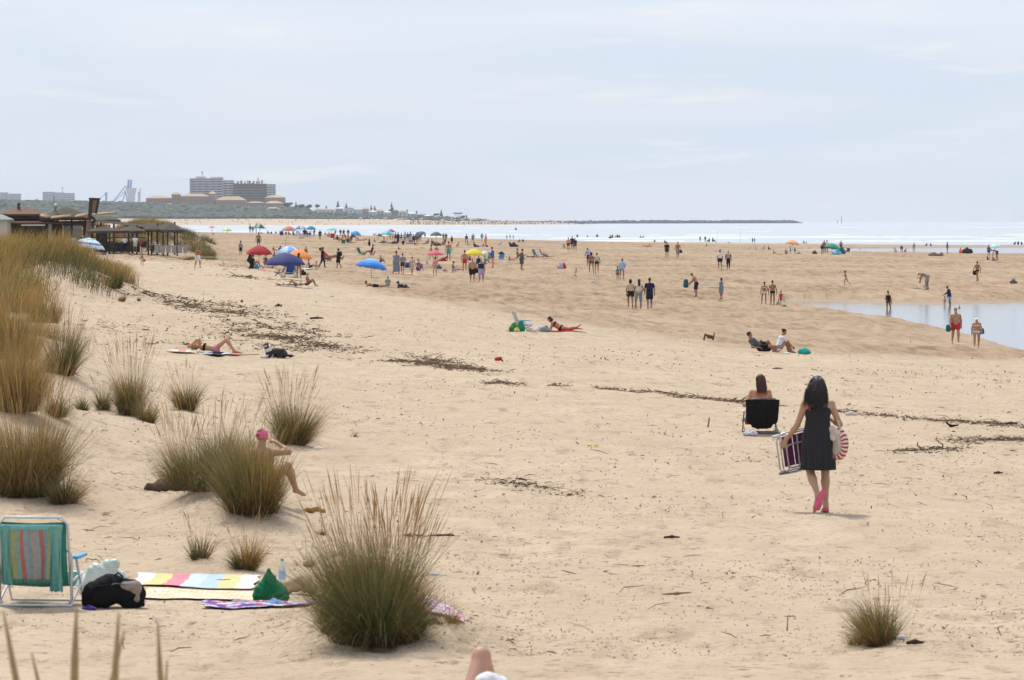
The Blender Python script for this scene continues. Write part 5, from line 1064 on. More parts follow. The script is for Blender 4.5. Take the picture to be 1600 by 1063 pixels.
def chair_parts(root, cloth, frame, recl=22, seat_h=.24, w=.56, back=.62, stripes=None, arms=(.05, .35, .6), fr=.014):
    """low folding beach chair facing +y: front legs loop, rear legs, back frame, sling, armrests"""
    a = R(recl); by = -.26; bt = Vector((0, by-math.sin(a)*back, seat_h+math.cos(a)*back)); g = MB(); hw = w/2
    g.tube([(-hw, by, seat_h), (-hw, bt.y, bt.z-.06), (-hw+.05, bt.y-.01, bt.z), (hw-.05, bt.y-.01, bt.z), (hw, bt.y, bt.z-.06), (hw, by, seat_h)], fr, 6); g.build('back_frame', M['paint'], root, True, cc(frame))
    g = MB(); g.tube([(-hw, by, seat_h), (-hw, .26, seat_h+.05), (hw, .26, seat_h+.05), (hw, by, seat_h)], fr, 6); g.build('seat_frame', M['paint'], root, True, cc(frame))
    for y0, y1 in ((.24, -.34), (-.12, .20)):
        g = MB(); g.tube([(-hw-.02, y0, seat_h+.20 if y0 < 0 else seat_h+.03), (-hw-.02, y1, .02), (hw+.02, y1, .02), (hw+.02, y0, seat_h+.20 if y0 < 0 else seat_h+.03)], fr, 6); g.build('leg', M['paint'], root, True, cc(frame))
    g = MB(); hw2 = hw-.015; n = 8; V = []
    pr = [(by-math.sin(a)*back*.97, seat_h+math.cos(a)*back*.93), (by-math.sin(a)*back*.5-.03, seat_h+math.cos(a)*back*.5-.01), (by-.02, seat_h-.01), (0, seat_h-.04), (.26, seat_h+.05)]
    for yy, zz in pr: V += [(-hw2, yy, zz), (0, yy-.012, zz-.012), (hw2, yy, zz)]
    V += [(x_, y_-.004, z_-.008) for x_, y_, z_ in V]
    Fc = []
    for j in range(4):
        for k in range(2): q = j*3+k; Fc += [(q, q+1, q+4, q+3), (q+15, q+18, q+19, q+16)]
    for j in range(4): Fc += [(j*3, j*3+3, j*3+18, j*3+15), (j*3+2, j*3+17, j*3+20, j*3+5)]
    g.add(V, Fc); s_ = g.build('sling', M['cloth'], root, True, cc(cloth))
    for sx in (-1, 1):
        g = MB(); g.box((sx*(hw+.03), -.03, seat_h+.215), (.055, .42, .025)); g.build('armrest', M['paint'], root, False, cc(arms))
    return bt
_ch = {}
def chair(u, v, px, face, cloth, frame, label, recl=22, group='folding beach chairs'):
    x, y, z = ground(u, v); s = px*y/F/.84; key = (str(cloth), str(frame), recl)
    if key not in _ch:
        r = empty('beach_chair', (x, y, z), 0, label, 'chair', group); chair_parts(r, cloth, frame, recl, fr=.02); _ch[key] = r
    else: r = copy_tree(_ch[key]); r['label'] = label
    r.location = (x, y, z-.02); r.rotation_euler = (0, 0, R(face)); r.scale = (s, s, s); return r
chair(452, 433, 20, 170, (.03, .06, .25), 'grey', 'big blue beach chair with pale towel under the navy umbrella', 15)
chair(435, 431, 19, 100, 'black', 'black', 'black folding chair left of the big blue chair', 25)
chair(636, 421, 12, 10, (.04, .09, .30), 'lblue', 'blue folding chair beside the person in patterned shorts')
chair(783, 408, 13, 170, (.10, .28, .48), 'white', 'light blue beach chair with dark headrest right of blue shirted person')
chair(763, 407, 12, 30, (.25, .36, .18), 'white', 'olive green chair right of the yellow umbrella')
chair(840, 402, 14, -60, (.15, .30, .35), 'white', 'blue and white striped chair beside the orange one')
chair(851, 402, 13, -80, (.70, .22, .06), 'brown', 'orange folding chair right of the blue striped one')
chair(566, 399, 13, -60, (.02, .20, .13), 'green', 'dark green chair facing the seated person in dark red')
chair(581, 400, 9, 80, 'burg', 'dgrey', 'dark red chair holding the person by the furled umbrella')
chair(440, 369.5, 9, 0, 'purple', 'white', 'purple beach chair on the crest')
chair(463, 370, 10, -70, 'dteal', 'white', 'teal chair on the crest right of the purple one')
chair(473, 371, 9, -100, 'bgrey', 'white', 'blue grey recliner on the crest, one of three in a row', 50)
chair(479, 371, 9, -100, 'purple', 'white', 'purple grey recliner on the crest under the teal umbrella', 50)
chair(487, 371, 8, -100, 'grey', 'white', 'grey recliner on the crest, rightmost of three in a row', 50)
chair(519, 374, 10, 10, 'red', 'white', 'red and white chair under the mint umbrella')
chair(523, 375, 8, 100, 'black', 'black', 'black chair right of the red and white one')
chair(536, 382, 8, 20, 'green', 'dgrey', 'green chair at front of the red group')
chair(545, 381, 8, -20, 'dteal', 'dgrey', 'dark teal chair at front right of the red group')
chair(780, 384, 7, 80, (.08, .2, .35), 'lblue', 'little blue chair standing empty near the sea')
chair(800, 386, 8, -60, 'black', 'black', 'black chair beside the navy heap near the sea')
chair(1324, 395, 8, 20, 'dgrey', 'dgrey', 'dark chair right of the pale blue tent')
chair(691, 408, 10, 60, 'burg', 'dgrey', 'dark red lounger under the pink umbrella', 50)
chair(514, 409, 13, -70, 'dgrey', 'dgrey', 'dark lounger carrying the man in red shirt', 55)
chair(692, 384, 0.1+7, 20, 'bgrey', 'dgrey', 'blue grey chair under the dark grey umbrella')

def blob_thing(name, u, v, wpx, hpx, col, label, cat, k=3, lumps=5, seed=1, face=0, group=None, m='cloth', extra=None, depth=.7):
    """soft bag, bundle or tent-like shape, one smooth uneven surface"""
    x, y, z = ground(u, v); w_ = wpx*y/F; h = hpx*y/F; rr = random.Random(seed); P = []
    for i in range(lumps):
        a = rr.uniform(-1, 1); q = rr.uniform(.28, .45); P.append(('c', (a*w_*.28, rr.uniform(-.1, .1)*w_, h*.3), (a*w_*.12, rr.uniform(-.1, .1)*w_, h*(.9-abs(a)*.35)-q*min(w_, h)*.5), q*min(w_, h), q*min(w_, h)*.6))
    P.append(('e', (0, 0, h*.2), (w_*.5, w_*.5*depth, h*.3))); me = smesh(name, P, max(w_/30, .012), w_*.08, [((0, 0, 0), (0, 0, -1))], noise=w_*.012, nscale=9/w_)
    o = link(name, me, M[m], None, cc(col), (x, y, z-.01)); o.rotation_euler.z = R(face); tag(o, label, cat, group); return o, w_, h
BAGS = [('backpack', 391, 410, 10, 14, 'black', 'black backpack leaning behind person in black under red umbrella', 'backpack'), ('cooler', 401, 420, 9, 8, (.03, .2, .35), 'blue cooler bag under red umbrella', 'bag'), ('beach_bag', 392, 420, 7, 9, 'black', 'black bag left of the blue cooler bag', 'bag'),
 ('beach_bag', 441, 434, 6, 8, 'beige', 'beige bag under the navy umbrella', 'bag'), ('beach_bag', 462, 434, 9, 8, (.5, .45, .36), 'cream bag right of the big blue chair', 'bag'), ('beach_bag', 473, 430, 9, 9, 'black', 'black and white bag right of the navy umbrella', 'bag'),
 ('beach_bag', 686, 420, 7, 7, 'dteal', 'dark teal bag behind girl in pink swimsuit', 'bag'), ('clothes_heap', 696, 424, 9, 3, 'burg', 'dark red clothes heap on sand left of the man with phone', 'clothes'), ('cooler', 642, 380, 6, 7, 'red', 'bright red cooler box in group before the sea', 'cooler'),
 ('beach_bag', 876, 420, 9, 10, 'lilac', 'pale grey half of a bag pair standing alone on open sand', 'bag'), ('beach_bag', 881, 420, 7, 10, 'red', 'red and white bag standing alone on open sand', 'bag'), ('clothes_heap', 803, 386, 14, 8, 'navy', 'navy heap of gear near the sea', 'gear'),
 ('beach_bag', 1273, 397, 8, 6, 'burg', 'dark red bag left of the leaning man', 'bag'), ('beach_bag', 1248, 397, 8, 3, 'dgrey', 'grey bag on sand right of the orange umbrella', 'bag'), ('driftwood_heap', 1462, 400, 24, 7, 'brown', 'brown heap of driftwood by the far channel', 'driftwood'), ('beach_bag', 1471, 397, 5, 3, 'dgrey', 'grey bag right of the driftwood heap', 'bag'),
 ('beach_bag', 1584, 443, 12, 8, 'dgrey', 'dark grey bag on the right sand flat', 'bag'), ('tent', 1308, 398, 15, 9, (.10, .45, .62), 'pale blue pop up tent right of green umbrella', 'tent'), ('tent', 1315, 397, 12, 13, 'dteal', 'dark teal tent behind the pale blue one', 'tent'), ('tent', 552, 371, 9, 6, 'dteal', 'teal dome tent left of bright blue umbrella', 'tent'),
 ('tent', 1511, 396, 18, 11, 'black', 'black pop up tent by the far channel', 'tent'), ('tent_flap', 1501, 396, 5, 10, (.8, .2, .03), 'orange towel hung on the black tent', 'towel'), ('beach_bag', 1553, 408, 8, 4, 'dgrey', 'grey bag on sand under mint umbrella', 'bag'), ('gear_heap', 640, 381, 12, 4, 'bgrey', 'blue grey heap of bags left of the red cooler box', 'gear'),
 ('gear_heap', 616, 381, 12, 5, 'black', 'black heap of bags at feet of woman in navy dress', 'gear'), ('gear_heap', 600, 380, 13, 5, 'dgrey', 'dark heap of gear below turquoise umbrella', 'gear'), ('gear_heap', 683, 384, 14, 5, 'black', 'black heap of gear below dark grey umbrella', 'gear'), ('gear_heap', 745, 386, 9, 4, 'navy', 'navy bag beside person in black near the sea', 'bag'),
 ('ball', 761, 386, 4, 4, 'black', 'round black ball beside woman in orange dress', 'ball'), ('sand_toy', 926, 441, 5, 4, 'mint', 'mint bucket on open sand below the toddler', 'bucket'), ('sand_toy', 268, 420, 4, 3, 'lblue', 'pale blue beach toy near the bar', 'toy'), ('sand_toy', 290, 419, 6, 2, 'salmon', 'reddish toy lying left of woman in white shorts', 'toy'),
 ('gear_heap', 750, 413, 22, 6, 'dgrey', 'dark heap of gear in shade of yellow umbrella', 'gear'), ('towel_heap', 691, 408, 16, 6, 'red', 'red towel heap under the pink umbrella', 'towel'), ('sand_toy', 1433, 451, 12, 3, 'bgrey', 'scattered blue and orange toys left of bending man in white cap', 'toys'), ('swim_ring', 1225, 479, 9, 4, 'green', 'green swim ring at tip of tidal pool', 'ring'),
 ('sand_toy', 519, 464, 6, 3, (.25, .42, .36), 'pale green crumpled litter on the left centre sand', 'litter'), ('hood', 783, 397, 8, 4, 'black', 'black hat resting on top of the light blue chair', 'hat')]
for i, b in enumerate(BAGS):
    o, w_, h = blob_thing(b[0], b[1], b[2], b[3], b[4], b[5], b[6], b[7], lumps=4, seed=i)
    if b[0] == 'hood': x, y, z = ground(783, 408); o.location = (x, y, z+11*y/F)
    if b[0] in ('beach_bag', 'backpack', 'cooler') and h > .25: 
        g = MB(); g.tube([(-w_*.22, 0, h*.75), (-w_*.15, 0, h*1.05), (w_*.15, 0, h*1.05), (w_*.22, 0, h*.75)], .014, 5); g.build('handle', M['cloth'], o, True, cc(b[5]))
def towel(u, v, wpx, dep, col, label, face=0, cols=None, name='towel', amp=.02, y=None, stripes='x', zoff=0, mats=None, w_m=None):
    x, y, z = ground(u, v); w_ = w_m or wpx*y/F; nx, ny = 36, 12; X, Y = np.meshgrid(np.linspace(-.5, .5, nx)*w_, np.linspace(-.5, .5, ny)*dep)
    e = 1+.03*np.sin(Y*9); ca, sa = math.cos(R(face)), math.sin(R(face)); WX = x+X*e*ca-Y*sa; WY = y+X*e*sa+Y*ca
    Z = height(WX.ravel(), WY.ravel(), True).reshape(X.shape)+.012+amp*(1+fbm(X*4+u, Y*4, 3, 7))*.6+zoff
    V = np.stack([WX, WY, Z], -1).reshape(-1, 3); i = np.arange(nx*ny).reshape(ny, nx); q = np.stack([i[:-1, :-1], i[:-1, 1:], i[1:, 1:], i[1:, :-1]], -1).reshape(-1, 4)
    nV = len(V); V2 = V.copy(); V2[:, 2] -= .007; q2 = q[:, ::-1]+nV; rim = [i[0, :], i[:, -1], i[-1, ::-1], i[::-1, 0]]; rq = []
    for e_ in rim: rq += [(e_[k], e_[k]+nV, e_[k+1]+nV, e_[k+1]) for k in range(len(e_)-1)]
    Q = np.concatenate([q, q2, np.array(rq)]); ncol = len(cols) if cols else 1; mi = np.zeros(len(Q), int)
    if cols:
        t = np.arange(nx-1)/(nx-1) if stripes == 'x' else None
        g = (np.tile((t*ncol).astype(int), ny-1) if stripes == 'x' else np.repeat((np.arange(ny-1)/(ny-1)*ncol).astype(int), nx-1)); mi[:len(q)] = g; mi[len(q):2*len(q)] = g
    me = npmesh(name, V, Q, True, mi)
    if mats: [me.materials.append(m) for m in mats]
    elif cols:
        for c in cols:
            k_ = 'towel_'+str(c)
            if k_ not in M: c_ = cc(c); M[k_] = noise_mat('towel_cloth', c_, tuple(a*.82 for a in c_), 14, .95, .3, 60)
            me.materials.append(M[k_])
    return tag(link(name, me, M['cloth'] if not cols and not mats else None, None, cc(col) if col else None), label, 'towel')
towel(598, 449, 84, .9, 'dgrey', 'long dark mat under the man in black trunks'); towel(460, 449, 60, .9, 'grey', 'grey mat under the sunbathers below the navy umbrella'); towel(485, 421, 30, 1, 'white', 'white towel under the seated man right of orange umbrella')
towel(705, 426, 44, 1, (.6, .4, .3), 'peach towel under the man with phone'); towel(635, 427, 34, 1.2, (.68, .36, .28), 'salmon towel spread behind the person in patterned shorts'); towel(835, 404, 60, 1, 'black', 'dark towel under the sunbathers by orange chair')
towel(412, 421, 24, 1, 'red', 'red towel under the child below red umbrella'); towel(1560, 443, 15, .6, 'pink', 'pink towel on the right sand flat'); towel(795, 409, 28, .9, 'white', 'white towel under the person in red by blue chair'); towel(1015, 387, 18, 1, 'salmon', 'salmon towel under the lone sunbather near the sea')
# bodyboards, rods, ball, backpacks worn, things carried
def prop(name, label, cat, fn, mt, col, P0, rz=0, smooth=True):
    g = MB(); fn(g); o = g.build(name, M[mt], None, smooth, cc(col)); o.location = P0; o.rotation_euler.z = rz; return tag(o, label, cat)
def board(L, W, T=.05):
    def f(g): g.rings([[Vector((t*L, W*.5*(max(0, 1-(2*t)**2*.96))**.5*math.cos(a), T*.5*math.sin(a)*(1 if abs(t) < .45 else .5))) for a in [k*math.pi/5 for k in range(10)]] for t in np.linspace(-.5, .5, 13)])
    return f
x, y, z = ground(1119, 452); prop('bodyboard', 'long teal bodyboard lying on the sand beside the girl', 'bodyboard', board(28*y/F, .5, .08), 'paint', (.05, .38, .40), (x, y, z+.12))
x, y, z = ground(916, 410); prop('bodyboard', 'blue and white board carried by the man leaning over', 'bodyboard', board(.9, .45), 'paint', (.25, .4, .7), (x, y, z+.85), R(40))
for u, v0, v1, lb in ((1120, 379, 355, 'fishing rod planted at sea edge next to the two anglers'), (1156, 380, 356, 'lone fishing rod planted at sea edge'), (446, 385, 340, 'long thin fishing rod standing behind the pale blue umbrella')):
    x, y, z = ground(u, v0); h = (v0-v1)*y/F; r = empty('fishing_rod', (x, y, z), 0, lb, 'fishing rod')
    g = MB(); g.tube([(0, 0, -.1), (.05*h, 0, h*.5), (.13*h, 0, h)], [.022, .016, .008], 6); g.build('pole', M['paint'], r, True, cc('dgrey')); g = MB(); g.lathe([(.04, .7), (.06, .73), (.04, .78)], n=8); g.build('reel', M['paint'], r, True, cc('grey'))
def worn(lab, name, label, cat, c, w_, h, d, col, ry=0):
    root, J, s, dz = PP[lab]; me = smesh(name, [('c', (-w_*.25, 0, -h*.25), (-w_*.22, 0, h*.25), d*.5, d*.42), ('c', (w_*.25, 0, -h*.25), (w_*.22, 0, h*.25), d*.5, d*.42), ('c', (0, 0, -h*.28), (0, 0, h*.3), d*.5, d*.38)], .02, .05)
    bpy.context.view_layer.update(); o = link(name, me, M['cloth'], None, cc(col)); o.matrix_world = root.matrix_world @ Matrix.Translation(c) ; tag(o, label, cat); return o
worn('man in black shirt and shorts with navy backpack, right one of three walking away', 'backpack', 'navy backpack on the right one of three walking away', 'backpack', (0, -.18, .30), .3, .42, .22, 'navy')
worn('woman in black bikini walking away with pale backpack', 'backpack', 'pale grey backpack on woman in black bikini', 'backpack', (0, -.16, .34), .26, .36, .2, (.5, .5, .5))
worn('person in dark maroon shirt and black trousers with light grey backpack', 'backpack', 'light grey backpack on person in maroon shirt', 'backpack', (0, -.18, .33), .26, .4, .2, (.35, .36, .36))
worn('woman in black dress with backpack walking left', 'backpack', 'black backpack on woman in black dress walking left', 'backpack', (0, -.18, .32), .28, .4, .22, 'black')
worn('man in black swim briefs carrying a black bag', 'beach_bag', 'black bag in the hand of man in black swim briefs', 'bag', (.30, -.05, -.20), .34, .34, .2, 'black')
worn('shirtless man in grey shorts carrying a dark bag', 'beach_bag', 'dark bag in the hand of man in grey shorts', 'bag', (-.32, 0, -.22), .3, .3, .18, 'black')
worn('heavy shirtless man in red trunks walking towards camera at pool edge', 'beach_bag', 'black and teal bag in the hand of man in red trunks', 'bag', (.36, .10, -.18), .2, .34, .16, 'dteal')
worn('woman in cream bikini and white sun visor at pool edge', 'beach_bag', 'dark green bag on the arm of woman with sun visor', 'bag', (-.30, .02, .02), .2, .34, .16, 'dteal')
worn('bald shirtless man in black shorts walking towards camera beside woman in navy top', 'beach_bag', 'black bag held between the walking couple', 'bag', (-.30, .05, -.12), .22, .34, .14, 'black')
worn('toddler in pale green trunks holding a red ball', 'ball', 'red ball held by the toddler in green trunks', 'ball', (-.36, .1, -.12), .1, .1, .3, (.5, .06, .03))
worn('shirtless man in navy shorts stooping over a folding chair', 'folding_chair', 'dark teal folding chair held up by stooping man', 'chair', (.0, .72, .0), .12, .5, .34, 'dteal')
worn('person in black sitting with backpack under left edge of red umbrella', 'backpack', 'black backpack worn by the person sitting in black', 'backpack', (0, -.2, .3), .34, .45, .3, 'black')
# dog under the blue umbrella
def dog(name, loc, rz, s, label, spots, pose='lie', res=.02):
    """lying dog facing +x: body, head, ears, muzzle; white parts as markings in separate shells"""
    P = []; c = lambda a, b, ra, rb: P.append(('c', A3(a), A3(b), ra, rb))
    c((-.38, 0, .15), (-.05, 0, .18), .145, .15); c((-.05, 0, .18), (.18, 0, .20), .15, .135); c((-.42, .06, .11), (-.34, .12, .10), .12, .10); c((-.42, -.06, .11), (-.30, -.12, .09), .12, .09)
    c((.18, 0, .22), (.29, 0, .38), .12, .085); c((.29, 0, .40), (.33, 0, .44), .085, .08); c((.34, 0, .43), (.45, 0, .40), .055, .035); c((.33, 0, .44), (.36, 0, .41), .07, .05)
    for g in (1, -1):
        c((.28, g*.055, .49), (.27, g*.075, .575), .033, .010); c((.18, g*.09, .10), (.22, g*.10, .045), .06, .045); c((.22, g*.10, .04), (.44, g*.09, .03), .042, .035); c((-.28, g*.15, .06), (-.08, g*.17, .035), .055, .035)
    c((-.52, 0, .08), (-.68, .06, .05), .05, .045); c((-.68, .06, .05), (-.80, .10, .05), .045, .02)
    r = link('dog', smesh('dog', P, res, .05, noise=.004, nscale=40), M['hair'], None, cc('black')); r.location = loc; r.rotation_euler.z = rz; r.scale = (s, s, s); tag(r, label, 'dog'); return r, P
x, y, z = ground(627, 450); d_, _ = dog('dog', (x, y, z), R(150), 22*y/F/1.1, 'black and white dog lying under the blue umbrella', 0)
link('white_fur', smesh('white_fur', [('c', (.24, 0, .24), (.16, 0, .12), .13, .11), ('c', (.27, 0, .30), (.40, 0, .40), .09, .045), ('c', (.40, 0, .41), (.47, 0, .39), .045, .034), ('c', (.2, .05, .1), (.3, .09, .035), .05, .044), ('c', (.3, .09, .035), (.46, .09, .03), .044, .038)], .02, .04), M['hair'], d_, cc((.6, .58, .55)))

# ---------------------------------------------------------------- beach bar on the left
YB = 415.; pm = YB/F
def BX(u, v, d=0): return at(u, v, YB+d)
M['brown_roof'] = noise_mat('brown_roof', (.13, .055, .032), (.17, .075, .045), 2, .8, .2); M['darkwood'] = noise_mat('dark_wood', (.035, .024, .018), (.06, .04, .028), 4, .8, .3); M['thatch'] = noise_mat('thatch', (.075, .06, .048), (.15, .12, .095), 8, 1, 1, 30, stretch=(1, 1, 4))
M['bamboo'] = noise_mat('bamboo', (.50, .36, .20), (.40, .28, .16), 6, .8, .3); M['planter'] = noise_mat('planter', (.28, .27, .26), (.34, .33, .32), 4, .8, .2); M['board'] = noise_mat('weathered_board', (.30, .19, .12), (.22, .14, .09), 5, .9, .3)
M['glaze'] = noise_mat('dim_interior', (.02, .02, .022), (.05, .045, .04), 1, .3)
def hip(g, u0, u1, ve, vt, tu0, tu1, d0, d1, th=.0):
    a, b = BX(u0, ve, d0), BX(u1, ve, d0); t0, t1 = BX(tu0, vt, (d0+d1)/2), BX(tu1, vt, (d0+d1)/2); dy = Vector((0, d1-d0, 0))
    V = [a, b, b+dy, a+dy, t0, t1]; V += [p-Vector((0, 0, .14)) for p in V[:4]]
    g.add(V, [(0, 1, 5, 4), (1, 2, 5), (2, 3, 4, 5), (3, 0, 4), (6, 9, 8, 7), (0, 6, 7, 1), (1, 7, 8, 2), (2, 8, 9, 3), (3, 9, 6, 0)])
def bxr(g, u0, u1, vt, vb, d0=0, d1=.3):
    a = BX(u0, vb, d0); b = BX(u1, vt, d0); g.box(((a.x+b.x)/2, YB+(d0+d1)/2, (a.z+b.z)/2), (abs(b.x-a.x), d1-d0, abs(b.z-a.z)))
bar = empty('beach_bar', BX(50, 395), 0, 'dark beach bar building with brown two tier hipped roof', 'building'); inv = Matrix.Translation(-bar.location)
def bpart(name, mt, fn, parent=None, smooth=False):
    g = MB(); fn(g); o = g.build(name, M[mt] if isinstance(mt, str) else mt, parent or bar, smooth); 
    p = parent or bar; o.matrix_parent_inverse = Matrix.Translation(-p.location) if p.parent is None else Matrix(); return o
bpart('roof', 'brown_roof', lambda g: hip(g, -8, 98, 347.5, 341, 12, 62, -1.5, 8)); bpart('upper_roof', 'brown_roof', lambda g: hip(g, -1, 63, 334.5, 326, 18, 48, -.3, 6))
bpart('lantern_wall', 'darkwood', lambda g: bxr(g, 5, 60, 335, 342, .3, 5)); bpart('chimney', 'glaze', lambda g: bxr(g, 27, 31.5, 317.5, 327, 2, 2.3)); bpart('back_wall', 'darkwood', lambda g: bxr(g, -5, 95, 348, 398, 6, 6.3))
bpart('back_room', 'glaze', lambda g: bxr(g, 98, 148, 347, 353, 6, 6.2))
for u in (15, 38, 57, 66, 91): bpart('post', 'darkwood', lambda g: bxr(g, u-1.2, u+1.2, 347, 398, -.6, -.45))
bpart('pillar', 'planter', lambda g: bxr(g, 75.5, 81, 348, 398, -1.2, -.8)); bpart('awning', M['white'], lambda g: bxr(g, 33, 70, 351, 353, -1.6, -.9)); bpart('counter', 'darkwood', lambda g: bxr(g, 15, 75, 379, 396, .2, .8))
for u in (22, 48, 70): bpart('shelf', 'board', lambda g: bxr(g, u-5, u+5, 366, 368, 4, 4.4))
M['kiosk'] = noise_mat('kiosk_wall', (.50, .48, .45), (.42, .40, .38), 2, .8)
ks = empty('kiosk', BX(0, 395, -3), 0, 'pale grey kiosk with green roof at left edge of the photo', 'kiosk'); bpart('wall', M['kiosk'], lambda g: bxr(g, -22, 11, 343, 396, -5, -2), ks); bpart('roof', noise_mat('green_roof', (.22, .27, .22), (.28, .33, .28), 2), lambda g: hip(g, -26, 15, 343, 335, -14, 3, -5.4, -1.6), ks)
hut = empty('thatched_hut', BX(105, 395), 0, 'open hut with wide grey thatched roof in the middle of the bar', 'hut')
def thatch_roof(g, u, ve, vt, wpx, n=26, seed=0, dpt=None):
    c = BX(u, ve); rr = random.Random(seed); w_ = wpx*pm/2; h = (ve-vt)*pm
    for q in range(3):
        g.rings([[c+Vector((math.cos(a)*w_*t*(1+.05*rr.random()), math.sin(a)*w_*t*.9, h*(1-t**1.15)+(rr.uniform(-.10, .03) if t == 1 else 0)-q*.07)) for a in [2*math.pi*k/n for k in range(n)]] for t in (1, .93, .75, .5, .25, .03)])
bpart('roof', 'thatch', lambda g: thatch_roof(g, 104, 340, 323, 84, 36, 1), hut, True)
bpart('beam', 'darkwood', lambda g: bxr(g, 68, 140, 340.5, 344.5, -2, -1.8), hut); bpart('beam', 'darkwood', lambda g: bxr(g, 95, 148, 345.5, 349, 2, 2.3), hut); bpart('side_wall', 'darkwood', lambda g: bxr(g, 84, 97, 348, 395, 2.4, 2.6), hut); bpart('side_wall', 'darkwood', lambda g: bxr(g, 130, 140, 346, 395, 2.4, 2.6), hut)
for u in (70, 90, 112, 133): bpart('post', 'darkwood', lambda g: g.tube([BX(u, 340), BX(u, 397)], .1, 7), hut)
bpart('back_panel', noise_mat('pale_screen', (.45, .42, .38), (.36, .34, .3), 2), lambda g: bxr(g, 100, 128, 353, 376, 3.5, 3.6), hut); bpart('railing', 'darkwood', lambda g: (bxr(g, 95, 150, 371, 372.6, -2, -1.9), [bxr(g, u, u+.8, 372, 394, -2, -1.9) for u in range(96, 150, 9)]), hut)
ds = empty('satellite_dish', BX(87.5, 325), 0, 'round white satellite dish with thin mast on thatched roof', 'dish'); bpart('dish', M['white'], lambda g: g.rings([[BX(87.5, 321.5, -1)+Vector((math.cos(a)*.22*t, -.05+t*t*.0-.06*t, math.sin(a)*.24*t)) for a in [k*math.pi/8 for k in range(16)]] for t in (.05, .5, 1)]), ds, True)
bpart('mast', 'darkwood', lambda g: g.tube([BX(84.5, 336, -.8), BX(84.5, 306, -.8)], .03, 5), ds); bpart('bracket', 'darkwood', lambda g: g.tube([BX(87, 330, -.8), BX(87.5, 322, -.8)], .04, 5), ds)
for i, (u0, v0, u1, v1, lb) in enumerate(((62, 337, 76, 340, 'pale torn bamboo strip left of the others on the hut eave'), (79, 341, 108, 338.5, 'pale bamboo strip along middle of the hut eave'), (117, 339, 136, 336, 'tan bamboo strip right of the middle one'), (146, 336, 178, 333.5, 'broad tan bamboo mat right of the sign frame'))):
    g = MB(); a, b = BX(u0, v0, -4), BX(u1, v1, -4); n = 10
    for k in range(n): t = k/n; o = Vector((0, t*1.6, t*.16)); g.tube([a+o, (a+b)/2+o+Vector((0, 0, random.uniform(-.05, .04))), b+o+Vector((random.uniform(-.2, .2), 0, 0))], .07, 5)
    tag(g.build('bamboo_mat', M['bamboo'], None, True), lb, 'bamboo mat', 'torn bamboo mats over the bar')
sg = empty('sign_frame', BX(147, 395), 0, 'tall leaning dark frame with weathered board above the bar', 'sign')
bpart('frame', 'darkwood', lambda g: (g.tube([BX(140, 345, -5), BX(142, 310, -5)], .16, 6), g.tube([BX(150, 334, -5), BX(154, 311, -5)], .12, 6), g.tube([BX(139, 310.5, -5), BX(157, 311, -5)], .09, 6), g.tube([BX(138, 334, -5), BX(150, 345, -5)], .13, 6)), sg)
bpart('board', 'board', lambda g: g.add([BX(142, 333, -4.9), BX(150, 333, -4.9), BX(153, 312, -4.9), BX(143.5, 312, -4.9), BX(142, 333, -4.8), BX(150, 333, -4.8), BX(153, 312, -4.8), BX(143.5, 312, -4.8)], [(0, 1, 2, 3), (7, 6, 5, 4), (0, 4, 5, 1), (1, 5, 6, 2), (2, 6, 7, 3), (3, 7, 4, 0)]), sg)
bpart('post', 'darkwood', lambda g: g.tube([BX(146, 345, -5), BX(142, 388, -5)], .13, 6), sg); bpart('trunk', 'board', lambda g: g.tube([BX(139, 347, -4), BX(136, 394, -4)], [.22, .3], 8), sg)
pg = empty('pergola', BX(190, 395), 0, 'flat pergola roof of pale reeds sloping down to the thatched parasols', 'pergola')
def slab(g, pts, th, d0, d1):
    V = []
    for d in (d0, d1):
        for u, v in pts: V.append(BX(u, v, d))
        for u, v in pts[::-1]: V.append(BX(u, v+th, d))
    n = len(pts)*2; g.add(V, [tuple(range(n)), tuple(range(2*n-1, n-1, -1))]+[(i, i+n, (i+1) % n+n, (i+1) % n) for i in range(n)])
bpart('reed_roof', noise_mat('reeds', (.42, .33, .29), (.32, .25, .21), 6), lambda g: slab(g, [(148, 342.5), (190, 347), (229, 351.5)], 4.4, -3, 1.5), pg); bpart('upper_thatch', 'thatch', lambda g: thatch_roof(g, 167, 344, 338, 44, 24, 5), pg, True)
bpart('brace', 'darkwood', lambda g: (g.tube([BX(195, 350, -2), BX(202, 359, -2)], .07, 5), g.tube([BX(160, 346, -2), BX(229, 354.5, -2)], .08, 5)), pg)
for u in (158, 178, 201, 207): bpart('post', 'darkwood', lambda g: g.tube([BX(u, 348, -2), BX(u, 396, -2)], .085, 6), pg)
bpart('railing', 'darkwood', lambda g: bxr(g, 150, 228, 371, 372.4, -2.6, -2.5), pg); bpart('low_screen', noise_mat('dark_screen', (.018, .02, .028), (.03, .032, .045), 3), lambda g: bxr(g, 148, 216, 379.5, 394, -1.2, -1.1), pg); bpart('back_screen', 'darkwood', lambda g: bxr(g, 150, 168, 352, 392, 3, 3.1), pg)
proto = None
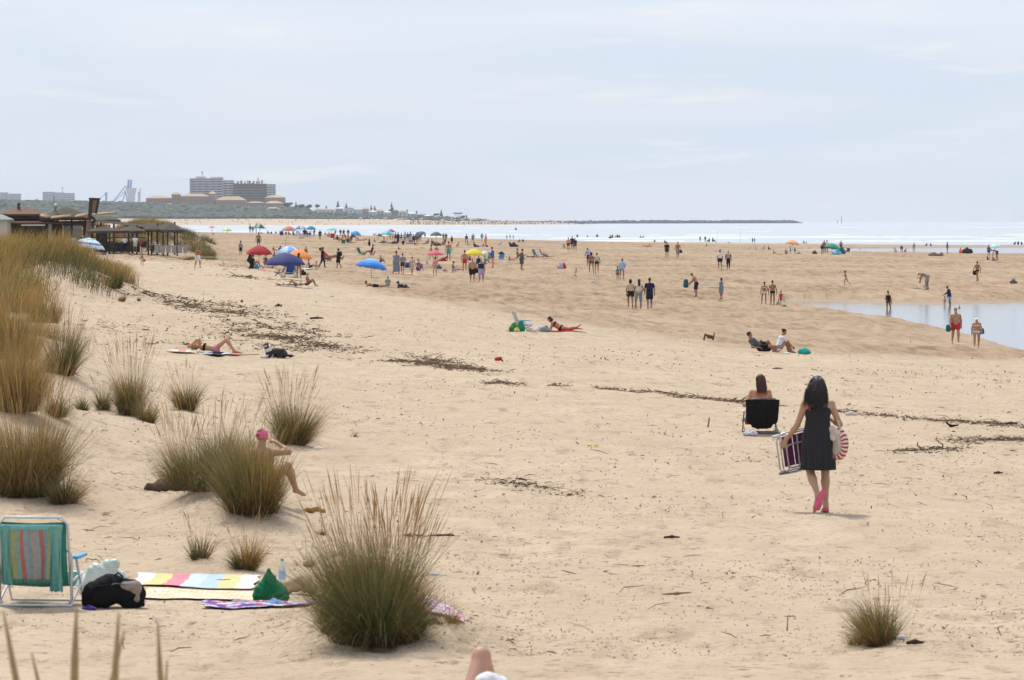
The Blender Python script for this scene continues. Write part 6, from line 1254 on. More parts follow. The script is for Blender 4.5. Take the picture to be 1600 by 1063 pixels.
for i, (u, ve, vt, w_, d, lb) in enumerate(((171, 361, 352, 52, -6, 'thatched parasol furthest left, under the pergola'), (214, 361, 352.5, 46, -6, 'thatched parasol second from left'), (237, 357, 346.5, 46, -1, 'thatched parasol third from left, set back'), (246, 359, 350, 36, -5, 'small thatched parasol fourth from left'), (262, 357, 347, 40, 1, 'thatched parasol second from right, set back'), (273, 360, 347.5, 44, -5, 'thatched parasol furthest right'))):
    r = empty('thatched_parasol', BX(u, 395, d), 0, lb, 'parasol', 'thatched parasols of the beach bar')
    g = MB(); c0 = len(g.v); thatch_roof(g, u, ve, vt, w_, 22, i+10); o = g.build('thatch', M['thatch'], r, True); o.location = (0, d, 0); o.matrix_parent_inverse = Matrix.Translation(-r.location)
    g = MB(); g.tube([(0, 0, -.2), (0, 0, (395-vt)*pm)], .085, 7); g.build('post', M['darkwood'], r, True)
for u, d in ((232, -5), (255, -5), (262, -6), (277, -6)):
    g = MB(); g.tube([(0, 0, -.3), (0, 0, 36*pm)], .07, 6); o = g.build('wooden_post', M['darkwood'], None, True, None, BX(u, 395, d)); tag(o, 'dark wooden post under the thatched parasols, %s' % {232: 'leftmost', 255: 'second from left', 262: 'third from left', 277: 'rightmost'}[u], 'post', 'posts under the thatched parasols')
g0 = None
for i, u in enumerate((246, 254, 263, 272, 281, 290)):
    r = empty('planter_box', BX(u, 395.5, -9), 0, 'grey planter box, %s of the row of six' % ['first from left', 'second from left', 'third from left', 'third from right', 'second from right', 'last on the right'][i], 'planter', 'grey planter boxes round the bar terrace')
    g = MB(); g.box((0, 0, .32), (.38, .5, .66), taper=1.08); g.build('tub', M['planter'], r); g = MB(); g.box((0, 0, .665), (.45, .58, .05)); g.build('rim', M['planter'], r)
for i, u in enumerate((150, 159, 168, 177, 186, 194, 203, 212, 226, 235)):
    r = empty('bar_chair', BX(u, 394, -8+(i % 3)), R(i*70), 'dark terrace chair, number %d from the left by the railing' % (i+1) if 0 else ['dark chair nearest the sign post', 'dark chair under left edge of pergola', 'dark chair below first thatched parasol', 'dark chair left of pergola middle', 'dark chair below pergola middle', 'dark chair before the brace post', 'dark chair just right of the brace post', 'dark chair below second thatched parasol', 'dark chair left of the third parasol post', 'dark chair by the first planter boxes'][i], 'chair', 'dark chairs on the bar terrace')
    g = MB(); g.box((0, 0, .45), (.5, .5, .06)); g.build('seat', M['darkwood'], r); g = MB(); g.box((0, -.24, .72), (.5, .05, .5)); g.build('backrest', M['darkwood'], r)
    for sx in (-1, 1):
        for sy in (-1, 1): g = MB(); g.box((sx*.21, sy*.21, .21), (.05, .05, .42)); g.build('leg', M['darkwood'], r)
for i, u in enumerate((164, 190, 218, 240)):
    r = empty('bar_table', BX(u, 395, -6), 0, ['dark table', 'dark table', 'red clothed table', 'white topped table'][i]+[' under the first thatched parasol', ' under the pergola middle', ' on the terrace right of the pergola', ' on the terrace behind the planter boxes'][i], 'table', 'tables on the bar terrace')
    g = MB(); g.lathe([(.42, .72), (.44, .74), (.42, .76)], n=16); g.build('tabletop', M['paint'], r, False, cc(['dgrey', 'dgrey', 'red', 'white'][i])); g = MB(); g.lathe([(.25, 0), (.05, .05), (.04, .72)], n=10); g.build('pedestal', M['darkwood'], r, True)
for u, px_, po, fc, bd, cl, d, lb in ((98, 27, 'stand', 180, 'male', [('shirt', 'burg')], -4, 'person in dark red standing inside the thatched hut'), (116, 27, 'stand', 0, 'male', [('shirt', 'lblue')], -7, 'person in pale shirt standing before the hut screen'), (195, 26, 'stand2', 20, 'male', [('shirt', 'white'), ('trousers', 'black')], -7, 'waiter in white shirt under the pergola'),
        (211, 27, 'stand', 180, 'fem', [('shirt', 'white'), ('skirt', 'beige')], -8, 'person in white top right of the waiter'), (215, 26, 'stand', -40, 'male', [('shirt', 'bgrey'), ('trousers', 'black')], -7, 'person in grey behind person in white top'), (221, 24, 'stand', 90, 'male', [('shirt', 'red'), ('shorts', 'black')], -7, 'person in red shirt on the bar terrace'),
        (236, 14, 'chair', 100, 'male', [('shirt', 'dgrey')], -5, 'guest in grey seated under third thatched parasol'), (243, 14, 'chair', -60, 'fem', [('shirt', 'lblue')], -5, 'guest in pale blue seated behind first planter box')):
    person(u, 0, px_, po, fc, bd, 'tan', ('short', 'b'), cl, lb, 'people at the beach bar', y=YB+d, z=BX(u, 394.5, d).z)
# ---------------------------------------------------------------- grasses
def blades(base, az, lean, curl, L, wd, c0, c1, c2, seg=5, seed=0, head=None):
    """curved tapering blades. base (N,3); az direction; lean start angle from vertical; curl extra bend; colours at foot, middle and tip"""
    N = len(base); t = np.linspace(0, 1, seg+1)[None, :]; ang = lean[:, None]+curl[:, None]*t**1.5
    ds = L[:, None]/seg; hx = np.cumsum(np.sin(ang)*ds, 1)-np.sin(ang)*ds; hz = np.cumsum(np.cos(ang)*ds, 1)-np.cos(ang)*ds
    d = np.stack([np.cos(az), np.sin(az)], -1); rg = np.random.RandomState(seed); sa = rg.uniform(-1.2, 1.2, N); side = np.stack([np.cos(sa), np.sin(sa)*.5], -1)
    wt = (1-t**2.2)*.92+.08
    if head is not None: wt = np.where(t > head, 2.6*np.sin(np.clip((t-head)/(1-head), 0, 1)*3.0+.25), .55)
    w_ = wd[:, None]*wt*.5; P = np.zeros((N, seg+1, 2, 3))
    for k, sg in ((0, -1), (1, 1)):
        P[:, :, k, 0] = base[:, None, 0]+hx*d[:, None, 0]+sg*w_*side[:, None, 0]; P[:, :, k, 1] = base[:, None, 1]+hx*d[:, None, 1]+sg*w_*side[:, None, 1]; P[:, :, k, 2] = base[:, None, 2]+hz
    i = np.arange(N*(seg+1)*2).reshape(N, seg+1, 2); q = np.stack([i[:, :-1, 0], i[:, :-1, 1], i[:, 1:, 1], i[:, 1:, 0]], -1).reshape(-1, 4)
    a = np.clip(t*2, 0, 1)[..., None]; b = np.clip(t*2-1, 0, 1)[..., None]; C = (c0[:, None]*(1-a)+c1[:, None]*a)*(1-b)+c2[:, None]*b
    C = np.repeat(C[:, :, None, :], 2, 2); C = np.concatenate([C, np.ones(C.shape[:-1]+(1,))], -1)
    return P.reshape(-1, 3), q, C.reshape(-1, 4)
def jit(col, N, rg, v=.25): c = np.array(col)[None]*(1+rg.uniform(-v, v, (N, 1))); return c*(1+rg.uniform(-.08, .08, (N, 3)))
def tuft(n, R0, H, seed, gold=.3, spread=.75, wd=.006, wind=0., ry=1.):
    """a clump grown from several unequal shoots, each with its own lean, height and share of dead straw"""
    rg = np.random.RandomState(seed); K = int(np.clip(n/260, 4, 16)); kr = R0*np.sqrt(rg.rand(K))*.92; ka = rg.uniform(0, 6.283, K); kx, ky = kr*np.cos(ka), kr*np.sin(ka)*ry
    kh = rg.uniform(.55, 1.08, K)*(1-.25*kr/R0); kg = np.clip(gold+rg.normal(0, .28, K), .03, .95); kl = rg.normal(0, .16, (K, 2)); kw = rg.uniform(.4, 1.4, K); kw /= kw.sum(); j = rg.choice(K, n, p=kw)
    ra = rg.uniform(0, 6.283, n); rr = R0*.30*np.abs(rg.normal(0, .8, n)); base = np.stack([kx[j]+rr*np.cos(ra), ky[j]+rr*np.sin(ra), np.full(n, -.03)], -1); r = np.hypot(base[:, 0], base[:, 1]); oa = np.arctan2(base[:, 1], base[:, 0])
    ln = (np.minimum(r/R0, 1.2))*spread*.55; own = np.abs(rg.normal(0, .24, n))*(.5+spread); a2 = ra+rg.normal(0, .5, n); ax = ln*np.cos(oa)+own*np.cos(a2)+kl[j, 0]+wind; ay = ln*np.sin(oa)+own*np.sin(a2)+kl[j, 1]
    az = np.arctan2(ay, ax); lean = np.hypot(ax, ay); curl = rg.uniform(.05, 1.2, n)**1.5*spread*1.1; bk = rg.rand(n) < .14; curl[bk] = rg.uniform(1.2, 2.6, bk.sum()); lean[bk] += .15
    L = H*kh[j]*rg.uniform(.3, 1.05, n); fl = rg.rand(n) < .06; lean[fl] = rg.uniform(1.0, 1.45, fl.sum()); L[fl] *= .6
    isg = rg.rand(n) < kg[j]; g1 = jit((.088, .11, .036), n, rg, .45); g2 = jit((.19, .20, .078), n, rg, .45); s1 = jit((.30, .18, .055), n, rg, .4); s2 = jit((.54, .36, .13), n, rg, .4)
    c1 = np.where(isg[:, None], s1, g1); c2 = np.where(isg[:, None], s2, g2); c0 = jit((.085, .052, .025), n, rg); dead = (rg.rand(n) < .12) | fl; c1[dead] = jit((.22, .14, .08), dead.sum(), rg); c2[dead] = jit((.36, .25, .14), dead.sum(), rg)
    return blades(base, az, lean, curl, L, np.full(n, wd)*rg.uniform(.6, 1.35, n), c0, c1, c2, 6, seed)
def stalks(n, R0, H, seed, wd=.005, spread=.3, wind=0, straight=.25):
    rg = np.random.RandomState(seed+99); r = R0*np.sqrt(rg.rand(n))*.9; a = rg.uniform(0, 6.283, n); base = np.stack([r*np.cos(a), r*np.sin(a), np.zeros(n)-.02], -1)
    az = a+rg.normal(0, .5, n); lean = r/R0*spread+np.abs(rg.normal(0, .07, n)); 
    if wind: ax = np.cos(az)*lean+wind; ay = np.sin(az)*lean; az = np.arctan2(ay, ax); lean = np.hypot(ax, ay)
    L = H*rg.uniform(.55, 1, n)**.8; c = jit((.34, .205, .075), n, rg, .35); return blades(base, az, lean, rg.uniform(0, straight*1.6, n), L, np.full(n, wd)*rg.uniform(.55, 1.1, n), c*.8, c, c*1.15, 12, seed, head=.80)
def grass_thing(u, v, wpx, hpx, label, n=1500, gold=.3, ns=40, sh=1.35, spread=.75, seed=None, wind=0., kind='marram_clump', ry=1., wdf=1., fr=.36):
    x, y, z = ground(u, v); k = y/F; seed = seed if seed is not None else int(u*7+v); r = empty(kind, (x, y, z), 0, label, 'plant', 'grass clumps on the dune sand')
    R0 = wpx*k*.5; H = hpx*k; wd = max(.0045, k*.42)*wdf; pass
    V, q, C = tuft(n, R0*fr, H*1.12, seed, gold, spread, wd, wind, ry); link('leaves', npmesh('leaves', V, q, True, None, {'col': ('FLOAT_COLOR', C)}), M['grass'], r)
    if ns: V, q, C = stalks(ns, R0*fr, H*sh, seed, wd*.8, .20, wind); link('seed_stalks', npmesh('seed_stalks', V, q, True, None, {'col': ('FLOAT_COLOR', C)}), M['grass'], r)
    return r
G_ = grass_thing
G_(582, 1000, 270, 205, 'largest marram clump in the foreground, green below with golden seed stalks, before the towels', 7500, .24, 130, 1.42, .75, fr=.40)
G_(618, 985, 150, 180, 'golden side shoot growing out of the right flank of the largest foreground clump', 1300, .6, 90, 1.4, .6)
G_(510, 985, 60, 60, 'small brown tuft at left foot of the largest foreground clump', 240, .8, 6, 1.2)
G_(700, 975, 80, 48, 'low straw coloured tuft at right foot of the largest foreground clump', 330, .9, 5, 1.2, 1.0)
G_(394, 798, 150, 148, 'dark green marram clump hiding the woman in pink cap', 5200, .33, 40, 1.15, .5, fr=.44); G_(325, 762, 250, 128, 'loose grass clump left of the clump hiding the woman in pink cap', 4800, .3, 80, 1.35, .75, fr=.5); G_(280, 750, 130, 70, 'thin wispy grass left on the same mound, beside the stone', 420, .35, 60, 1.9, .9)
G_(452, 694, 105, 105, 'marram clump standing right behind the woman in pink cap', 2100, .33, 90, 1.35, .6); G_(290, 640, 74, 66, 'small round green clump below the sunbather', 1100, .25, 24, 1.35, .8)
G_(205, 648, 110, 105, 'tall golden green clump left of the small round one', 1900, .5, 90, 1.35, .6); G_(232, 660, 70, 60, 'low golden tuft at right foot of the tall golden green clump', 700, .6, 14, 1.3, .9); G_(165, 640, 70, 55, 'low green tuft at left foot of the tall golden green clump', 600, .25, 10, 1.2, .9)
G_(312, 872, 90, 68, 'pale green tuft on small hump behind the striped towel, left one', 420, .2, 10, 1.3, .95); G_(388, 888, 105, 85, 'dark stemmed tuft on small hump behind the striped towel, right one', 800, .25, 26, 1.35, .85); G_(476, 885, 60, 45, 'sparse little tuft just left of the largest foreground clump', 150, .4, 6, 1.3, .9)
G_(1392, 1003, 175, 105, 'lone green clump at the lower right of the beach', 2000, .3, 16, 1.2, .95, fr=.42); G_(1345, 1003, 90, 35, 'straw coloured creeping tuft at left foot of the lone right clump', 200, .9, 0)
G_(742, 897, 34, 34, 'tiny three bladed sprig alone on the sand', 9, .1, 0, 1, .9, wdf=2)
G_(40, 772, 190, 190, 'huge golden brown clump at left edge above the beach chair', 5200, .68, 170, 1.3, .6); G_(95, 785, 90, 85, 'green tuft at right foot of the huge left edge clump', 900, .2, 20, 1.2, .9)
G_(20, 640, 190, 150, 'tall golden clump at left edge, behind the huge one', 4200, .8, 170, 1.3, .5); G_(85, 650, 80, 60, 'green tuft beside the tall golden left edge clump', 800, .2, 20, 1.2, .9); G_(128, 640, 60, 45, 'low blue green tuft between left edge clumps and the tall golden green one', 350, .1, 4, 1.1, 1)
G_(98, 585, 95, 95, 'golden clump with dark heart right of the tall left edge ones', 1900, .55, 70, 1.3, .6); G_(25, 560, 150, 110, 'golden clump at left edge below the dune crest', 2800, .7, 120, 1.3, .5); G_(-10, 500, 120, 80, 'wind bent golden clump at left edge under the big dune grass', 1500, .7, 60, 1.3, .6)
G_(70, 505, 90, 60, 'greenish golden clump at the lower edge of the big dune grass', 1300, .5, 40, 1.3, .6); G_(190, 470, 0.1+26, 20, 'last small tuft at right end of the big dune grass', 200, .3, 5, 1.2, .8); G_(176, 450, 60, 45, 'rounded golden clump at right end of the big dune grass', 900, .5, 30, 1.25, .6)
G_(555, 683, 24, 16, 'small dark leafy weed on the sand right of the pink cap woman', 60, .1, 0, 1, 1.1, kind='weed', wdf=2.2); G_(490, 662, 34, 12, 'low dark green creeper right of the clump behind pink cap', 90, .05, 0, 1, 1.3, kind='weed', wdf=2); G_(215, 470, 24, 12, 'small dark weed below the dune end', 60, .1, 0, 1, 1.2, kind='weed', wdf=2)
G_(505, 835, 60, 26, 'dark dry weed left above the largest clump', 60, .7, 4, 1.1, 1.2, kind='weed', wdf=2)
def patch(name, label, regs, seed, cat='grass', gold=.6, wd=.012):
    """a dense continuous cover: (u0,u1,y0,y1,n,height)"""
    rg = np.random.RandomState(seed); Vs, Qs, Cs = [], [], []; o = 0
    for u0, u1, y0, y1, n, H, g in regs:
        nc = max(4, n//90); cu = rg.uniform(u0, u1, nc); cy = rg.uniform(y0, y1, nc); ch = rg.uniform(.65, 1.1, nc); cg_ = np.clip(g+rg.uniform(-.35, .35, nc), 0, 1)
        k = rg.randint(0, nc, n); y = cy[k]+rg.normal(0, 1.0, n)*1.3; x = (cu[k]-800)/F*cy[k]+rg.normal(0, .34, n); u = 800+x/y*F
        z = height(x, y); az = rg.uniform(0, 6.28, n); lean = np.abs(rg.normal(.12, .22, n)); ax = np.cos(az)*lean+.16; ay = np.sin(az)*lean; az = np.arctan2(ay, ax); lean = np.hypot(ax, ay)
        isg = rg.rand(n) < cg_[k]; c1 = np.where(isg[:, None], jit((.33, .195, .055), n, rg, .35), jit((.08, .105, .038), n, rg, .35)); c2 = np.where(isg[:, None], jit((.58, .37, .115), n, rg, .35), jit((.17, .19, .07), n, rg, .35))
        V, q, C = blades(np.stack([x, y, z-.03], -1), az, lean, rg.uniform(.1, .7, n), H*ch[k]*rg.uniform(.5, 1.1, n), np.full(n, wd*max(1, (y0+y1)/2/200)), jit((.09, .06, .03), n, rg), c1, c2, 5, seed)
        Vs.append(V); Qs.append(q+o); Cs.append(C); o += len(V)
    o_ = link(name, npmesh(name, np.concatenate(Vs), np.concatenate(Qs), True, None, {'col': ('FLOAT_COLOR', np.concatenate(Cs))}), M['grass']); tag(o_, label, cat, kind='stuff')
patch('dune_grass', 'dense golden and green marram grass covering the big dune at left', [(-120, 30, 150, 235, 17000, 1.35, .9), (30, 120, 160, 225, 15000, 1.15, .8), (110, 185, 168, 215, 9000, .95, .6), (-60, 150, 152, 172, 5000, .8, .2), (-120, 60, 130, 155, 6000, 1.2, .7)], 5)
patch('dune_grass', 'low yellow green grass on the dune behind the beach bar', [(175, 260, 425, 480, 9000, 1.0, .6), (-20, 180, 480, 560, 9000, 1.1, .75), (255, 330, 425, 480, 5000, .8, .3), (295, 330, 380, 420, 500, .5, .3)], 8, wd=.012)
patch('dune_grass', 'golden straw coloured grass filling the left edge between the tall clumps', [(-140, 20, 64, 76, 2000, .9, .7), (-140, 60, 86, 108, 3400, .95, .75), (40, 90, 92, 100, 500, .6, .5)], 15, wd=.006)
# blurred stalks close to the lens
r = empty('marram_clump', (-1.2, 12, float(height(-1.2, 12.)[0])), 0, 'a few tall bare seed stalks very near the camera at lower left', 'plant')
for u, vt, d, ln, w_ in ((120, 948, 12, .02, 1.15), (186, 958, 11.6, .05, 1), (247, 975, 12.2, -.07, .9), (6, 955, 11.5, -.22, .9), (262, 1032, 12.4, .05, .7), (50, 1020, 12, -.25, .8), (195, 985, 11.8, .25, .8)):
    t = at(u, vt, d); zb = float(height(t.x, t.y)[0]); b = Vector((t.x-ln*1.2+(-.0), t.y, zb-.03)); L = t-b; g = MB()
    pts = [b+L*k/10+Vector((math.sin(k*.6)*.004, 0, 0)) for k in range(11)]; g.tube(pts, [w_*(.0035 if k < 7 else [.008, .0105, .009, .003][k-7]) for k in range(11)], 6)
    o = g.build('seed_stalk', noise_mat('dry_stalk', (.30, .20, .09), (.38, .26, .12), 30), r, True); o.matrix_parent_inverse = Matrix.Translation(-r.location)

# ---------------------------------------------------------------- litter on the sand
def sticks(name, label, X, Y, L, th, seed, col, cat='plant litter', up=.25):
    rg = np.random.RandomState(seed); n = len(X); Z = height(X, Y, True); a = rg.uniform(0, math.pi, n); tilt = rg.normal(0, up, n)
    d = np.stack([np.cos(a)*np.cos(tilt), np.sin(a)*np.cos(tilt), np.sin(tilt)], -1)*L[:, None]*.5; mid = np.stack([X, Y, Z+th*.5+np.abs(d[:, 2])*.8], -1); bend = rg.normal(0, .12, (n, 3))*L[:, None]; bend[:, 2] = np.abs(bend[:, 2])*.5
    s_ = np.stack([-np.sin(a), np.cos(a), np.zeros(n)], -1)*th[:, None]; u_ = np.array([0, 0, 1.])[None]*th[:, None]
    R_ = []
    for c, f in ((mid-d, .5), (mid+bend, 1), (mid+d, .4)): R_.append(np.stack([c-s_*f, c-u_*f*.6, c+s_*f, c+u_*f], 1))
    V = np.stack(R_, 1); i = np.arange(n*12).reshape(n, 3, 4); Q = []
    for j in range(2):
        for k in range(4): Q.append(np.stack([i[:, j, k], i[:, j, (k+1) % 4], i[:, j+1, (k+1) % 4], i[:, j+1, k]], -1))
    Q += [i[:, 0, ::-1], i[:, 2, :]]; o = link(name, npmesh(name, V.reshape(-1, 3), np.concatenate(Q), False), col); tag(o, label, cat, kind='stuff')
M['litter'] = noise_mat('plant_litter', (.06, .036, .02), (.20, .13, .075), 1.3, .95); M['litter2'] = noise_mat('dry_litter', (.075, .045, .024), (.32, .215, .13), 2.3, .95)
def along(path, n, sx, sy, rg):
    P = np.array([ground(u, v)[:2] for u, v in path]); seg = np.random.RandomState(1); t = rg.rand(n)*(len(P)-1); i = np.minimum(t.astype(int), len(P)-2); f = (t-i)[:, None]; p = P[i]*(1-f)+P[i+1]*f
    cl = vn(t*3.1+path[0][0], t*0, 5)*.9+vn(t*9, t*0, 6)*.4; keep = rg.rand(n) < cl*1.2; p = p[keep]; m = len(p); k = p[:, 1]/100
    return p[:, 0]+rg.normal(0, sx, m)*k, p[:, 1]+rg.normal(0, sy, m)*k
rg = np.random.RandomState(21); XS, YS = [], []
WR = [([(160, 458), (240, 463), (300, 470), (345, 486)], 2600, .8, 2.4), ([(300, 470), (345, 486), (400, 505), (430, 520), (470, 536), (500, 545)], 7500, .55, 2.6), ([(330, 530), (400, 522), (520, 520)], 2200, .8, 1.2), ([(500, 552), (600, 561), (690, 572), (755, 580)], 3600, .35, .9), ([(600, 556), (700, 566)], 1500, .4, 1.5),
      ([(765, 596), (820, 597)], 1300, .15, .6), ([(800, 600), (880, 604), (940, 608), (1000, 612), (1060, 618), (1150, 628), (1225, 634)], 3400, .14, .5), ([(1300, 642), (1400, 652), (1500, 660), (1600, 668), (1700, 675)], 2000, .18, .6), ([(1480, 690), (1560, 686), (1650, 690)], 1200, .25, .5), ([(1390, 708), (1500, 700)], 500, .2, .4), ([(300, 405), (350, 412), (420, 424)], 1600, .9, 3), ([(330, 430), (440, 438)], 1800, .6, 1.8), ([(640, 840), (760, 838)], 300, .3, .3), ([(780, 750), (900, 775)], 500, .3, .5), ([(200, 505), (280, 540)], 900, .8, 2)]
for p, n, sx, sy in WR: a, b = along(p, n, sx, sy, rg); XS.append(a); YS.append(b)
X = np.concatenate(XS); Y = np.concatenate(YS); keep = (vn(X/1.6, Y/6, 191)*.6+vn(X/.5, Y/1.8, 192)*.5 > np.random.RandomState(8).uniform(.42, .8, len(X))); X, Y = X[keep], Y[keep]
n = len(X); k = np.clip(Y/120, .6, 1.5)
sticks('tide_wrack', 'dark drift line of twigs and dry seaweed curving across the beach', X, Y, rg.exponential(.085, n)*k+.03, (.004+rg.exponential(.005, n))*k, 4, M['litter'])
n = 27000; v = rg.uniform(500, 1075, n); v = np.concatenate([v[:21000], rg.uniform(400, 560, 6000)]); u = rg.uniform(-40, 1680, n); Y = 3.55*F/(v-HOR); X = (u-800)/F*Y; keep = (vn(X/2.8, Y/5.5, 91)*.75+vn(X/.9, Y/1.5, 92)*.45) > rg.uniform(.40, .95, n)+.10*(v > 860); X, Y = X[keep], Y[keep]; n = len(X); k = np.clip(Y/75, .5, 1.7)
sticks('sand_litter', 'scattered twigs, reed bits and pebbles over the dry sand', X, Y, rg.exponential(.018, n)*k+.014, (.0032+rg.exponential(.0032, n))*k, 6, M['litter2'], up=.35)
n = 150; v = rg.uniform(540, 1070, n); u = rg.uniform(0, 1600, n); Y = 3.55*F/(v-HOR); X = (u-800)/F*Y
sticks('sand_litter', 'longer dry reed stems scattered over the dry sand', X, Y, rg.uniform(.08, .32, n), rg.uniform(.003, .008, n), 7, M['litter'], up=.2)
# single things lying about
def bit(name, u, v, wpx, hpx, col, label, cat, P, k=.02, m='cloth', noise=.0, face=0):
    x, y, z = ground(u, v); w_ = wpx*y/F; h = hpx*y/F; me = smesh(name, [(p[0], tuple(a*b for a, b in zip(p[1], (w_, w_*.6, h))), tuple(a*b for a, b in zip(p[2], (w_, w_*.6, h))), p[3]*min(w_, h)*1.0, p[4]*min(w_, h)) for p in P], max(.006, w_/34), k, noise=noise, nscale=20)
    o = link(name, me, M[m] if isinstance(m, str) else m, None, cc(col), (x, y, z+.005)); o.rotation_euler.z = R(face); return tag(o, label, cat)
C1 = ('c', (-.45, 0, .25), (.0, .1, .4), .3, .35); C2 = ('c', (0, .1, .4), (.45, -.1, .3), .35, .2)
bit('driftwood', 495, 499, 22, 5, (.05, .035, .03), 'short dark log alone on the pale sand above the dog', 'driftwood', [C1, C2], m='cloth'); bit('driftwood', 1108, 532, 20, 12, (.12, .085, .06), 'broken brown crate wood left of the sitting couple', 'driftwood', [('c', (-.4, 0, .1), (-.3, 0, .8), .13, .1), ('c', (-.3, 0, .7), (.3, 0, .45), .14, .14), ('c', (.3, 0, .1), (.42, 0, .95), .13, .07), ('c', (-.1, .2, .4), (.35, .2, .25), .15, .12)])
bit('plastic_scrap', 780, 566, 14, 9, 'red', 'bright red plastic scrap in the middle of the beach', 'litter', [('c', (-.35, 0, .45), (.1, 0, .55), .3, .35), ('c', (.1, 0, .5), (.35, 0, .15), .3, .12)], noise=.01); bit('plastic_scrap', 926, 699, 18, 5, 'yellow', 'small yellow plastic scrap in the middle of the beach', 'litter', [('c', (-.4, 0, .4), (-.15, 0, .5), .35, .3), ('c', (.15, 0, .45), (.4, 0, .4), .3, .35)])
bit('wooden_stake', 1107, 668, 3, 15, (.30, .21, .13), 'short wooden stake upright in the sand left of the seated woman', 'stake', [('c', (-.3, 0, -.1), (.4, 0, .95), .5, .42)]); bit('wooden_stake', 1230, 985, 3, 22, (.05, .035, .02), 'thin dark twig standing upright left of the lone right clump', 'twig', [('c', (0, 0, -.1), (.3, 0, .95), .4, .3)])
bit('stone', 1330, 650, 17, 9, (.6, .58, .55), 'whitish lump lying on the drift line right of the walking woman', 'stone', [C1, C2]); bit('rubber_scrap', 1488, 668, 20, 7, 'black', 'black curved rubber scrap at right above the drift line', 'litter', [('c', (-.45, 0, .9), (-.1, 0, .25), .18, .3), ('c', (-.1, 0, .25), (.45, 0, .45), .3, .16)])
bit('driftwood', 1580, 664, 20, 6, (.06, .05, .04), 'dark flat piece of driftwood at right edge', 'driftwood', [C1, C2]); bit('driftwood', 1058, 931, 46, 5, (.24, .15, .08), 'long thin bleached stick in the lower middle', 'driftwood', [('c', (-.5, 0, .3), (0, 0, .5), .25, .4), ('c', (0, 0, .5), (.5, 0, .9), .4, .2)])
bit('driftwood', 1050, 842, 26, 6, (.04, .03, .025), 'stubby black stick in the lower middle', 'driftwood', [C1, C2]); bit('driftwood', 685, 840, 70, 7, (.09, .06, .045), 'knotted grey branch right of the largest clump', 'driftwood', [('c', (-.5, 0, .2), (0, 0, .4), .15, .25), ('c', (0, 0, .4), (.3, .1, .5), .3, .3), ('c', (.25, .1, .4), (.5, 0, .1), .25, .15)])
bit('driftwood', 490, 803, 36, 12, (.34, .19, .07), 'orange brown sponge like lump left above the largest clump', 'driftwood', [C1, C2, ('c', (-.1, .1, .5), (.2, .1, .6), .3, .3)], noise=.01); bit('stone', 262, 770, 66, 26, (.10, .065, .045), 'dark brown rough stone at left foot of the grassy mound', 'stone', [C1, C2, ('c', (-.2, .2, .5), (.2, .1, .6), .3, .3)], noise=.012)
bit('plastic_bag', 1412, 1000, 26, 9, 'white', 'crumpled white plastic bag at foot of the lone right clump', 'litter', [C1, ('c', (0, 0, .4), (.5, 0, .1), .3, .15)], noise=.008); bit('bark_scrap', 1430, 1008, 26, 10, (.06, .04, .025), 'dark piece of bark beside the crumpled white bag', 'bark', [C1, C2]); bit('driftwood', 1215, 577, 16, 3, (.08, .06, .04), 'thin dark twig above the walking woman', 'driftwood', [C1, C2])
bit('plastic_scrap', 679, 900, 24, 5, (.55, .6, .7), 'pale blue crushed bottle behind the right flank of the largest clump', 'litter', [C1, C2]); bit('stone', 498, 703, 14, 6, 'white', 'small white scrap right of the clump behind pink cap', 'litter', [C1, C2]); bit('seaweed_clump', 1560, 741, 14, 5, (.05, .04, .03), 'dark seaweed knot at far right', 'seaweed', [C1, C2])
# ---------------------------------------------------------------- near figures and their things
def strands(name, parent, roots, length, seed, col, wd=.004, out=.10, dirw=(0, -.2, -1)):
    """loose hair strands hanging over the smooth hair mass"""
    rg = np.random.RandomState(seed); n = len(roots); P = []; seg = 8; d = nz(dirw); V = np.zeros((n, seg+1, 2, 3))
    side = rg.normal(0, 1, (n, 3)); side -= (side@d)[:, None]*d; side /= np.linalg.norm(side, axis=1)[:, None]; L = length*rg.uniform(.6, 1.08, n); wv = rg.uniform(0, 6, n)
    for s_ in range(seg+1):
        t = s_/seg; c = roots+d*(L*t)[:, None]+side*(out*rg.uniform(.3, 1, n)*0+out*.35*t*(1-t*.4))[:, None]+side*(.010*np.sin(wv+t*7))[:, None]; w_ = wd*(1-t*.75)
        V[:, s_, 0] = c-A3((w_, 0, 0)); V[:, s_, 1] = c+A3((w_, 0, 0))
    i = np.arange(n*(seg+1)*2).reshape(n, seg+1, 2); q = np.stack([i[:, :-1, 0], i[:, :-1, 1], i[:, 1:, 1], i[:, 1:, 0]], -1).reshape(-1, 4)
    return link(name, npmesh(name, V.reshape(-1, 3), q), M['hair'], parent, col)
def head_roots(J, n, seed, b=1.):
    rg = np.random.RandomState(seed); d = rg.normal(0, 1, (n, 3)); hf, hd = J['hf'], J['hd']; d /= np.linalg.norm(d, axis=1)[:, None]; k = (d@hf) < .25; d = d[k]; d[:, 2] = np.abs(d[:, 2])*.9
    hl = nz(np.cross(hf, hd)); loc = d@np.stack([hl, hf, hd], 1).T if False else d
    return J['head']+hd*.03-hf*.02+d*A3((.088, .1, .095))
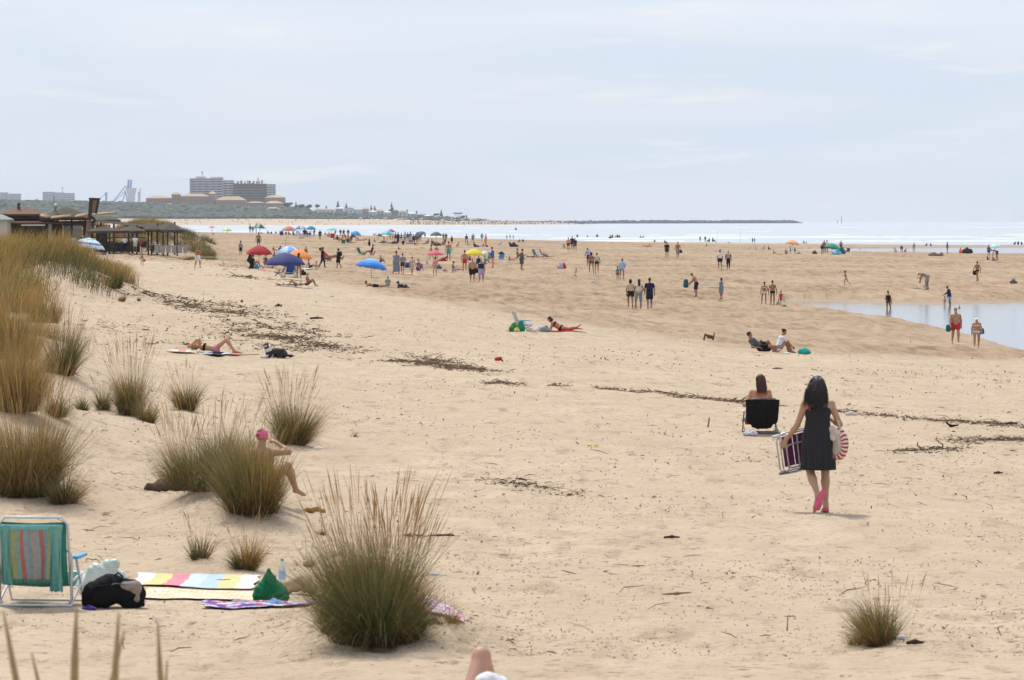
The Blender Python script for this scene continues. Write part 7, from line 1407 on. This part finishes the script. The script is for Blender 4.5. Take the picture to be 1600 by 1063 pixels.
# woman walking away with folded chair
wm, J, s, dz = person(1277, 800, 213, 'hero', 4, 'fem', (.44, .25, .165), ('long', (.016, .010, .009)), [], 'woman in black sundress and pink flip flops walking away with a folded purple chair', hero=True, res=.0095)
wm.name = 'person'; H = J['H']; 
def ring(c, rx, ry, n=44, amp=0, fq=9, ph=0, z2=None): return [Vector((c[0]+rx*math.cos(a)*(1+amp*math.sin(fq*a+ph)), c[1]+ry*math.sin(a)*(1+amp*math.sin(fq*a+ph)), c[2]+(z2*math.sin(a*2+ph) if z2 else 0))) for a in [2*math.pi*k/n for k in range(n)]]
sp = J['s']; g = MB(); prof = [(.385, .172, .122, 0), (.33, .170, .135, .005), (.24, .150, .120, .01), (.14, .165, .135, .012), (.04, .188, .158, .02), (-.06, .206, .175, .032), (-.16, .208, .178, .05), (-.26, .206, .184, .065), (-.33, .208, .190, .075), (-.395, .210, .195, .085)]
rs = [ring(H+(sp*h if h > 0 else A3((.012, .0, h)))+A3((.0, -.0, 0)), rx, ry, 64, am, 13, h*3, .006 if h < -.4 else None) for h, rx, ry, am in prof]
g.rings(rs, False); rin = [[p+(Vector(H)+Vector((0, 0, (p.z-H[2])))-p)*.03 for p in r_] for r_ in rs]; g.rings(rin[::-1], False)
dm, nt, b = mat('pinstripe_fabric'); tc = nn(nt, 'ShaderNodeTexCoord'); sx = nn(nt, 'ShaderNodeSeparateXYZ'); lk(nt, tc.outputs['Object'], sx.inputs[0]); at2 = nn(nt, 'ShaderNodeMath', operation='ARCTAN2'); lk(nt, sx.outputs[1], at2.inputs[0]); lk(nt, sx.outputs[0], at2.inputs[1])
ml = nn(nt, 'ShaderNodeMath', operation='MULTIPLY', inp={1: 30}); lk(nt, at2.outputs[0], ml.inputs[0]); sn = nn(nt, 'ShaderNodeMath', operation='SINE'); lk(nt, ml.outputs[0], sn.inputs[0]); mr = nn(nt, 'ShaderNodeMapRange', inp={1: .75, 2: 1, 3: 0, 4: 1}); lk(nt, sn.outputs[0], mr.inputs[0])
xx = nn(nt, 'ShaderNodeMix', data_type='RGBA', inp={6: (.010, .010, .013, 1), 7: (.024, .024, .030, 1)}); lk(nt, mr.outputs[0], xx.inputs[0]); lk(nt, xx.outputs[2], b.inputs['Base Color']); b.inputs['Roughness'].default_value = .85
dr = g.build('sundress', dm, wm, True)
for sd in 'RL':
    g2 = MB(); sh = Vector(J['sh'+sd]); c0 = Vector(H+sp*.37); sg = 1 if sd == 'R' else -1; g2.tube([c0+Vector((sg*.085, -.118, 0)), c0+Vector((sg*.11, -.10, .08)), c0+Vector((sg*.115, -.02, .125)), c0+Vector((sg*.10, .10, .03))], .006, 6); g2.build('strap', M['cloth'], dr, True, cc('black'))
g2 = MB(); c0 = Vector(H+sp*.37); g2.tube([c0+Vector((-.115, -.10, -.02)), c0+Vector((-.135, -.075, .08)), c0+Vector((-.10, 0, .13))], .011, 6); g2.build('bikini_strap', M['cloth'], wm, True, cc('red'))
hcw = J['head']; link('wavy_hair', smesh('wavy_hair', [('c', hcw+A3((0, -.05, .02)), hcw+A3((-.02, -.08, -.10)), .095, .11), ('c', hcw+A3((-.06, -.06, -.05)), hcw+A3((-.095, -.08, -.17)), .06, .05), ('c', hcw+A3((.05, -.06, -.05)), hcw+A3((.085, -.07, -.18)), .06, .045), ('c', hcw+A3((-.02, -.08, -.10)), hcw+A3((.01, -.10, -.24)), .10, .05), ('c', hcw+A3((-.08, -.06, .0)), hcw+A3((-.14, -.06, -.06)), .04, .02)], .010, .03, noise=.006, nscale=30), M['hair'], wm, (.016, .010, .009))
strands('hair_strands', wm, head_roots(J, 3200, 3), .33, 4, (.02, .012, .010), .0028, .34, (-.12, -.28, -1))
g2 = MB(); hc = Vector(J['head']); g2.rings([[hc+Vector((.055*math.cos(a)*t-.01, .05*math.sin(a)*t+.01, .142-.018*t*t+.0)) for a in [k*math.pi/10 for k in range(20)]] for t in (1.08, .9, .5, .05)]); g2.build('headscarf', M['cloth'], wm, True, cc((.36, .50, .70)))
for sd in 'RL':
    an, ft = J['an'+sd], J['ft'+sd]; kn = J['kn'+sd]; dn = nz(an-kn); up_ = nz(np.cross(np.cross(ft, dn), ft)); lat_ = nz(np.cross(ft, up_)); g2 = MB(); R8 = []
    base = an+dn*.045+ (dn if sd == 'L' else A3((0, 0, -1)))*.035
    nrm = nz(dn-ft*(dn@ft)) 
    for t, w_ in ((-.075, .014), (-.065, .036), (-.02, .045), (.05, .045), (.12, .056), (.17, .050), (.195, .016)):
        c = an+nrm*.083+ft*t; R8.append([Vector(c+lat_*w_*math.cos(a)+nrm*(.011*math.sin(a))) for a in [k*math.pi/6 for k in range(12)]])
    g2.rings(R8); fl = g2.build('flip_flop', M['cloth'], wm, True, cc((.72, .12, .22)))
    g3 = MB(); c = an+nrm*.07+ft*.10; g3.tube([Vector(c+lat_*.045-ft*.05), Vector(c-nrm*.045+ft*.0), Vector(c-lat_*.045-ft*.05)], .008, 6); g3.build('strap', M['cloth'], fl, True, cc((.60, .06, .15)))
bpy.context.view_layer.update(); WM = wm.matrix_world
# folded chair in her left hand
bpy.context.view_layer.update(); hand = WM @ Vector(J['wrL']+J['haL']*.10); fc = empty('folded_chair', hand, R(8), 'folded aluminium chair with purple fabric held in the left hand of the walking woman', 'chair')
fc.rotation_euler = (R(6), R(-12), R(26)); fc.scale = (.80, .8, .84); fc.location += Vector((.06, 0, .05))
def loop(g, x0, x1, z0, z1, y, r, rc=.05): g.tube([(x0, y, z0+rc), (x0, y, z1-rc), (x0+rc*.3, y, z1-rc*.3), (x0+rc, y, z1), (x1-rc, y, z1), (x1-rc*.3, y, z1-rc*.3), (x1, y, z1-rc), (x1, y, z0+rc), (x1-rc*.3, y, z0+rc*.3), (x1-rc, y, z0), (x0+rc, y, z0), (x0+rc*.3, y, z0+rc*.3), (x0, y, z0+rc)], r, 8)
for nm, a, y_, c in (('outer_frame', (-.10, .36, -.44, .12), .03, (.62, .62, .64)), ('seat_frame', (-.02, .34, -.40, .10), -.005, (.55, .55, .57)), ('leg', (-.04, .30, -.46, -.05), -.04, (.5, .5, .52)), ('leg', (-.14, .20, -.44, .06), .065, (.58, .58, .6))):
    g = MB(); loop(g, a[0], a[1], a[2], a[3], y_, .013); o = g.build(nm, noise_mat('aluminium', c, tuple(q*.8 for q in c), 20, .35, metallic=.6), fc, True)
g = MB()
for x0, x1, y_ in ((-.075, .10, .012), (.11, .325, -.0)): g.box(((x0+x1)/2, y_, -.15), (x1-x0, .012, .44))
g.build('fabric', noise_mat('purple_fabric', (.10, .018, .085), (.14, .03, .12), 12, .85, .3), fc)
g = MB(); g.tube([(.16, -.02, -.42), (.17, -.03, .08)], .012, 8); g.build('crossbar', M['paint'], fc, True, (.4, .4, .42)); g = MB(); g.tube([(-.18, .03, -.45), (.1, .0, -.47), (.36, -.03, -.40)], .02, 8); g.build('foot_bar', M['paint'], fc, True, (.10, .10, .11))
for i in (0, 1): g = MB(); g.box((-.14+i*.0, .05+i*.03, .10-i*.01), (.10, .05, .035)); g.build('armrest', M['paint'], fc, False, cc((.55, .6, .58)))
# bag on her right side: pale round bag with red and white striped rim
bg_ = WM @ Vector(H+A3((.285, -.06, .06))); k = s; bag = empty('straw_bag', bg_+Vector((-.035, 0, .0)), R(-38), 'round cream straw bag with red striped rim on right side of the walking woman', 'bag')
m, nt, b = mat('striped_straw'); tc = nn(nt, 'ShaderNodeTexCoord'); sx = nn(nt, 'ShaderNodeSeparateXYZ'); lk(nt, tc.outputs['Object'], sx.inputs[0]); a2 = nn(nt, 'ShaderNodeMath', operation='ARCTAN2'); lk(nt, sx.outputs[2], a2.inputs[0]); lk(nt, sx.outputs[0], a2.inputs[1])
ml = nn(nt, 'ShaderNodeMath', operation='MULTIPLY', inp={1: 19}); lk(nt, a2.outputs[0], ml.inputs[0]); sn = nn(nt, 'ShaderNodeMath', operation='SINE'); lk(nt, ml.outputs[0], sn.inputs[0]); gt = nn(nt, 'ShaderNodeMath', operation='GREATER_THAN', inp={1: 0}); lk(nt, sn.outputs[0], gt.inputs[0])
xx = nn(nt, 'ShaderNodeMix', data_type='RGBA', inp={6: (.68, .62, .55, 1), 7: (.48, .02, .03, 1)}); lk(nt, gt.outputs[0], xx.inputs[0]); lk(nt, xx.outputs[2], b.inputs['Base Color']); b.inputs['Roughness'].default_value = .9
def disc(y_, r0, r1, z=-.16): return [Vector((r0*math.cos(a), y_, z+r0*1.3*math.sin(a))) for a in [2*math.pi*q/36 for q in range(36)]]
g = MB(); g.rings([disc(-.06, .10, 0, 0), disc(-.075, .125, 0, 0), disc(-.05, .158, 0, 0), disc(.02, .165, 0, 0), disc(.06, .14, 0, 0)]); o = g.build('rim', m, bag, True); o.location = (0, 0, -.14)
g = MB(); g.rings([disc(-.068, .02, 0, 0), disc(-.085, .07, 0, 0), disc(-.080, .105, 0, 0), disc(-.058, .112, 0, 0)]); o = g.build('body', noise_mat('straw', (.60, .53, .43), (.5, .43, .34), 40, .95, .4), bag, True); o.location = (0, 0, -.14)
g = MB(); shp = bag.matrix_world.inverted() if False else None; g.tube([(-.08, -.05, .02), (-.12, -.06, .18), (-.13, -.03, .34), (-.11, .03, .42)], .011, 6); g.tube([(.06, .0, .02), (-.02, .02, .18), (-.09, .05, .36)], .011, 6); g.build('strap', M['cloth'], bag, True, cc((.62, .52, .42)))
blob = smesh('cloth_in_bag', [('c', (-.07, -.05, .05), (.05, -.05, .0), .05, .04), ('c', (-.1, -.06, .0), (-.02, -.08, -.06), .04, .045)], .01, .03, noise=.004, nscale=40); link('towel_end', blob, M['cloth'], bag, cc((.62, .5, .42)))
bag.scale = (.86, .9, .92)
# woman seated in a chair, from behind
sw, J2, s2, dz2 = person(1187, 676, 84, 'chair', 3, 'fem', (.50, .28, .18), ('long', (.05, .018, .010)), [('briefs', 'black')], 'auburn haired woman sitting in low chair with her back turned', hero=True, res=.011)
strands('hair_strands', sw, head_roots(J2, 700, 8), .34, 5, (.075, .026, .013), .0035, .08, (.05, -.35, -1))
x, y, z = ground(1187, 677); sw.location.z += .085; sw.location.y += .05; ch = empty('beach_chair', (x, y-.02, z), R(3), 'low red and black beach chair with white armrests under the auburn haired woman', 'chair')
chair_parts(ch, (.45, .03, .03), (.08, .08, .09), 20, .22, .60, .50, arms=(.62, .64, .68)); ch.scale = (.86, .90, .86)
g = MB(); V = []; nx, nz_ = 22, 14
for j in range(nz_+1):
    for i in range(nx+1):
        t = i/nx-.5; q = j/nz_; low = .68-.52*abs(t)+.02*math.sin(i*1.9); wv = .012*math.sin(t*38)+.008*math.sin(t*17+q*4); V.append((t*.66*(1-.10*q), -.47+.10*q-wv-.03*math.sin(q*3.1), .66-min(q*.56, low)*1.0))
n0 = len(V); V += [(a, b_+.012, c) for a, b_, c in V]; Fc = []
for j in range(nz_):
    for i in range(nx): q = j*(nx+1)+i; Fc += [(q, q+1, q+nx+2, q+nx+1), (q+n0, q+nx+1+n0, q+nx+2+n0, q+1+n0)]
g.add(V, Fc); o = g.build('black_towel', M['cloth'], None, True, cc('black'), (x, y-.02, z)); o.rotation_euler.z = R(3); o.scale = (.86, .93, .88); tag(o, 'black cloth draped over back of the auburn haired woman\'s chair', 'cloth')
blob_thing('plastic_bag', 1172, 680, 24, 12, (.45, .46, .52), 'grey white plastic bag on sand under left side of the seated woman\'s chair', 'bag', seed=5); blob_thing('plastic_bag', 1214, 677, 14, 9, (.45, .48, .45), 'crumpled pale bag on sand right of the seated woman\'s chair', 'bag', seed=9)
# woman in pink cap behind the grass
pc, J3, s3, dz3 = person(411, 778, 108, 'armup', -34, 'heavy', (.43, .24, .15), ('short', 'n'), [('briefs', 'black')], 'seated person in pink cap with raised elbow, half hidden behind dune grass', hero=True, res=.011)
hc, hd, hf = J3['head'], J3['hd'], J3['hf']; hl = nz(np.cross(hf, hd)); RM3 = np.stack([hl, hf, hd], 1)
cp = link('cap', smesh('cap', [('e', hc+hd*.035-hf*.012, (.092, .108, .10), RM3), ('c', hc+hf*.09+hd*.02, hc+hf*.15+hd*.0, .035, .012)], .008, .02, [(hc-hd*.03, -hd)]), M['cloth'], pc, cc((.78, .13, .33)))
link('hair_gap', smesh('hair_gap', [('e', hc-hf*.115+hd*.015, (.026, .014, .03), RM3)], .006, .01), M['hair'], cp, (.02, .015, .01))
# sitting couple
person(1187, 551, 33, 'propside', -78, 'male', 'tan', ('short', 'b'), [('shirt', (.085, .10, .11)), ('shorts', 'black')], 'man in dark grey shirt lying propped on his arm, left of the sitting couple', hero=True, res=.014)
person(1216, 552, 38, 'huddle', -72, 'fem', 'tan', ('bun', 'b'), [('shirt', (.70, .68, .74)), ('trousers', (.17, .18, .22))], 'person in white shirt and grey trousers sitting bent over, right of the couple', hero=True, res=.014)
blob_thing('backpack', 1196, 549, 16, 20, 'black', 'black backpack between the two sitting people', 'backpack', seed=4); blob_thing('backpack', 1257, 553, 20, 12, (.01, .34, .27), 'turquoise green bag on sand right of the sitting couple', 'bag', seed=6); blob_thing('towel_heap', 1230, 552, 12, 3, 'white', 'small white cloth at feet of the person in white shirt', 'cloth', seed=2)
# sunbather with the dog
towel(318, 553, 110, .75, None, 'white, navy and pink towel under the sunbather beside the dog', cols=['white', 'salmon', 'white', 'navy', 'lblue', 'navy', 'white', 'pink'], amp=.03, zoff=.02)
sb, J4, s4, dz4 = person(336, 553, -86, 'sunbather', -92, 'fem', (.50, .25, .13), ('bob', 'l'), [('briefs', 'pink'), ('bikini_top', 'black')], 'sunbather in black bikini top lying with knees up beside the dog', hero=True, res=.0115); sb.location.z += .015
x, y, z = ground(426, 559); dg, _ = dog('dog', (x+.02, y, z), R(213), 52*y/F/1.2, 'black and white sheepdog lying upright beside the sunbather', 0, res=.012)
fw = [('c', (.20, 0, .26), (.10, 0, .13), .135, .12), ('c', (.24, 0, .30), (.17, 0, .36), .115, .09), ('e', (.325, 0, .425), (.092, .094, .088), None), ('c', (.36, 0, .41), (.455, 0, .395), .057, .037), ('c', (.20, .05, .10), (.34, .09, .035), .05, .044), ('c', (.34, .09, .035), (.46, .09, .03), .046, .040), ('c', (.20, -.05, .10), (.34, -.09, .035), .05, .044), ('c', (.34, -.09, .035), (.46, -.09, .03), .046, .040), ('c', (.30, 0, .50), (.38, 0, .44), .03, .04)]
link('white_fur', smesh('white_fur', fw, .009, .03, noise=.003, nscale=60), M['hair'], dg, cc((.62, .59, .53))); link('nose', smesh('nose', [('c', (.492, .006, .40), (.492, -.006, .40), .017, .017)], .004, .01), M['paint'], dg, cc('black')); link('eyes', smesh('eyes', [('c', (.40, .036, .447), (.402, .036, .447), .011, .011), ('c', (.40, -.036, .447), (.402, -.036, .447), .011, .011)], .004, .005), M['paint'], dg, cc('black'))
V, q, C = tuft(2600, .2, .075, 12, 0, 1.3, .006); rgd = np.random.RandomState(2); V = V.reshape(-1, 14, 3); nb = len(V); tt = rgd.rand(nb); aa = rgd.uniform(-.2, 3.34, nb); V -= V[:, :1]*1.0; V[:, :, 0] += (-.42+tt*.62)[:, None]; V[:, :, 1] += (np.cos(aa)*.15)[:, None]; V[:, :, 2] += (.16+np.sin(aa)*.14)[:, None]
V[:, :, 0] -= (V[:, :, 2]-V[:, :1, 2])*.8; C = C*0+np.array([.022, .022, .025, 1]); sel = rgd.rand(nb) < .10; C = C.reshape(nb, 14, 4); C[sel] = (.22, .21, .2, 1); link('shaggy_fur', npmesh('shaggy_fur', V.reshape(-1, 3), q, True, None, {'col': ('FLOAT_COLOR', C.reshape(-1, 4))}), M['grass'], dg)
g = MB(); x0, y0, z0 = ground(398, 556); x1, y1, z1 = ground(372, 556); g.tube([(x0+.1, y0, z0+.03), (x1, y1, z1+.02), (x1-.3, y1+.2, z1+.03)], .008, 5); tag(g.build('dog_lead', M['cloth'], None, True, cc('brown')), 'thin lead lying on sand between the sheepdog and the sunbather', 'lead')
# prone woman with her chair and bags
towel(888, 518, 56, .8, 'red', 'red towel under the dark haired woman lying on her front'); towel(815, 519, 50, .8, 'grey', 'grey mat under the white striped chair and bags')
person(879, 517, -64, 'pronehigh', 86, 'heavy', (.42, .20, .12), ('long', 'b'), [('briefs', 'black'), ('bikini_top', 'black')], 'dark haired woman in black bikini lying on her front on red towel', hero=True, res=.0125).__class__
chair(820, 518, 33, -78, (.50, .52, .52), (.35, .4, .5), 'white striped beach chair beside the woman on red towel', 18)
blob_thing('beach_bag', 803, 518, 15, 17, (.04, .20, .06), 'green bag with yellow print left of the white striped chair', 'bag', seed=3); blob_thing('beach_bag', 814, 518, 13, 20, (.02, .22, .12), 'taller dark green bag against the white striped chair', 'bag', seed=7)
blob_thing('beach_bag', 808, 518.6, 9, 9, (.65, .55, .12), 'small yellow bag between the two green bags', 'bag', seed=13); blob_thing('backpack', 853, 519, 19, 13, (.22, .23, .25), 'grey bag before the head of woman on red towel', 'bag', seed=8); blob_thing('plastic_bag', 842, 518, 13, 9, (.55, .6, .68), 'pale blue white bag under the chair armrest', 'bag', seed=11); blob_thing('towel_heap', 830, 518, 16, 7, (.62, .40, .28), 'peach towel heap under the striped chair', 'towel', seed=12); blob_thing('clothes_heap', 795, 519, 9, 3, 'black', 'small black heap at left end of the grey mat', 'clothes', seed=15)

# camp at lower left: chair with striped towel, bags, towels
x, y, z = ground(66, 945); hc_ = empty('beach_chair', (x, y+.05, z), R(-6), 'aluminium beach chair with blue armrests in the lower left corner', 'chair'); k = y/F
bt = chair_parts(hc_, (.05, .22, .18), (.62, .62, .63), 12, .21, .60, .585, arms=(.05, .36, .62), fr=.013)
g = MB(); loop(g, -.315, .315, .015, .5, -.30, .0135, .06); g.build('front_leg', noise_mat('aluminium_tube', (.55, .55, .56), (.45, .45, .46), 20, .3, metallic=.7), hc_, True)
cols = [(.20, .42, .38), (.24, .45, .40), (.42, .43, .20), (.36, .44, .26), (.24, .39, .39), (.50, .18, .15), (.30, .40, .42), (.28, .36, .40), (.42, .34, .31), (.30, .38, .41), (.48, .18, .15), (.26, .40, .40), (.40, .44, .24), (.26, .42, .36), (.20, .42, .38), (.20, .40, .37)]
def drape(name, x0, x1, zt, zb, yb, lean, cols, parent, n=48, fr=True, amp=.014):
    V = []; Fc = []; mi = []; nz2 = 20
    for sgn, o in ((1, 0), (-1, .010)):
        for j in range(nz2+1):
            q = j/nz2
            for i in range(n+1):
                t = i/n; xx_ = x0+(x1-x0)*t; zb_ = zb[0]+(zb[1]-zb[0])*t if isinstance(zb, tuple) else zb; V.append((xx_*(1-.05*q)+.01*math.sin(q*4+t*9), yb+lean*q-amp*math.sin(t*23+q*1.5)*q**.6-amp*.6*math.sin(t*51)*q-o*sgn*0+(o), zt+(zb_-zt)*q+(.010*math.sin(i*2.3) if j == nz2 else 0)))
    N1 = (n+1)*(nz2+1)
    for j in range(nz2):
        for i in range(n):
            q = j*(n+1)+i; c = min(len(cols)-1, int(i/n*len(cols))); Fc += [(q, q+1, q+n+2, q+n+1), (q+N1, q+N1+n+1, q+N1+n+2, q+N1+1)]; mi += [c, c]
    me = npmesh(name, V, np.array(Fc), True, mi)
    for c in cols: me.materials.append(noise_mat('towel_stripe', c, tuple(a*.8 for a in c), 30, .95, .5, 120))
    return link(name, me, None, parent)
tw = empty('striped_towel', (x, y+.05, z), R(-6), 'teal, yellow and red striped towel hung over back of the aluminium chair', 'towel')
yb = -.26-math.sin(R(12))*.60-.018; drape('front_fall', -.265, .255, .715, .245, yb-.05, .10, cols, tw); drape('loose_end', .155, .262, .71, .14, yb-.066, .11, [(.16, .42, .38), (.20, .46, .42)], tw, 14); drape('loose_end', -.285, -.20, .71, .20, yb-.066, .11, [(.16, .42, .38), (.18, .44, .40)], tw, 14)
g = MB(); g.rings([[Vector((xx_, yb-.022+.035*math.cos(a), .695+.028*math.sin(a))) for a in [k_*math.pi/5 for k_ in range(10)]] for xx_ in np.linspace(-.27, .26, 20)]); g.build('top_fold', M['cloth'], tw, True, (.17, .42, .39))
# fringe
V, q, C = blades(np.stack([np.linspace(-.25, .25, 90), np.full(90, yb+.065), np.full(90, .25)], -1), np.zeros(90), np.full(90, math.pi), np.zeros(90), np.full(90, .045), np.full(90, .004), *[np.tile(np.array((.24, .38, .30)), (90, 1))]*3, 3, 1); link('fringe', npmesh('fringe', V, q, True, None, {'col': ('FLOAT_COLOR', C)}), M['grass'], tw)
# backpack: black body with grey side pocket
x, y, z = ground(181, 949); k = y/F; w_ = 95*k; bp_ = empty('backpack', (x, y, z), R(5), 'black backpack with beige grey pocket lying right of the aluminium chair', 'backpack')
link('body', smesh('body', [('c', (-.20, 0, .13), (-.05, 0, .18), .115, .13), ('c', (-.05, 0, .17), (.15, 0, .14), .13, .12), ('c', (-.27, -.02, .05), (-.1, -.05, .07), .05, .07), ('c', (.12, 0, .10), (.20, 0, .10), .10, .075), ('c', (.1, -.05, .04), (.24, -.03, .03), .05, .03)], .009, .05, noise=.004, nscale=30), M['cloth'], bp_, cc('black'))
link('side_pocket', smesh('side_pocket', [('c', (.06, -.075, .20), (.18, -.07, .19), .05, .055), ('c', (.18, -.07, .19), (.185, -.06, .09), .055, .05)], .008, .04), M['cloth'], bp_, cc((.27, .23, .19)))
g = MB(); g.tube([(-.24, -.09, .05), (-.28, -.1, .1), (-.2, -.12, .2), (-.05, -.13, .22)], .013, 6); g.build('strap', M['cloth'], bp_, True, cc('black')); g = MB(); g.tube([(-.02, -.05, .29), (.02, -.05, .33), (.07, -.05, .29)], .01, 6); g.build('handle', M['cloth'], bp_, True, cc('black')); g = MB(); g.tube([(-.15, -.115, .19), (0, -.13, .235), (.1, -.12, .22)], .004, 5); g.build('zip', M['paint'], bp_, True, (.12, .12, .13))
bp_.scale = (.92, .92, .92)
x, y, z = ground(158, 930); link_o = link('plastic_bag', smesh('plastic_bag', [('c', (-.10, 0, .08), (-.05, 0, .17), .10, .07), ('c', (0, 0, .10), (.06, 0, .22), .10, .05), ('c', (.06, .02, .2), (.12, 0, .24), .05, .03), ('c', (.08, 0, .08), (.15, 0, .12), .08, .06)], .008, .04, noise=.006, nscale=30), noise_mat('thin_plastic', (.55, .60, .56), (.42, .50, .42), 8, .35, .8, 14), None, None, (x, y, z)); link_o.scale = (1.12, 1.1, 1.2); tag(link_o, 'crumpled pale green white plastic bag behind the black backpack', 'bag')
sh_ = blob_thing('sandal', 139, 951, 27, 9, (.05, .04, .17), 'dark purple slipper lying left of the black backpack', 'shoe', seed=3)
m, nt, b = mat('orange_print'); tc = nn(nt, 'ShaderNodeTexCoord'); br = nn(nt, 'ShaderNodeTexBrick', inp={1: (.72, .66, .56, 1), 2: (.70, .38, .10, 1), 3: (.74, .70, .62, 1), 'Scale': 5.0, 'Mortar Size': .03, 'Bias': .1}); lk(nt, tc.outputs['Object'], br.inputs[0]); lk(nt, br.outputs[0], b.inputs['Base Color']); b.inputs['Roughness'].default_value = .95
def pmat(name, c1, c2, c3, sc):
    m, nt, b = mat(name); tc = nn(nt, 'ShaderNodeTexCoord'); n = nn(nt, 'ShaderNodeTexVoronoi', inp={'Scale': sc}); lk(nt, tc.outputs['Object'], n.inputs[0]); cr = nn(nt, 'ShaderNodeValToRGB'); sp_ = nn(nt, 'ShaderNodeSeparateXYZ'); lk(nt, n.outputs['Color'], sp_.inputs[0]); lk(nt, sp_.outputs[0], cr.inputs[0])
    cr.color_ramp.interpolation = 'CONSTANT'; e = cr.color_ramp.elements; e[0].color = (*c1, 1); e[1].position = .4; e[1].color = (*c2, 1); q = e.new(.7); q.color = (*c3, 1); lk(nt, cr.outputs[0], b.inputs['Base Color']); b.inputs['Roughness'].default_value = .95; return m
towel(303, 911, 195, 1.5, None, 'towel in white, yellow, pink and pale blue blocks behind the other towels', cols=[(.72, .70, .66), (.68, .62, .28), (.70, .26, .32), (.58, .66, .71), (.48, .59, .68), (.66, .62, .30), (.72, .70, .64)], amp=.012)
towel(316, 932, 190, 1.2, None, 'white towel with orange print before the block coloured one', mats=[m], amp=.012)
towel(440, 947, 245, .8, None, 'purple, red and white patterned towel running behind the largest clump', mats=[pmat('purple_print', (.10, .05, .26), (.62, .60, .66), (.38, .08, .12), 16)], amp=.02, face=1)
towel(672, 944, 112, .8, None, 'pink and white flowered towel end right of the largest clump', mats=[pmat('pink_print', (.72, .68, .70), (.70, .45, .55), (.60, .12, .30), 22)], amp=.02, face=-2)
x, y, z = ground(422, 940); gb = link('drawstring_bag', smesh('drawstring_bag', [('c', (-.05, 0, .08), (-.01, 0, .20), .10, .05), ('c', (.06, 0, .07), (.01, 0, .18), .10, .05), ('c', (-.10, 0, .03), (.12, 0, .03), .05, .05), ('c', (0, 0, .20), (-.015, 0, .275), .045, .018)], .008, .03, noise=.006, nscale=40), M['cloth'], None, cc((.008, .13, .05)), (x, y, z)); tag(gb, 'dark green cloth bag standing on the patterned towel', 'bag')
blob_thing('towel_heap', 427, 945, 32, 14, (.16, .30, .50), 'rolled blue and white cloth before the dark green bag', 'cloth', seed=5); blob_thing('cap_heap', 375, 942, 34, 10, (.40, .28, .28), 'reddish white crumpled cloth on the patterned towel', 'cloth', seed=14)
x, y, z = ground(441, 915); bo = empty('water_bottle', (x, y, z), 0, 'clear water bottle with green cap and blue label behind the dark green bag', 'bottle')
pm_, nt, b = mat('clear_plastic'); b.inputs['Base Color'].default_value = (.75, .82, .85, 1); b.inputs['Roughness'].default_value = .1; b.inputs['Transmission Weight'].default_value = .7; b.inputs['IOR'].default_value = 1.2
kk = 42*y/F/.30; g = MB(); g.lathe([(.038, 0), (.042, .01), (.042, .19), (.036, .22), (.016, .265), (.014, .28)], n=18); g.build('body', pm_, bo, True); g = MB(); g.lathe([(.016, .278), (.017, .30), (.01, .303)], n=14); g.build('cap', M['paint'], bo, True, cc((.02, .30, .15))); g = MB(); g.lathe([(.0432, .08), (.0432, .16)], n=18, cap=False); g.build('label_band', M['paint'], bo, True, cc((.3, .5, .72))); bo.scale = (kk, kk, kk)
x, y, z = ground(465, 928); tag(link('clothes_heap', smesh('clothes_heap', [('c', (-.1, 0, .06), (.05, 0, .10), .06, .07), ('c', (.05, 0, .1), (.14, 0, .05), .07, .05)], .01, .04, noise=.008, nscale=30), M['cloth'], None, cc((.42, .31, .2)), (x, y, z)), 'brown sandy cloth heap right of the water bottle', 'cloth')
# raised knee of someone lying just below the frame
J5, b5 = skel('knees', 'fem'); P5, _, _ = body_prims('knees', 'fem', True); dz5 = -zmin(P5); rz = R(-14); yk = 26.; tk = at(752, 1012, yk); kn = J5['knR']; zb = float(height(tk.x, tk.y)[0])
lp = link('person', smesh('body', P5, .011, .03), M['skin'], None, (.50, .27, .19)); lp.rotation_euler.z = rz; c_, s_ = math.cos(rz), math.sin(rz); lp.location = (tk.x-(kn[0]*c_-kn[1]*s_), tk.y-(kn[0]*s_+kn[1]*c_), tk.z-.05-kn[2]); print('KNEE', lp.location.z-dz5-zb)
tag(lp, 'person lying nearest the camera with one raised knee at the bottom edge', 'person'); gq, cq, kq = garment('briefs', P5, J5, b5, 'fem'); link('briefs', smesh('briefs', gq, .014, kq, cq), M['cloth'], lp, cc('blue')); hq = hair_prims('short', J5, b5); link('hair', smesh('hair', hq[0], .012, .04, hq[1]), M['hair'], lp, (.05, .03, .02))

t_ = at(768, 1050, 25.5); zb = float(height(t_.x, t_.y)[0]); hh = t_.z-zb
tag(link('beach_bag', smesh('beach_bag', [('c', (-.05, 0, .05), (-.03, 0, hh*.86), .11, .07), ('c', (.07, 0, .05), (.03, 0, hh*.82), .11, .07), ('c', (-.08, 0, .05), (.1, 0, .05), .1, .1)], .012, .05, noise=.006, nscale=30), M['cloth'], None, cc('white'), (t_.x, t_.y, zb-.03)), 'white bag beside the raised knee at the bottom edge', 'bag')
# ---------------------------------------------------------------- haze
hb = MB(); hb.box((0, 4000, 60), (9000, 9400, 140)); hz = hb.build('haze', None); hz.data.materials.clear()
hm = bpy.data.materials.new('haze'); hm.use_nodes = True; hn = hm.node_tree; hn.nodes.clear()
ho = nn(hn, 'ShaderNodeOutputMaterial'); pv = nn(hn, 'ShaderNodeVolumePrincipled', inp={'Color': (.86, .92, 1, 1), 'Density': .000045, 'Anisotropy': 0.0}); lk(hn, pv.outputs[0], ho.inputs['Volume'])
hz.data.materials.append(hm); tag(hz, kind='stuff')
